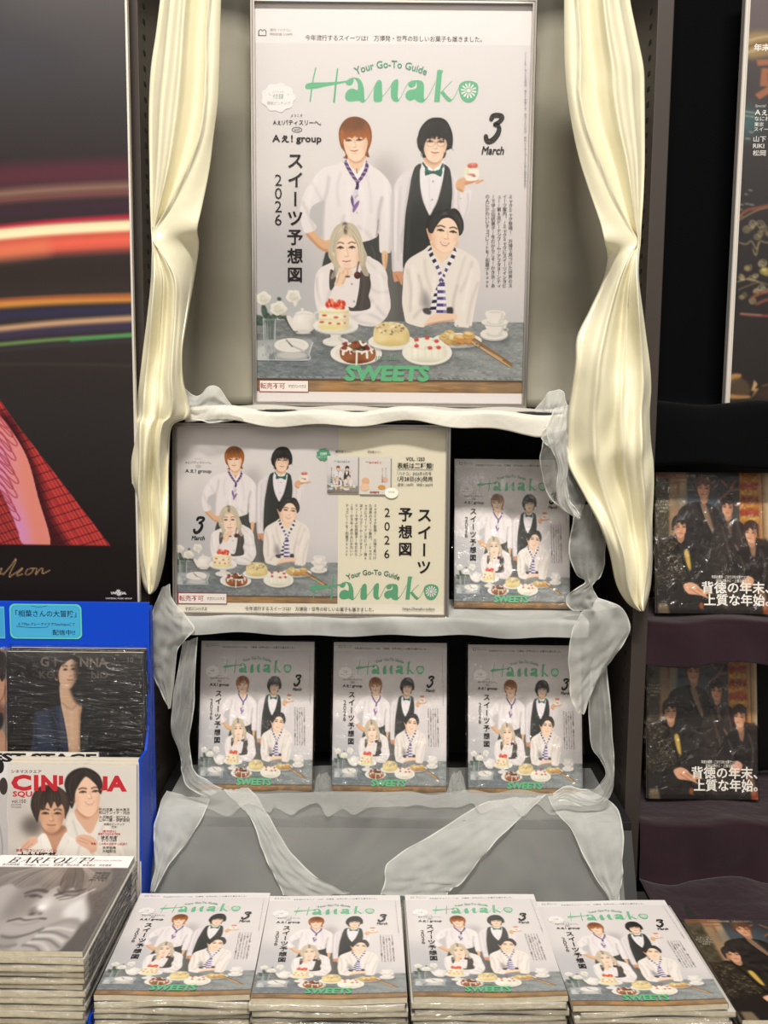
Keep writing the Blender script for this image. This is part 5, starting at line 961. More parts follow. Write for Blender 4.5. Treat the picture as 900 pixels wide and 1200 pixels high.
def cover_words(s, header_y, mast_y, poster):
    """all the lettering of the cover over the printed photograph, in poster pixels"""
    s.text(TOP_LINE, 461, header_y, 6.9, (40, 34, 34), bold=.01, width=206 if poster else 216)
    hx = 304 if poster else 306
    s.stroke([(hx, header_y-2), (hx, header_y-7), (hx+2.4, header_y-9), (hx+4.4, header_y-7), (hx+6.6, header_y-9), (hx+8.6, header_y-7), (hx+8.6, header_y-2), (hx, header_y-2)], 1.1, INK, False)
    s.text('週刊『ハナコ』', hx+13, header_y-8.4, 3.3, (80, 74, 74), align='l', width=24); s.text('特別定価 1,100円', hx+13, header_y-3.6, 3.2, (60, 54, 54), align='l', width=26)
    hanako_logo(s, 360, mast_y, 1.0 if poster else 1.0)
    my = mast_y-80
    s.arc('Your Go-To Guide', 458, 182.5+my, 103, -.405, .405, 11.6, (92, 152, 122), .014)
    t = np.linspace(0, 2*math.pi, 120, endpoint=False); s.poly(np.stack([327+(19.2+1.0*np.cos(9*t))*np.cos(t), 114.4+my+(16+1.0*np.cos(9*t))*np.sin(t)], 1), (236, 229, 226))
    s.text('スペシャル', 327, 108+my, 3, (130, 160, 146), width=13); s.text('付録', 327, 113.4+my, 6.4, (104, 158, 132), width=12.6); s.text('厚紙ピンナップ', 327.6, 121+my, 4.2, (116, 156, 136), width=27)
    s.stroke([(316, 109.6+my), (318, 112+my)], .5, (150, 176, 162), False); s.stroke([(340, 109.6+my), (338, 112+my)], .5, (150, 176, 162), False)
    catch_lines(s, 0, 0, 1.0, 349, 150)
    s.column('スイーツ', 347.2, 175, 19.4, INK, 22.1, .022); s.column('予', 347.2, 263.4, 19.4, INK, 22.1, .016); s.fat(lambda a, b: s.column('想図', 347.2+a, 285.5+b, 18.6, INK, 22.1), .42); s.column('2026', 327.6, 200.4, 18.6, INK, 15.3, -.004)
    three(s, 578.6, 147.6, 1.0); s.fat(lambda a, b: s.text('March', 577.4+a, 172+b, 12.6, (46, 43, 41), shear=.2, width=25.2), .3)
    for k, line in enumerate(STORY): s.column(line, 597.6-k*6.7, 222.6, 5.2, (44, 38, 38), 109./max(20, len(line)) if k != 3 else 5.2, .0)
    s.column('2026年1月28日発売　第39巻第3号　毎月28日発行　昭和63年5月25日第三種郵便物認可', 614.6, 60, 2.8, (120, 112, 112), 3.3)
    g = (104, 178, 130)
    s.fat(lambda a, b: s.text('SWEETS', 455+a, 435+b, 24, g, bold=.01, width=96, shear=.10), 1.1)
    s.text('2026 BEST', 457, 416.6, 6.6, (120, 164, 134), bold=.004, width=34)
# ---------------------------------------------------------------- builders
def frame_mesh(name, w, h, bw, dep, mt, parent):
    """mitred moulding round a w x h opening-out rectangle standing on z=0"""
    bm = bmesh.new()
    prof = [(0, 0), (0, -dep*.92), (bw*.12, -dep), (bw*.42, -dep), (bw*.5, -dep*.86), (bw*.62, -dep*.86), (bw*.7, -dep*.97), (bw*.94, -dep*.97), (bw, -dep*.6), (bw, 0)]
    cor = [(-w/2, 0, 1, 1), (w/2, 0, -1, 1), (w/2, h, -1, -1), (-w/2, h, 1, -1)]
    rings = [[bm.verts.new((x+sx*a, y, z+sz*a)) for a, y in prof] for x, z, sx, sz in cor]
    n = len(prof)
    for i in range(4):
        A, B = rings[i], rings[(i+1) % 4]
        for k in range(n): bm.faces.new((A[k], B[k], B[(k+1) % n], A[(k+1) % n]))
    return bm_obj(name, bm, mt, parent)
def grid_cloth(name, rows, mt, parent=None, nu=10, nv=10, fold=None, thick=0.0, smooth=True):
    """rows of 3-d control points -> smooth cloth"""
    R = np.array(rows, float)                                     # rows x cols x 3
    fine = np.stack([spline(R[:, j], False, nv) for j in range(R.shape[1])], 1)
    fine = np.stack([spline(fine[i], False, nu) for i in range(fine.shape[0])], 0)
    n, m = fine.shape[:2]
    if fold is not None:
        T, S_ = np.meshgrid(np.linspace(0, 1, n), np.linspace(0, 1, m), indexing='ij'); q = fold(S_, T)
        if isinstance(q, tuple): fine = fine+np.stack(q, -1)
        else: fine[..., 1] += q
    grid_cloth.last = fine
    me = bpy.data.meshes.new(name); idx = np.arange(n*m).reshape(n, m)
    me.from_pydata(fine.reshape(-1, 3).tolist(), [], np.stack([idx[:-1, :-1], idx[1:, :-1], idx[1:, 1:], idx[:-1, 1:]], -1).reshape(-1, 4).tolist()); me.update()
    o = link(name, me, mt, parent, smooth)
    if thick:
        md = o.modifiers.new('thickness', 'SOLIDIFY'); md.thickness = thick; md.offset = 0
    return o
def px_rows(rows): return [[at(*p) for p in r] for r in rows]
def block(W, H, T, bend, nx=26, nz=8, wob=None, seed=0):
    """the page block of a magazine: local x across, z along, y thickness (front at -T)"""
    r = random.Random(seed); xs = np.linspace(-W/2, W/2, nx+1); zs = np.linspace(0, H, nz+1); V, Fq = [], []
    for y in (-T, 0):
        for z in zs:
            for x in xs: V.append((x, y-float(bend(np.array(x), np.array(z))), z))
    id_ = lambda k, j, i: k*(nx+1)*(nz+1)+j*(nx+1)+i
    for j in range(nz):
        for i in range(nx):
            Fq.append((id_(0, j, i), id_(0, j, i+1), id_(0, j+1, i+1), id_(0, j+1, i))); Fq.append((id_(1, j, i), id_(1, j+1, i), id_(1, j+1, i+1), id_(1, j, i+1)))
    for i in range(nx):
        for j, f in ((0, 1), (nz, 0)):
            q = (id_(0, j, i), id_(1, j, i), id_(1, j, i+1), id_(0, j, i+1)); Fq.append(q if f else q[::-1])
    for j in range(nz):
        for i, f in ((0, 0), (nx, 1)):
            q = (id_(0, j, i), id_(1, j, i), id_(1, j+1, i), id_(0, j+1, i)); Fq.append(q if f else q[::-1])
    return V, Fq
def poly_obj(name, VF, mt, parent, smooth=False):
    me = bpy.data.meshes.new(name); me.from_pydata([tuple(v) for v in VF[0]], [], VF[1]); me.update(); return link(name, me, mt, parent, smooth)
def crumpled(W, H, T, over, bend, seed, nx=22, nz=22, amp=.0006):
    """loose clear film round a magazine"""
    V, Fq = block(W+2*over, H+2*over, T+.0016, lambda x, z: bend(x, np.clip(z, 0, H)), nx, nz)
    r = np.random.RandomState(seed); V = np.array(V); V[:, 1] += .0008; V[:, 2] -= over
    V += r.randn(*V.shape)*np.array([amp*.6, amp*.5, amp*.6]); V[:, 1] = np.where(V[:, 1] > -.0002, np.minimum(V[:, 1], .0009), V[:, 1]); return V, Fq
FLAT = lambda x, z: x*0.0
def magazine(name, sheet, W, H, T, mt_cover, film=None, bend=FLAT, spine=(205, 198, 190), over=.003, seed=1, edge='pages', back=(200, 194, 186)):
    """Empty at the foot of the cover; parts cover (front, spine and back in one), page_block, clear_wrapper"""
    root = empty(name)
    t = T+.0004
    nz = 10; zs = np.linspace(0, H, nz+1); V, Fq = [], []
    for x, y in ((W/2, -t), (W/2+.0004, -t*.7), (W/2+.0004, -t*.3), (W/2, .0002)):          # spine strip on the right edge
        for z in zs: V.append((x, y-float(bend(np.array(x), np.array(z))), z))
    for k in range(3):
        for j in range(nz): a = k*(nz+1)+j; Fq.append((a, a+nz+1, a+nz+2, a+1))
    if sheet: me = sheet.mesh('cover', bend, (np.array(V), Fq, spine)); me.transform(Matrix.Translation((0, -t, 0))) if False else None
    co = None
    if sheet:
        v = np.zeros(len(me.vertices)*3, np.float32); me.vertices.foreach_get('co', v); v = v.reshape(-1, 3); v[:len(v)-len(V), 1] -= t; me.vertices.foreach_set('co', v.ravel()); me.update()
        co = link('cover', me, mt_cover, root)
    else:
        nx = 20; xs = np.linspace(-W/2, W/2, nx+1); b0 = len(V)
        for z in zs:
            for x in xs: V.append((x, -t-float(bend(np.array(x), np.array(z))), z))
        for j in range(nz):
            for i in range(nx): a = b0+j*(nx+1)+i; Fq.append((a, a+1, a+nx+2, a+nx+1))
        co = poly_obj('cover', (V, Fq), mt_cover, root)
    poly_obj('page_block', block(W-.0008, H-.0006, T, bend), M[edge], root)
    if film: poly_obj('clear_wrapper', crumpled(W, H, T, over, bend, seed), film, root, True)
    return root

# ---------------------------------------------------------------- pictures
GROUP = paint_group()
_g = np.empty_like(GROUP.a); _xr = GROUP.x0+(np.arange(GROUP.w)+.5)/GROUP.k
for _j in range(GROUP.h):
    _y = GROUP.y0+(_j+.5)/GROUP.k; _xs = 461-3.5*_y/476+(_xr-459.3)*(334-17*_y/476)/325.5
    for _c in range(3): _g[_j, :, _c] = np.interp(_xs, _xr, GROUP.a[_j, :, _c])
GROUP.a = _g

# ---------------------------------------------------------------- the setting
box_obj('floor', (-3, 3, -3.2, .6, -.05, 0), M['floor'])['kind'] = 'structure'
box_obj('wall_back', (-3, 3, .5, .55, 0, 3.4), M['wall'])['kind'] = 'structure'

# steel bookcase: slotted uprights, boards, back panel
bk = tag(empty('bookcase', (0, .22, 0)), 'dark bronze steel bookcase with slotted uprights behind the cream curtains', 'bookcase')
def in_bk(name, b, mt, bev=.0015): 
    x0, x1, y0, y1, z0, z1 = b; return box_obj(name, (x0, x1, y0-.22, y1-.22, z0, z1), mt, bk, bev)
for x0, x1 in ((-.432, -.410), (.439, .466)):
    u = in_bk('upright', (x0, x1, -.06, .22, .02, 2.6), M['post'])
    bm = bmesh.new(); xi = x1+.0003 if x0 < 0 else x0-.0003
    for z in np.arange(.66, 2.4, .025):
        for y in (-.02,): add_box(bm, xi-.0006, xi+.0006, y-.22-.006, y-.22+.006, z-.0035, z+.0035)
    bm_obj('slot_row', bm, M['slot'], u)
in_bk('back_panel', (-.41, .439, .212, .22, .4, 2.55), M['black'])
in_bk('shelf_board', (-.409, .438, -.058, .21, 1.447, 1.4665), M['black']); in_bk('shelf_board', (-.409, .438, -.064, .21, 1.078, 1.1005), M['black'])
in_bk('shelf_board', (-.409, .438, -.114, .21, .742, .7575), M['black']); in_bk('shelf_board', (-.409, .438, -.10, .21, 2.48, 2.50), M['post'])
bm = bmesh.new(); add_prism(bm, [(-.334, .742), (-.394, .637), (-.38, .637), (-.32, .742)], -.409, .438); bm_obj('front_panel', bm, M['grey'], bk)
ct = tag(empty('display_counter', (0, -.3, 0)), 'low dark grey counter carrying the stacked magazines', 'counter')
box_obj('counter_top', (-.375, .95, -.30, .20, .60, .6235), M['grey'], ct, .004); box_obj('plinth', (-.36, .93, -.27, .18, .0, .60), M['black'], ct, .004)

# cream satin hung flat behind the poster
r_ = random.Random(3)
rows = []
for z in np.linspace(1.472, 2.478, 9):
    rows.append([(x, .190+.008*math.sin(x*17+z*2.2)+.006*math.sin(x*31-z*5)-.030*max(0, 1.56-z)/.09*abs(math.sin(x*3.1)), z) for x in np.linspace(-.405, .434, 15)])
tag(grid_cloth('backdrop_cloth', rows, M['backdrop'], None, 5, 5, None, .001), 'soft grey satin hanging flat behind the tall framed poster', 'cloth')
for cx, z, q in ((-.28, 1.62, 1), (.36, 1.66, -1)): pass

# ---------------------------------------------------------------- framed posters
def framed(name, label, w, h, sheet_fn, loc, rot, frame_mt, bw=.009, dep=.016):
    root = tag(empty(name, loc, rot), label, 'poster')
    frame_mesh('frame', w, h, bw, dep, frame_mt, root)
    box_obj('back_board', (-w/2+.004, w/2-.004, -.004, -.001, .004, h-.004), M['black'], root, 0)
    pr = link('print', sheet_fn(w-2*bw+.002, h-2*bw+.002).mesh('print'), M['paper'], root); pr.location = (0, -.006, bw-.001)
    box_obj('clear_pane', (-w/2+bw, w/2-bw, -.0085, -.0078, bw, h-bw), M['pane'], root, 0)
    return root
def sheet_b2(w, h):
    ax0, ax1, ay0, ay1 = 459.3-w/.519*162.75, 459.3+w/.519*162.75, 2.4+.009/.7345*474.7, 477-.009/.7345*474.7
    s = Sheet(w, h, ax0, ay0, ax1, ay1)
    s.rect(ax0, ay0, ax1, ay1, (228, 221, 218)); s.picture(GROUP, 301.4, 53, 617.4, 458.4, 301.4, 53, 617.4, 458.4, 500, 640); s.warp = True
    cover_words(s, 47, 80, True)
    return s
b2 = framed('framed_poster', 'tall silver-framed poster of four men behind cakes, standing against grey satin on the top shelf', .519, .7345, sheet_b2, (.0085, .132, 1.4705), (0, 0, 0), M['alu'])
def notice(parent, x0, x1, y0, y1, y):
    s = Sheet(x1-x0, y1-y0, 302, 443, 360.6, 457.6)
    s.rect(302, 443, 360.6, 457.6, (150, 44, 52)); s.rect(302.9, 444, 359.8, 456.7, (240, 232, 224)); s.text('転売不可', 318, 450.4, 7.6, (166, 62, 62), bold=.012, width=29); s.text('マガジンハウス', 347, 450.6, 4.6, (110, 74, 70), bold=.02, width=21, shear=.2)
    o = link('resale_notice', s.mesh('resale_notice'), M['paper'], parent); o.location = ((x0+x1)/2, y, y0); o['label'] = 'small white notice with a red border'
notice(b2, -.2475, -.1535, .0265, .0495, -.0072)

def sheet_b3(w, h):
    s = Sheet(w, h, 206.6, 500.6, 522.4, 718.6)
    s.rect(206.6, 500.6, 522.4, 718.6, (236, 229, 212)); s.rect(396, 500.6, 522.4, 707, (232, 224, 200))
    s.picture(GROUP, 305, 96, 619, 458, 206.6, 500.6, 396, 707, 300, 330)
    catch_lines(s, 0, 0, .54, 231.6, 546.4); three(s, 232.6, 616, .60, (34, 32, 31)); s.fat(lambda a, b: s.text('March', 231.6+a, 630.6+b, 7.4, (34, 32, 31), shear=.2, width=15), .22)
    hanako_logo(s, 364.2, 672.6, .755, (98, 164, 124)); s.arc('Your Go-To Guide', 438, 748, 76, -.41, .41, 8.6, (74, 118, 98), .014)
    s.column('スイーツ', 497.6, 591, 17.4, INK, 20.4, .024); s.column('予', 475.4, 590.4, 17, INK, 20.4, .02); s.fat(lambda a, b: s.column('想図', 475.4+a, 610.8+b, 16.6, INK, 20.4), .38); s.column('2026', 453.8, 590, 14.4, INK, 16.2, .0)
    for k, line in enumerate(['ミャクミャク登場!　万博で見つけ', 'た世界のスイーツ案内。/ミャクミ', 'ャクにスイーツインタビュー/第6', '次ドーナツブーム/アフタヌーン', 'ティーで学ぶ伝統菓子/冬だから', 'こそ!かき氷/あの人にかわいい', 'チョコレートを/和菓子book']): s.column(line, 439.6-k*5.5, 588.6, 4.0, (54, 48, 46), 4.1)
    s.text('VOL. 1253', 486, 535.6, 5.6, INK, bold=.016, width=22); s.text('表紙は二種類!', 486, 543.6, 7, INK, bold=.012, width=42); s.rect(465, 547.8, 507, 548.3, (110, 104, 98))
    s.text('『ハナコ』2026年3月号', 485, 552.8, 4.4, INK, width=40); s.text('1月28日(水)発売', 486, 559, 6, INK, bold=.012, width=41); s.text('通常1,100円　特別1,200円', 486, 566, 3.8, INK, width=41)
    s.text('通常版カバー', 402, 528, 3.2, INK, width=20); s.text('特別版カバー', 438, 528, 3.2, INK, width=16)
    t = np.linspace(0, 2*math.pi, 80, endpoint=False); s.poly(np.stack([378.4+(8+.5*np.cos(9*t))*np.cos(t), 531.6+(7+.5*np.cos(9*t))*np.sin(t)], 1), (92, 158, 124)); s.text('付録', 378.4, 531, 4, (226, 232, 220), bold=.02); s.text('厚紙ピンナップ', 378.4, 534.6, 2, (226, 232, 220))
    s.rect(384, 534.4, 420.2, 577.6, (150, 146, 136)); s.rect(383, 533, 419, 576.4, (222, 218, 210)); s.picture(GROUP, 305, 60, 619, 458, 383, 537, 419, 576.4, 60, 66); hanako_logo(s, 391, 537.4, .092, (120, 160, 134))
    s.column('スイーツ予想図', 388, 546, 2.4, INK, 2.7)
    s.rect(421.6, 535.4, 458.4, 578.6, (150, 146, 136)); s.rect(420.6, 534, 457.2, 577.4, (224, 216, 206)); hanako_logo(s, 428, 538, .092, (168, 78, 70)); s.ell(428, 562, 4.6, 4, (206, 160, 128)); s.ell(427, 569, 5.4, 4.4, (214, 176, 148)); s.ell(447, 569, 4.4, 2.6, (190, 140, 70)); s.ell(451, 560, 3, 3, (202, 160, 140))
    s.column('スイーツ予想図', 447.6, 546, 2.2, (120, 50, 46), 2.5); s.column('おいしい', 452, 546, 2, INK, 2.6); s.text('SWEETS', 438.6, 575, 3, (160, 60, 56), bold=.04)
    s.ell(458.6, 575.6, 8, 6.2, (238, 232, 214)); s.text('特別版', 458.6, 574.6, 2.4, (110, 108, 96)); s.text('マガジンハウス', 229, 714.2, 4.4, INK, bold=.02, width=26, shear=.2)
    s.text(TOP_LINE, 363, 713.2, 5, (60, 54, 48), width=152, bold=.008); s.text('https://hanako.tokyo', 492, 711.6, 4.4, (54, 50, 46), bold=.01, width=38)
    return s
pA, pB = at(203.8, 722.2, -.046), at(525.2, 725.2, -.046)
wB3 = pB[0]-pA[0]; b3w = wB3; topz = at(364, 496.6, -.022)[2]
b3 = framed('framed_poster', 'wide silver-framed poster of four men with a cream text panel, leaning on the middle shelf', b3w, topz-(pA[2]+pB[2])/2, sheet_b3, ((pA[0]+pB[0])/2, -.046, (pA[2]+pB[2])/2+.001), (-math.radians(3.6), 0, 0), M['alu'], .0085, .014)
notice(b3, -b3w/2+.0087, -b3w/2+.0955, .0225, .0425, -.0075)

# big dark poster board on the neighbouring bay, its right part in view
SC = (at(161, 705, -.10)[0]-at(0, 705, -.10)[0])/161
zb, zt = at(100, 705.4, -.10)[2], at(100, -60, -.10)[2]
xr = at(156, 352, -.10)[0]
def sheet_dark(w, h):
    s = Sheet(w, h, 158.4-w/SC, -60, 158.4, 705.4); s.picture(STREAK, max(-150, 158.4-w/SC), -60, 158.4, 705.4, max(-150, 158.4-w/SC), -60, 158.4, 705.4, 300, 620)
    s.text('UNIVERSAL', 136.6, 693.6, 4, (232, 228, 226), bold=.03, width=18); s.text('UNIVERSAL MUSIC GROUP', 136.6, 700.4, 2.6, (200, 196, 194), bold=.02, width=31)
    return s
STREAK = paint_streaks()
wd = .455; pl = tag(empty('poster_board', (xr-wd/2, -.10, zb)), 'large dark poster board with light trails and a red plaid jacket above the blue stand', 'poster')
box_obj('board', (-wd/2, wd/2, 0, .012, 0, zt-zb), M['white_alu'], pl, .001)
o = link('print', sheet_dark(wd-.0032, zt-zb).mesh('print'), M['paper'], pl); o.location = (-.0016, -.0006, 0)

# pale framed dark poster in the next bay
pa, pb = at(845.5, 478.5, .10), at(873.5, 0, .10); SR = (at(900, 478, .10)[0]-at(850, 478, .10)[0])/50
def sheet_orn(w, h):
    s = Sheet(w, h, 0, -100, w/SR, 476); s.picture(paint_ornament(), 0, -100, w/SR, 476, 0, -100, w/SR, 476, 240, 440)
    s.text('年末', 9, 27, 9, (240, 236, 232), bold=.02, align='l'); s.text('Special', 14, 97.6, 4.4, (214, 208, 204), align='l', shear=.2); s.text('Aぇ! group', 14, 105.6, 9, (246, 244, 238), bold=.01, align='l')
    for y, t_, z in ((113.6, 'なにわ', 6), (120.6, '東京', 5.4), (126.6, 'スイーツ', 5.6), (138.6, '山下', 7.6), (147, 'RIKI', 7.6), (156, '松岡', 7.6)): s.text(t_, 14, y, z, (240, 236, 230), align='l', bold=.006)
    return s
fr2 = framed('framed_poster', 'pale-framed dark poster with gilt ornaments against the black plush drape', .515, .83, sheet_orn, (pa[0]+.2575, .10, pa[2]), (0, 0, 0), M['white_alu'], .0095, .018)

# ---------------------------------------------------------------- magazines
def cover_sheet(W, H, nx=240, ny=310):
    s = Sheet(W, H, 293.4, 35, 623.6, 462)
    s.rect(293.4, 35, 623.6, 462, (228, 222, 219)); s.picture(GROUP, 293.4, 60, 623.6, 462, 293.4, 60, 623.6, 462, nx, ny); s.warp = True
    cover_words(s, 53, 88, False)
    return s
MW, MH, MT = .2125, .2755, .0076
def place_upright(root, bl, br, y0, lean, W):
    a, b = at(*bl, y0), at(*br, y0); k = (b[0]-a[0])/W
    root.location = ((a[0]+b[0])/2, y0+.0, (a[2]+b[2])/2); root.rotation_euler = (-math.radians(lean), math.atan2(a[2]-b[2], b[0]-a[0]) if False else 0, 0)
    return k
m0 = magazine('magazine', cover_sheet(MW, MH), MW, MH, MT, M['cover'], M['film'], FLAT, (170, 140, 120), .004, 2)
ups = [m0]+[copy_tree(m0) for _ in range(3)]
where = ['film-wrapped sweets magazine in the lower row, the one nearest the blue stand', 'film-wrapped sweets magazine standing in the middle of the lower row of three', 'film-wrapped sweets magazine in the lower row beside the broad organza loop', 'film-wrapped sweets magazine beside the wide framed poster, partly veiled by organza']
for o, lb, (bl, br, y0, le, tw) in zip(ups, where, (((231, 925.8), (367, 926.4), .0, 13, 0), ((388.7, 927), (523, 928.4), .0, 13, 0), ((546.5, 930), (683.4, 931.4), .0, 13, 0), ((530.6, 712), (668.2, 714), .022, 12, 0))):
    tag(o, lb, 'magazine', 'sweets magazines standing on the shelves'); place_upright(o, bl, br, y0, le, MW)
    o.rotation_euler.z = math.radians(tw)

# stacks on the counter: lying magazines, cover up
def wave(a, ph, q=.06): return lambda x, z: a*np.cos(x/MW*2*math.pi*1.0+ph)*np.exp(-z/q)+a*.5*np.cos(x/MW*math.pi*1.6+ph*2)
def lie(o, x, y, z, rz): o.location = (x, y, z); o.rotation_euler = (-math.pi/2, 0, rz)
kinds_ = [magazine('magazine', None, MW, MH, MT, M['backcover'], M['filmedge'], wave(.0016, p), (190, 180, 170), .002, 5+k) for k, p in enumerate((0, 1.7, 3.3))]
top0 = magazine('magazine', cover_sheet(MW, MH, 230, 300), MW, MH, MT, M['cover'], None, wave(.0016, 2.4), (190, 180, 170), .002, 3)
used = [False]*4
which = ['stack next to the monochrome pile', 'second stack from the monochrome pile', 'third stack from the monochrome pile', 'stack farthest from the monochrome pile']
nth = ['second from top', 'third from top', 'fourth from top', 'fifth from top', 'lowest']
ZT = .680
for si, (bl, br, tl, tr) in enumerate((((110.5, 1163), (293, 1170), (165.4, 1045), (316.5, 1048.5)), ((295, 1164), (478, 1175), (316.5, 1048.5), (469, 1052)), ((483, 1166), (668, 1171), (473, 1048), (627, 1048.5)), ((670, 1174), (856, 1182), (628, 1054), (779, 1058)))):
    P = [at_z(*p, ZT+(-.002 if si == 3 else 0)) for p in (bl, br, tl, tr)]; mid = (P[0]+P[1])/2; back = (P[2]+P[3])/2
    rz = math.atan2(-(back[0]-mid[0]), back[1]-mid[1]); c = (mid+back)/2; base = c-np.array([math.sin(-rz)*MH/2, math.cos(rz)*MH/2, 0])
    rr = random.Random(30+si)
    t = top0 if si == 0 else copy_tree(top0)
    z = ZT-.0004-(.002 if si == 3 else 0)
    lie(t, base[0], base[1], z-MT, rz); tag(t, 'sweets magazine, cover up, uppermost of the '+which[si], 'magazine', 'sweets magazines stacked on the counter')
    for k in range(5):
        i = (k+si) % 3; q = kinds_[i] if not used[i] else copy_tree(kinds_[i]); used[i] = True
        dx = rr.uniform(-.003, .003)+(.007*(k == 0)+.004 if si == 3 else 0); z -= MT+.0013
        lie(q, base[0]+dx, base[1]+rr.uniform(-.003, .003), z-MT, rz+rr.uniform(-.010, .010))
        tag(q, 'sweets magazine edge-on, %s of the %s' % (nth[k], which[si]), 'magazine', 'sweets magazines stacked on the counter')
# ---------------------------------------------------------------- blue stand with other magazines
sx = at(174.4, 706, -.135)[0]
st = tag(empty('display_stand', (sx-.2, -.11, .6)), 'blue board display stand holding magazines below the dark poster', 'display stand')
def in_st(name, b, mt, bev=.001): x0, x1, y0, y1, z0, z1 = b; return box_obj(name, (x0-sx+.2, x1-sx+.2, y0+.11, y1+.11, z0-.6, z1-.6), mt, st, bev)
hz0, hz1 = at(100, 757, -.135)[2], at(100, 705.5, -.135)[2]
in_st('header_board', (sx-.42, sx, -.135, -.129, hz0-.02, hz1), M['blue']); in_st('back_board', (sx-.42, sx-.004, -.115, -.109, .58, hz1-.01), M['blue'])
bm = bmesh.new(); prof = [(-.0, .012), (0, hz1-.61), (-.026, hz1-.615), (-.028, .40), (-.038, .335), (-.06, .30), (-.10, .30), (-.108, .07), (-.30, .05), (-.40, .05), (-.40, .012)]
add_prism(bm, prof, .196, .200); bm_obj('side_panel', bm, M['blue'], st)
in_st('base_tray', (sx-.42, sx-.004, -.51, -.115, .612, .637), M['blue']); in_st('pedestal', (sx-.41, sx-.006, -.50, -.118, 0, .612), M['black']); in_st('tier_riser', (sx-.42, sx-.004, -.20, -.192, .60, .76), M['blue']); in_st('tier_shelf', (sx-.42, sx-.004, -.192, -.115, .755, .76), M['blue'])
def pop(name, x0, x1, y0, y1, words, label, extra=None):
    a, b = at(x0, y1, -.137), at(x1, y0, -.137); w, h = b[0]-a[0], b[2]-a[2]; s = Sheet(w, h, x0, y0, x1, y1)
    def rr_(inset, col):
        X0, X1, Y0, Y1, r = x0+inset, x1-inset, y0+inset, y1-inset, 6; p = []
        for cx, cy, a0 in ((X1-r, Y0+r, -90), (X1-r, Y1-r, 0), (X0+r, Y1-r, 90), (X0+r, Y0+r, 180)):
            for q in range(0, 91, 15): t = math.radians(a0+q); p.append((cx+r*math.cos(t), cy+r*math.sin(t)))
        s.poly(p, col)
    if words: rr_(0, (96, 200, 178)); rr_(1.6, (60, 158, 206)); rr_(2.6, (70, 168, 212))
    else: s.rect(x0, y0, x1, y1, (84, 176, 206)); s.rect(x0+1, y0+2, x1-1, y1-2, (64, 158, 204))
    for t_, x, y, z, wd_, sh in words: s.text(t_, x, y, z, (16, 34, 70), bold=.012, width=wd_, shear=sh)
    if words: s.stroke([(20, 734.4), (40, 735.6), (56, 734.8)], .6, (16, 60, 110)); s.stroke([(38, 710.6), (46, 712), (56, 710.4)], .5, (30, 90, 130))
    o = link(name, s.mesh(name), M['paper']); o.location = ((a[0]+b[0])/2, -.1362, a[2]); md = o.modifiers.new('thickness', 'SOLIDIFY'); md.thickness = .0006; md.offset = -1
    return tag(o, label, 'card')
pop('notice_card', 12, 95, 708.4, 748.4, [('「相葉さんの大冒険」', 54, 719.6, 8, 70, 0), ('エアPlus クレーマイスでTimeVideoにて', 54, 731.6, 4, 66, .2), ('配信中!!', 74, 741, 6.6, 26, 0)], 'sea-green edged handwritten card taped to the blue stand header')
pop('notice_card', -40, 4.6, 711, 748, [], 'plain pale blue card on the blue stand header at the photo edge')
# pinstripe-jacket magazines standing in the back pocket
def sheet_of(canvas, W, H, rect, fn=None, nx=190, ny=190):
    s = Sheet(W, H, *rect); s.picture(canvas, *rect, *rect, nx, ny)
    if fn: fn(s)
    return s
a, b = at(9.5, 900, -.166), at(168.6, 900, -.166); pw = b[0]-a[0]; pxm = pw/159.1; ph = 1.27*pw; ptop = at(90, 764, -.15)[2]
def words_pin(s):
    s.text('G', 53, 773, 15, (112, 104, 95), bold=.03); s.text('I', 65.6, 773, 15, (100, 92, 84), bold=.03); s.text('NNA', 111, 773, 15, (112, 104, 95), bold=.03, width=33)
    s.text('K', 50.6, 788.6, 12, (88, 82, 75), bold=.02); s.text('O', 60, 788.6, 12, (84, 78, 72), bold=.02); s.text('NO', 118, 788, 12, (96, 89, 82), bold=.02, width=20); s.text('10', 154.4, 769.8, 8.4, (124, 117, 110))
pin = magazine('magazine', sheet_of(paint_pinstripe(), pw, ph, (8, 761.6, 169.4, 761.6+161.4*1.27), words_pin), pw, ph, .008, M['cover'], M['film_dark'], FLAT, (60, 56, 54), .004, 9)
lbp = ['dark magazine with a man in an open pinstripe jacket, front of the blue stand pocket', 'magazine whose white top edge shows just behind the pinstripe-jacket magazine', 'magazine at the back of the pocket behind the pinstripe-jacket magazine']
for k in range(3):
    q = pin if k == 0 else copy_tree(pin); q.location = ((a[0]+b[0])/2+.0022*k, -.166+.0105*k, ptop-ph*math.cos(math.radians(4))+.0042*k); q.rotation_euler = (-math.radians(4), 0, 0); tag(q, lbp[k], 'magazine', 'magazines in the back pocket of the blue stand')
pr_ = magazine('magazine', sheet_of(paint_profile(), pw*.76, ph, (-110, 760, 12, 760+122*1.67)), pw*.76, ph, .008, M['cover'], M['film'], FLAT, (120, 110, 100), .003, 4)
pr_.location = ((a[0]+b[0])/2-pw*.88-.002, -.150, ptop-ph*math.cos(math.radians(4))+.002); pr_.rotation_euler = (-math.radians(4), 0, 0); tag(pr_, 'magazine with a man cheek and jaw in close profile, cut by the photo edge', 'magazine')
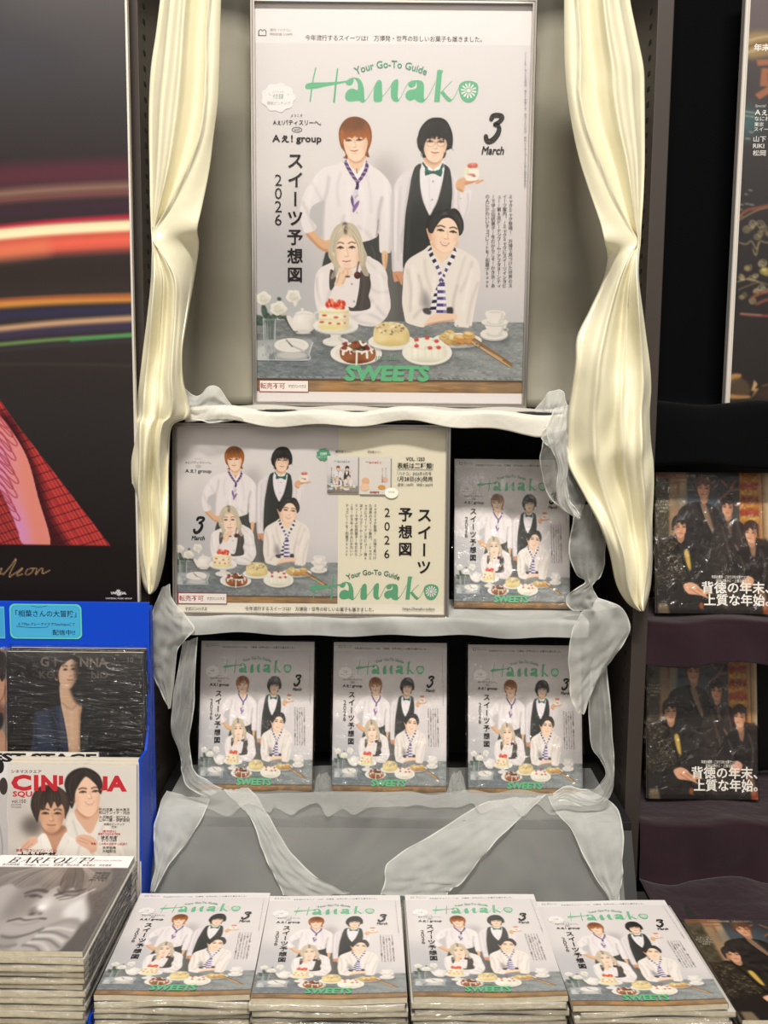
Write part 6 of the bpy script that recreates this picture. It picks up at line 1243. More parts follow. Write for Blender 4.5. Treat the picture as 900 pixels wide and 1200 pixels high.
# the lower tier: bold-lettered magazine, two-man cover copies
a, b = at(10, 1040, -.235), at(160, 1040, -.235); cw = b[0]-a[0]; ch = cw*1.28; ctop = at(80, 894, -.21)[2]
def words_cin(s):
    R = (190, 40, 50)
    # masthead letters that the heads do not hide
    s.text('シネマスクエア', 29, 901.4, 4.4, (40, 36, 36), bold=.02, width=36)
    s.text('C', 23, 914.4, 24, R, bold=.05, width=24); s.text('I', 40.6, 914.4, 24, R, bold=.05, width=5.4); s.text('N', 56, 914.4, 24, R, bold=.05, width=19); s.poly([(67.4, 906), (72.6, 906), (72.6, 916), (69, 917), (67.4, 917)], R); s.text('A', 136, 914.4, 24, R, bold=.05, width=24); s.poly([(119.4, 906), (125, 906), (125, 923), (116, 923), (119.4, 918)], R)
    s.text('SQU', 24.4, 928, 8.6, R, bold=.03, width=23); s.text('vol.150', 20, 936.6, 6, (60, 54, 52), bold=.006, width=17); s.text('2025 WINTER', 17, 941, 2.8, (90, 84, 80), width=12); s.text('STAR MAGAZINE', 17, 944, 2.6, (90, 84, 80), width=12)
    D = (62, 54, 52)
    for y, t_, z, c_ in ((946, '竹内涼真・鈴木亮平', 4, D), (949.6, '松山ケンイチ・内田', 4, D), (955, '大沢雄成・坂口文人', 4, D), (958.6, '山中一華・伊藤英明', 4, D), (963.4, '映画のピンナップ', 3, D), (966.6, '付き!', 3, D), (972, '[新作続々]', 3.4, R), (975, '話題の作品を総力特集', 2.6, R), (979.4, '綾瀬裕樹', 5, D), (983, 'はじまりの季節', 2.6, D), (986.8, '特集・この秋の注目作 山田涼介', 3, R), (991.6, '天海祐希', 4, D), (995.6, '大橋和也', 4, D)): s.text(t_, 133 if y < 970 else 127, y, z, c_, bold=.012, align='c')
    s.text('映画『グランメゾン・パリ』', 41, 995.4, 3.6, R, bold=.01, width=48); s.text('木村拓哉', 42, 1003, 11, (50, 42, 40), bold=.03, width=48); s.text('竹原宇龍・渡々直宏', 124, 1003.6, 4.4, (70, 60, 56), bold=.02, width=42)
cin = magazine('magazine', sheet_of(paint_cinema(), cw, ch, (7, 892.6, 159, 892.6+152*1.28), words_cin), cw, ch, .007, M['cover'], None, FLAT, (214, 206, 196), .003, 6)
lbc = ['pale magazine with two men in white shirts under red lettering, front of the lower tier', 'pale magazine peeking out just behind the two-man cover', 'pale magazine at the rear of the lower tier behind the two-man covers']
for k in range(3):
    q = cin if k == 0 else copy_tree(cin); q.location = ((a[0]+b[0])/2+.0018*k, -.235+.009*k, ctop-ch*math.cos(math.radians(5))+.0024*k); q.rotation_euler = (-math.radians(5), 0, 0); tag(q, lbc[k], 'magazine', 'magazines on the lower tier of the blue stand')
def sheet_stage(W, H):
    s = Sheet(W, H, -60, 882, 116, 1100); s.rect(-60, 882, 116, 1100, (222, 218, 214)); s.text('BEST STAGE', 45, 888.6, 14, (26, 24, 24), bold=.05, width=138); s.ell(0, 900, 5, 9, (30, 28, 28)); s.poly([(-60, 912), (2, 918), (8, 960), (4, 1100), (-60, 1100)], (196, 190, 182), True); s.ell(4, 925, 5, 11, (64, 54, 50)); s.stroke([(-4, 960), (2, 1000), (-2, 1040)], 2, (170, 164, 156)); return s
a2, b2_ = at(-60, 1000, -.207), at(115, 1000, -.207); stg = magazine('magazine', sheet_stage(b2_[0]-a2[0], .29), b2_[0]-a2[0], .29, .006, M['cover'], None, FLAT, (220, 214, 206), .003, 7)
stg.location = ((a2[0]+b2_[0])/2, -.2045, at(60, 882, -.19)[2]-.29*math.cos(math.radians(4))); stg.rotation_euler = (-math.radians(4), 0, 0); tag(stg, 'white magazine with bold black lettering, mostly hidden behind the two-man cover', 'magazine')
# monochrome pile lying in front
ZB = .752
A, B_, C_ = at_z(97, 1115, ZB), at_z(150, 1003.4, ZB), at_z(0, 1115, ZB); bh = float(B_[1]-A[1]); bw_ = .215
def didone(s, x, y, h, body, col):
    """slanted high-contrast capitals: thick stems, hairline serifs and joins"""
    sl = .30; T = lambda u, v: (u-(v-y)*sl, v)
    for ch in body:
        u0 = x; t, b_ = y-h/2, y+h/2; k, hl = 1.5, .32
        def stem(u, w=k): s.poly([T(u, t), T(u, b_), T(u+w, b_), T(u+w, t)], col); [s.poly([T(u-.9, v-.14), T(u-.9, v+.14), T(u+w+.9, v+.14), T(u+w+.9, v-.14)], col) for v in (t, b_)]
        if ch == 'B': stem(u0); s.stroke([T(u0+1, t), T(u0+4.4, t+.6), T(u0+4.2, y-.4), T(u0+1, y)], [.3, 1, 1, .3], col); s.stroke([T(u0+1, y), T(u0+5, y+1), T(u0+4.6, b_-.5), T(u0+1, b_)], [.3, 1.2, 1.2, .3], col); adv = 8
        elif ch == 'A': s.stroke([T(u0, b_), T(u0+3.4, t)], .4, col, False); s.stroke([T(u0+3.4, t), T(u0+5.6, b_)], 1.5, col, False); s.stroke([T(u0+1.2, y+1), T(u0+4.6, y+1)], .3, col, False); adv = 8.4
        elif ch == 'R': stem(u0); s.stroke([T(u0+1, t), T(u0+4.6, t+.6), T(u0+4.2, y-.4), T(u0+1, y)], [.3, 1.1, 1.1, .3], col); s.stroke([T(u0+2.6, y), T(u0+5.6, b_)], 1.2, col, False); adv = 8.4
        elif ch == 'F': stem(u0); s.stroke([T(u0+1, t), T(u0+5.4, t)], .4, col, False); s.stroke([T(u0+5.4, t), T(u0+5.4, t+1.8)], .4, col, False); s.stroke([T(u0+1, y), T(u0+4, y)], .4, col, False); adv = 7.4
        elif ch == 'O': tt = np.linspace(0, 2*math.pi, 17); s.stroke([T(u0+3.4+3*math.cos(q), y+h/2*math.sin(q)) for q in tt], [1.7, .9, .35, .9, 1.7, .9, .35, .9, 1.7], col, True, 2); adv = 8.8
        elif ch == 'U': stem(u0); s.stroke([T(u0+.8, t), T(u0+.8, y+1.6), T(u0+3, b_), T(u0+5.4, y+1.6), T(u0+5.4, t)], [1.4, 1.2, .5, .35, .35], col); adv = 8.6
        elif ch == 'T': stem(u0+2.4); s.stroke([T(u0, t), T(u0+6.4, t)], .4, col, False); s.stroke([T(u0, t), T(u0, t+1.6)], .4, col, False); s.stroke([T(u0+6.4, t), T(u0+6.4, t+1.6)], .4, col, False); adv = 8.4
        else: s.poly([T(u0, t), T(u0+.5, y+1.4), T(u0+1.1, y+1.4), T(u0+1.6, t)], col); s.ell(*T(u0+.8, b_-.5), .8, .6, col, 10); adv = 4
        x += adv
def sheet_bar(W, H):
    s = Sheet(W, H, 0, 0, 100, 118); s.picture(paint_resting(), -61, 0, 100, 118, 0, 0, 100, 118, 190, 224)
    didone(s, 11, 7.2, 7.6, 'BARFOUT!', (40, 40, 46)); s.text('吉沢亮特集　14 pages　special', 24, 14, 3.2, (110, 106, 106), width=34); s.text('目黒蓮　岡山天音　坂東龍汰　河合優実', 66, 14, 3.2, (130, 96, 96), width=42); s.text('SPECIAL ISSUE 2026 WINTER', 78, 7, 2.6, (196, 150, 150), width=30)
    for k in range(4): s.text(['特別取材', '北山宏光', '今田美桜', '撮り下ろし'][k], 84, 25+k*3.2, 2.8, (62, 58, 56), bold=.01)
    return s
bt = magazine('magazine', sheet_bar(bw_, bh), bw_, bh, .0078, M['cover'], None, FLAT, (150, 146, 140), .002, 8)
MT2 = .0078; bkinds = []
def wave2(a, ph): return lambda x, z: a*np.cos(x/bw_*2*math.pi*.8+ph)*np.exp(-z/.09)
bX = A[0]-bw_/2; rr = random.Random(77); z = ZB-.0004
lie(bt, bX, A[1], z-MT2, 0); tag(bt, 'magazine with a monochrome face resting on hands, top of the pile before the blue stand', 'magazine', 'monochrome-cover magazines piled by the blue stand')
sp = mat('dark_spine', (52, 49, 47), .5); lv = ['second', 'third', 'fourth', 'fifth', 'sixth', 'seventh', 'eighth', 'ninth', 'tenth', 'eleventh', 'twelfth']
proto = None; gap = .0018
for k in range(11):
    if k < 2: q = magazine('magazine', None, bw_, bh, MT2, M['backcover'], M['filmedge'], wave2(.0009, k*2.2), (190, 184, 176), .002, 20+k); bkinds.append(q); add_box(bm := bmesh.new(), bw_/2+.0008, bw_/2+.0014, -.0066, -.0016, .02, bh-.03); bm_obj('spine_band', bm, sp, q)['label'] = 'dark printed spine band'
    else: q = copy_tree(bkinds[k % 2])
    z -= MT2+gap
    lie(q, bX+rr.uniform(-.002, .003), A[1]+rr.uniform(-.003, .003), z-MT2, rr.uniform(-.008, .008))
    if z-MT2 < .602: pass
    tag(q, 'film-wrapped magazine seen edge-on, %s from top of the monochrome pile' % lv[k], 'magazine', 'monochrome-cover magazines piled by the blue stand')

# ---------------------------------------------------------------- next bay: black plush, plum velvet, dark group-photo magazines
rows = []
for z_, yy in ((1.476, .02), (1.4765, .10), (1.478, .17), (1.55, .182), (1.8, .187), (2.1, .187), (2.4, .187)): rows.append([(x, yy+.008*math.sin(x*22)+(.012*math.sin(x*13+1) if yy > .15 else 0), z_+(.004*math.sin(x*30) if yy < .15 else 0)) for x in np.linspace(.476, 1.25, 16)])
rows = [[(x, .014, 1.372+.004*math.sin(x*25)) for x in np.linspace(.476, 1.25, 16)]]+rows
tag(grid_cloth('plush_drape', rows, M['fur'], None, 4, 6, None, .004), 'black plush fabric draped behind and under the pale-framed poster', 'cloth')
rk = tag(empty('shelving_unit', (.9, .22, 0)), 'black shelving carrying plum velvet in the next bay', 'shelving')
for n_, b_ in (('back_panel', (.472, 1.3, .212, .22, .4, 2.5)), ('shelf_board', (.474, 1.3, .03, .205, 1.40, 1.42)), ('side_panel', (1.285, 1.3, -.05, .212, 0, 2.5)), ('shelf_board', (.474, 1.3, .004, .21, 1.066, 1.086)), ('shelf_board', (.474, 1.3, -.05, .21, .70, .722))):
    x0, x1, y0, y1, z0, z1 = b_; box_obj(n_, (x0-.9, x1-.9, y0-.22, y1-.22, z0, z1), M['black'], rk, .001)
def velvet(name, z, yf, zb, label, yb=.205, ext=0.0):
    rows = []
    for y_, z_ in ((yb, z), (yf+.06, z), (yf+.004, z+.001), (yf-.004, z-.008), (yf-.007, (z+zb)/2), (yf-.010, zb+.004))+(((yf-.03, zb+.001), (yf-ext, zb)) if ext else ()):
        rows.append([(x, y_+(.004*math.sin(x*34+z_*40)+.003*math.sin(x*71+z_*9) if y_ < yf+.02 else 0), z_+(.0035*math.sin(x*29+2)*(1 if z_ > z-.01 else 2)+.003)) for x in np.linspace(.468, 1.25, 26)])
    tag(grid_cloth(name, rows, M['velvet'], None, 4, 6, None, .002), label, 'cloth')
velvet('velvet_cloth', 1.0895, -.012, 1.008, 'plum velvet over the shelf below the upper dark magazine'); velvet('velvet_cloth', .7265, -.06, .626, 'plum velvet draped over the low shelf under the second dark magazine', ext=.17)
QW, QH = .2100, .2700
def sheet_q(W, H):
    s = Sheet(W, H, 0, 0, 100, 128.6); s.picture(paint_quartet(), 0, 0, 100, 128, 0, 0, 100, 128.6, 170, 220)
    w = (238, 232, 222); s.fat(lambda a, b: s.text('背徳の年末、', 70+a, 105.2+b, 11.2, w, width=59), .26); s.fat(lambda a, b: s.text('上質な年始。', 71+a, 116.4+b, 11.2, w, width=57), .26)
    s.text('年末は濃厚・ごほうびを大事でつつむ、', 66, 95.4, 3.2, w, bold=.006, width=34); s.text('年始は静かに・上質な始まり。', 68, 98.8, 3.2, w, bold=.006, width=30)
    s.text('年末年始の総力特集、上質なひとときへ。', 36, 3.2, 2.8, (190, 170, 140), width=36)
    for k in range(4): s.text(['うまい店', 'おとり寄せ', '山下智久', 'RIKU'][k], 6.4, 27+k*3, 2.6, (190, 180, 160))
    return s
q0 = magazine('magazine', sheet_q(QW, QH), QW, QH, .007, M['cover'], M['film'], FLAT, (60, 46, 40), .003, 11)
q1 = copy_tree(q0); q2 = copy_tree(q0)
for q, lb, bl, br, y0, le, tw in ((q0, 'film-wrapped dark magazine with four men in black suits on the upper velvet shelf', (767.5, 717.5), (900.5, 720), .035, 10, 0), (q1, 'film-wrapped dark magazine with four men in black suits on the lower velvet shelf', (757, 935.4), (886.6, 935.4), .045, 10, 0)):
    a, b = at(*bl, y0), at(*br, y0); k = (b[0]-a[0])/QW; q.location = ((a[0]+b[0])/2, y0, max((a[2]+b[2])/2, 0)); q.rotation_euler = (-math.radians(le), 0, math.radians(tw)); q.scale = (k, k, k*(.965 if q is q0 else 1)); tag(q, lb, 'magazine', 'dark magazines with four men in black suits')
for c_ in [x for x in COL.objects if x.parent is q2 and x.name.startswith('clear')]: bpy.data.objects.remove(c_)
ZQ = .652; a, b = at_z(866, 1195, ZQ), at_z(798, 1077, ZQ); rz = math.atan2(-(b[0]-a[0]), b[1]-a[1])
cx_ = a[0]+QW/2*math.cos(rz); cy_ = a[1]+QW/2*math.sin(rz)
lie(q2, cx_, cy_, ZQ-.0078, rz); kq = float(np.hypot(*(b-a)[:2]))/QH; q2.scale = (kq, 1, kq); tag(q2, 'dark magazine with four men in black suits lying at the end of the counter', 'magazine', 'dark magazines with four men in black suits')
q3 = magazine('magazine', None, QW, QH, .0072, M['backcover'], M['filmedge'], wave(.0006, 1), (120, 110, 100), .002, 31)
lie(q3, cx_+.004, cy_-.004, ZQ-.0078-.0098, rz+.012); q3.scale = (kq, 1, kq); tag(q3, 'film-wrapped magazine seen edge-on under the dark magazine at the counter end', 'magazine')
q4 = copy_tree(q3); q4.location.z -= .0094; q4.rotation_euler.z += .01; tag(q4, 'lowest magazine of the short pile at the counter end', 'magazine')

# ---------------------------------------------------------------- cream curtains
LC = [(-150, [194, 205, 216, 228, 239, 249, 261]), (-90, [193, 204, 215, 227, 239, 248, 260]), (-34, [192, 203, 214, 226, 238, 248, 260]), (0, [188, 200, 212, 225, 238, 248, 259]), (40, [183, 196, 209, 222, 236, 246, 258]), (80, [177, 192, 206, 220, 234, 245, 257]), (120, [175, 188, 202, 217, 231, 242, 255]), (160, [175, 186, 198, 211, 224, 236, 250]),
      (200, [176, 184, 193, 203, 213, 222, 245]), (240, [177, 181, 186, 191, 197, 204, 237]), (268, [178, 179.4, 181, 182.6, 184.4, 187, 231]), (284, [178.6, 179.4, 180.2, 181, 182, 184, 233]), (304, [178, 181, 184, 188, 193, 200, 231]), (330, [177, 182, 188, 195, 203, 212, 227]),
      (370, [173, 179, 186, 194, 203, 211, 220]), (410, [168, 176, 184, 192, 200, 208, 214]), (445, [164, 172, 180, 189, 198, 207, 215]), (470, [161, 170, 179, 189, 199, 209, 221]), (488, [158.6, 168, 177, 186, 196, 206, 222]), (500, [157, 166, 175, 182, 189, 195, 201]),
      (540, [155.4, 164, 172, 179, 186, 192, 198]), (575, [155.6, 163, 171, 178, 185, 192, 198]), (610, [158, 166, 173, 179, 186, 192, 197.6]), (645, [162, 169, 175, 180, 185, 190, 194]), (675, [166, 171, 175, 178, 182, 185, 188]), (690, [170, 173, 175, 177, 179, 181, 183]), (696, [174, 174.6, 175, 175.4, 175.8, 176.2, 176.6])]
RC = [(-150, [735, 723, 710, 697, 684, 672, 659]), (-90, [735, 723, 710, 697, 685, 672, 660]), (-34, [736, 724, 711, 698, 685, 673, 660]), (0, [738, 725, 712, 699, 686, 673, 661]), (40, [746, 732, 717, 703, 688, 674, 661]), (80, [754, 739, 724, 708, 692, 675, 662]), (112, [755, 741, 726, 710, 694, 677, 665]), (150, [755, 744, 731, 717, 702, 685, 671]), (190, [754.6, 747, 738, 727, 715, 699, 680]),
      (230, [753, 748, 742, 735, 726, 714, 693]), (262, [751, 748.4, 745.4, 742, 738, 731, 704]), (284, [750, 749, 748, 747, 746, 744, 709]), (304, [748.4, 746.4, 744, 741, 737, 731, 712]), (330, [748.6, 745, 740, 734, 727, 719, 706]), (365, [753, 747, 739, 730, 719, 706, 690]), (395, [757, 749, 739, 727, 713, 697, 676]),
      (425, [761, 751, 739, 724, 708, 691, 674]), (455, [763, 752, 738, 722, 706, 688, 670]), (485, [762, 751, 737, 721, 704, 685, 666]), (520, [763, 751, 737, 720, 703, 684, 665]), (545, [764.6, 752, 738, 722, 705, 685, 666]), (580, [766, 755, 743, 729, 714, 699, 684]), (615, [766, 757, 747, 736, 725, 713, 702]), (650, [765, 758, 750, 742, 734, 725, 715]),
      (685, [762, 757, 751, 745, 738, 731, 723]), (706, [758, 755, 751, 748, 744, 740, 735]), (716, [754.6, 754, 753, 752, 751, 750, 749])]
def curtain(name, rows, label, tie_y, ph):
    R = []
    for i, (y, xs) in enumerate(rows):
        r = []
        for j, x in enumerate(xs):
            s = j/6.; near = math.exp(-((y-tie_y)/60.)**2)
            if y <= tie_y: d = -.086+(.018*math.cos(2*math.pi*(1.5*s+ph)))*(1-.6*near)+(.034*(s-.85)/.15 if s > .85 else 0)*(1-near)*.6
            else: d = -.098+.013*math.cos(2*math.pi*(2.0*s+ph))*min(1, (y-tie_y)/60.)+.012*math.sin(y/33.+s*5)*(1-near)+(.05 if j == 6 and y < 480 else 0)*math.exp(-((y-320)/60.)**2)
            r.append((x, y, d))
        R.append(r)
    tt = .448
    def f(S, T):
        u = np.clip((tt-T)/.10, 0, 1); d = np.clip((T-tt)/.06, 0, 1)
        g = lambda c, w: np.exp(-((S-c)/w)**2)
        y = -(.013*g(.80+.02*np.sin(T*30), .022)+.009*g(.42, .03)+.008*g(.03, .02)+.006*g(.18, .025))*u*np.clip(T*9, .25, 1)
        y -= (.012*g(.16+.10*(T-tt), .030)+.012*g(.47-.1*(T-tt), .035)+.011*g(.74, .03)+.007*g(.97, .02))*d*np.clip((1-T)*6, 0, 1)
        low = np.clip((T-.56)*5, 0, 1)*np.clip((1-T)*8, 0, 1)
        y += low*(.0050*np.sin(T*44+S*6+ph*40)*np.sin(S*5+1)+.0035*np.sin(T*78-S*13+ph*9)*np.sin(S*9)+.004*np.sin(T*31+S*17))
        return y+.0012*np.sin(S*30+T*9)
    return tag(grid_cloth(name, px_rows(R), M['satin'], None, 9, 6, f, .0012), label, 'curtain')
curtain('curtain', LC, 'cream satin curtain gathered to the upright by the big dark poster', 282, .05); curtain('curtain', RC, 'cream satin curtain gathered to the upright by the black plush drape', 286, .05)
# ---------------------------------------------------------------- white cloth and organza
def strip(name, pts, mt, label, nu=6, nv=8, thick=0.0, cols=5, bulge=.006, hem=True, fold=None, wild=.6):
    """a ribbon of cloth from pairs of points ((x,y,Y),(x,y,Y)) across its width"""
    R = []
    for k, (p, q) in enumerate(pts):
        p, q = at(*p), at(*q); R.append([tuple(p*(1-t)+q*t+np.array([0, -bulge*math.sin(math.pi*t)+.3*bulge*math.sin(3*math.pi*t+k), 0])) for t in np.linspace(0, 1, cols)])
    sd = len(label)*.37+len(pts)
    if fold is None:
        def fold(S, T):
            e = np.clip(T*8, 0, 1)*np.clip((1-T)*8, 0, 1); c = S-.5
            y = .0022*np.sin(S*9+T*17+sd)*np.sin(T*23-S*6+sd*2)+.0013*np.sin(S*27+T*11+sd)+.0010*np.sin(T*52+S*19)
            x = e*(.0030*np.sin(T*11+c*3+sd)+.0012*np.sin(T*23+c*5+sd*3))
            z = e*(.0026*np.sin(T*10-c*3+sd*2)+.0010*np.sin(T*25+c*5+sd))
            return x*wild, y, z*wild
    o = tag(grid_cloth(name, R, mt, None, nu, nv, fold, thick), label, 'cloth')
    G = grid_cloth.last
    if hem:
        for a, b in ((0, 1), (-1, -2)):
            L, Q = G[:, a], G[:, b]; d = Q-L; d /= np.linalg.norm(d, axis=1, keepdims=True)+1e-9; k = np.array([0, -.0006, 0])
            me = bpy.data.meshes.new('hem'); n = len(L); me.from_pydata(np.concatenate([L+k, L+d*.0024+k]).tolist(), [], [(i, i+1, n+i+1, n+i) for i in range(n-1)]); me.update(); link('hem', me, M['hem'], o)
    return o
xsA, xsB = at(217, 485, -.062)[0], at(742, 485, -.062)[0]
rows = [[(x, .115, 1.4690+.004*math.sin(x*21)**2) for x in np.linspace(xsA, xsB, 30)]]
for y_, z_, k in ((.02, 1.4685, .6), (-.050, 1.4690, 1), (-.0625, 1.4650, 1), (-.0655, 1.4560, 1), (-.0660, 1.4440, 1.0)):
    rows.append([(x, y_-.003*math.sin(x*37+z_*60)*k, z_+(.0035*math.sin(x*16+.6)+.003*math.sin(x*41))*k*(1 if z_ > 1.45 else 1.3)-(.010*max(0, (x-.05)/.2)*(1 if x < .28 else .4) if z_ < 1.45 else 0)) for x in np.linspace(xsA, xsB, 30)])
tag(grid_cloth('shelf_cloth', rows, M['whitecloth'], None, 4, 5, None, .0012), 'white cloth laid over the top shelf edge under the tall poster', 'cloth')
xsA, xsB = at(214, 730, -.07)[0], at(690, 730, -.07)[0]; rows = []
for y_, z_, k in ((.10, 1.1035, .2), (-.02, 1.1035, .3), (-.058, 1.1045, .6), (-.0695, 1.1015, 1), (-.0715, 1.090, 1), (-.0705, 1.0745, 1)):
    rows.append([(x, y_-.0025*math.sin(x*33+z_*70)*k, z_+(.0018*math.sin(x*19)+.0016*math.sin(x*47+1))*k+.0012) for x in np.linspace(xsA, xsB, 30)])
tag(grid_cloth('shelf_cloth', rows, sheer_mat('shelf_organza', (226, 226, 220), .70, .2), None, 4, 5, None, 0), 'pale organza wrapped over the middle shelf edge', 'cloth')
# base drape over the lowest shelf down to the counter
xsA, xsB = at(184, 990, -.14)[0], at(728, 990, -.14)[0]; rows = []
for y_, z_, k in ((.12, .7605, .2), (.02, .7615, .5), (-.06, .763, 1), (-.112, .764, 1), (-.124, .755, 1), (-.146, .715, 1), (-.168, .675, 1), (-.194, .632, 1), (-.222, .627, .3)):
    rows.append([(x, y_-(.004*math.sin(x*23+z_*50)+.003*math.sin(x*47+3))*k, z_+.0022*math.sin(x*31+y_*40)**2*(1 if z_ > .75 else .3)) for x in np.linspace(xsA, xsB, 34)])
tag(grid_cloth('base_drape', rows, M['sheer_thin'], None, 4, 6, None, 0), 'thin white organza veiling the dark front below the lower row of magazines', 'cloth')
def dr(px, py, off=.008):
    """depth of the drape front under a pixel, a little nearer"""
    d = ray(px, py); n = np.array([0, -(.764-.640), .0]); 
    # plane through (y=-.118,z=.762) and (y=-.192,z=.640)
    m = (.764-.640)/(-.118+.192); t = (.762-CAM[2]-m*(-.118-CAM[1]))/(d[2]-m*d[1]); Y = CAM[1]+t*d[1]
    z3 = .765; t2 = (z3-CAM[2])/d[2]; Y2 = CAM[1]+t2*d[1]
    return max(min(Y2, .02), Y)-off if Y2 > -.118 else Y-off
D = lambda x, y, o=.008: (x, y, dr(x, y, o))
strip('organza_swag', [(D(289, 922), D(262, 925)), (D(304, 938), D(282, 944)), (D(318, 960), D(293, 960)), (D(341, 1000), D(309, 996)), (D(374, 1030), D(321, 1026)), (D(414, 1047), D(331, 1050))], M['sheer2'], 'folded organza band sweeping down below the first magazine of the lower row')
strip('organza_swag', [(D(604, 935, .012), D(640, 931, .012)), (D(560, 943, .012), D(597, 972, .012)), (D(508, 978, .012), D(562, 1006, .012)), (D(456, 1010, .012), D(541, 1034, .012)), (D(450, 1030, .012), D(530, 1043, .012)), (D(446, 1048, .012), D(522, 1050, .012))], M['sheer2'], 'wide organza band sweeping down from the last magazine of the lower row')
strip('organza_swag', [(D(642, 933, .010), D(690, 926, .010)), (D(652, 952, .010), D(720, 944, .010)), (D(667, 972, .010), D(731, 972, .010)), (D(684, 1002, .010), D(730, 1010, .010)), (D(700, 1030, .010), D(728, 1036, .010)), (D(714, 1056, .010), D(726, 1056, .010))], M['sheer2'], 'organza corner hanging by the bronze upright down to the counter')
strip('organza_swag', [(D(246, 936, .010), D(196, 926, .010)), (D(240, 954, .010), D(188, 940, .010)), (D(228, 974, .010), D(183, 958, .010)), (D(212, 996, .010), D(181, 984, .010)), (D(196, 1018, .010), D(180, 1012, .010)), (D(182, 1044, .010), D(176, 1042, .010))], M['sheer2'], 'organza corner hanging beside the blue stand')
rr = random.Random(4)
def crinkle(S, T): return (.002*np.sin(T*40+S*8), -.004*np.sin(T*23+S*5)**2*np.sin(S*math.pi)-.003*np.sin(T*41-S*9)**2*np.sin(S*math.pi), .004*np.sin(T*13+S*4)*np.sin(T*29)+.002*np.sin(T*47+S*7))
strip('organza_swag', [(D(x, 927+2*rr.random(), .012), D(x+rr.uniform(-4, 4), 948+rr.uniform(-7, 9), .012)) for x in range(236, 690, 15)], M['sheer_thin'], 'long crumpled organza ridge along the foot of the lower magazines', nu=5, nv=6, hem=False, fold=crinkle)
strip('organza_ribbon', [((368, 930, -.02), (390, 930, -.02)), ((370, 915, -.018), (388, 914, -.018)), ((374, 906, -.014), (384, 904, -.014))], M['sheer_thin'], 'organza peak bunched between the first and middle magazines of the lower row', bulge=.01, hem=False, wild=.15)
strip('organza_ribbon', [((523, 932, -.02), (548, 932, -.02)), ((527, 916, -.018), (544, 915, -.018)), ((532, 904, -.014), (540, 902, -.014))], M['sheer_thin'], 'organza peak bunched between the middle and last magazines of the lower row', bulge=.01, hem=False, wild=.15)
# hanging ribbons
strip('organza_ribbon', [((214, 752, -.05), (232, 746, -.055)), ((208, 790, -.055), (229, 790, -.06)), ((202, 830, -.06), (227, 826, -.065)), ((201, 858, -.062), (223, 858, -.068)), ((209, 884, -.066), (225, 884, -.072)), ((214, 904, -.075), (227, 902, -.08)), ((220, 920, -.085), (238, 914, -.085)), ((240, 934, -.10), (262, 924, -.10))], M['sheer'], 'narrow organza ribbon hanging beside the first magazine of the lower row')
strip('organza_ribbon', [((199, 684, -.07), (190, 688, -.08)), ((203, 704, -.074), (182, 704, -.084)), ((216, 722, -.078), (178, 726, -.088)), ((228, 736, -.078), (175, 748, -.088)), ((218, 748, -.076), (174, 770, -.086)), ((209, 766, -.074), (178, 788, -.082)), ((203, 800, -.07), (187, 806, -.078)), ((200, 830, -.068), (198, 828, -.07))], M['sheer2'], 'crumpled organza tail at the corner of the wide framed poster')
strip('organza_ribbon', [((214, 453, -.03), (212, 488, -.06)), ((232, 463, -.03), (226, 492, -.068)), ((246, 452, -.03), (244, 494, -.072)), ((262, 462, -.03), (264, 494, -.072)), ((276, 478, -.03), (280, 492, -.070)), ((286, 488, -.04), (288, 494, -.068))], M['sheer'], 'crumpled organza bunched on the top shelf by the curtain beside the dark poster', bulge=.02)
strip('organza_ribbon', [((626, 480, .02), (630, 494, -.05)), ((640, 464, .02), (640, 500, -.07)), ((652, 456, .0), (634, 508, -.074)), ((660, 460, -.02), (638, 518, -.076)), ((667, 480, -.05), (648, 528, -.078))], M['sheer'], 'organza bunched on the top shelf corner by the curtain beside the plush drape', bulge=.012)
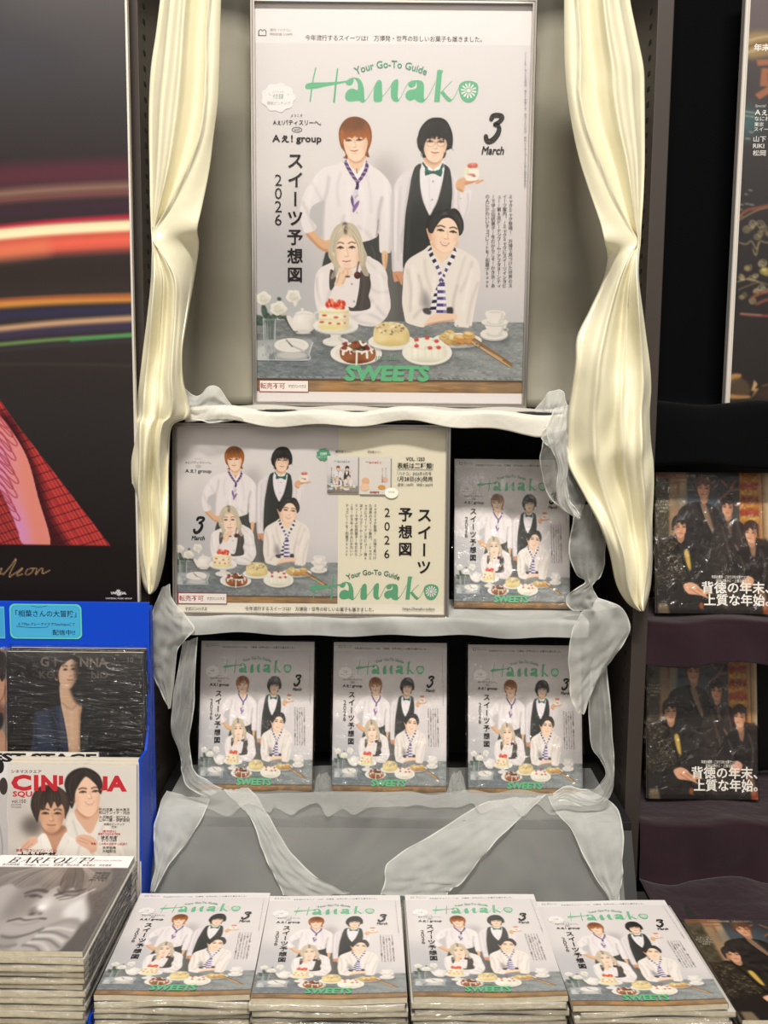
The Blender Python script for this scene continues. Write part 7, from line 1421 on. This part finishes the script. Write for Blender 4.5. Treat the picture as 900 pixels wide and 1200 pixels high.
strip('organza_ribbon', [((650, 478, -.068), (667, 474, -.066)), ((640, 502, -.072), (668, 498, -.07)), ((644, 524, -.076), (666, 524, -.074)), ((655, 548, -.08), (665, 545, -.078)), ((652, 572, -.08), (664, 566, -.078)), ((654, 590, -.08), (668, 584, -.078)), ((666, 602, -.08), (676, 596, -.078)), ((678, 608, -.08), (680, 606, -.078))], M['sheer2'], 'organza tail twisting down in front of the veiled upright magazine', bulge=.008)
strip('organza_ribbon', [((636, 516, -.066), (655, 514, -.064)), ((634, 540, -.066), (660, 530, -.064)), ((636, 566, -.066), (672, 552, -.064)), ((646, 584, -.066), (684, 570, -.064)), ((660, 596, -.066), (688, 584, -.064)), ((677, 609, -.066), (681, 600, -.064))], M['sheer_thin'], 'loose organza loop over the corner of the veiled upright magazine', bulge=.012)
strip('organza_ribbon', [((672, 592, -.056), (707, 588, -.05)), ((669, 622, -.056), (709, 618, -.05)), ((668, 650, -.058), (708, 652, -.052)), ((676, 672, -.062), (704, 674, -.056)), ((684, 682, -.066), (696, 686, -.058)), ((668, 694, -.070), (702, 700, -.062)), ((664, 706, -.074), (712, 706, -.066)), ((672, 716, -.078), (724, 712, -.07))], M['sheer'], 'organza length hanging behind the curtain tip beside the bronze upright', bulge=.01)
strip('organza_ribbon', [((681, 717, -.080), (700, 700, -.078)), ((672, 738, -.084), (728, 712, -.082)), ((668, 762, -.086), (736, 738, -.084)), ((666, 786, -.086), (724, 764, -.084)), ((667, 812, -.086), (708, 786, -.082)), ((674, 828, -.084), (696, 806, -.08)), ((678, 836, -.082), (684, 828, -.08))], M['sheer2'], 'broad organza loop folded over the end of the middle shelf', bulge=.018)
strip('organza_ribbon', [((692, 786, -.072), (711, 780, -.068)), ((692, 820, -.074), (713, 816, -.07)), ((691, 850, -.076), (717, 852, -.072)), ((692, 876, -.078), (720, 884, -.074)), ((703, 890, -.082), (721, 904, -.078)), ((709, 904, -.09), (719, 926, -.086)), ((700, 922, -.10), (706, 942, -.098)), ((684, 926, -.108), (684, 944, -.106)), ((664, 922, -.11), (662, 936, -.11)), ((648, 930, -.112), (646, 940, -.112))], M['sheer'], 'long organza ribbon dropping from the loop and curling under at its foot', bulge=.008)
_to_rm = _to; bpy.data.objects.remove(_to_rm); bpy.data.curves.remove(_tc)
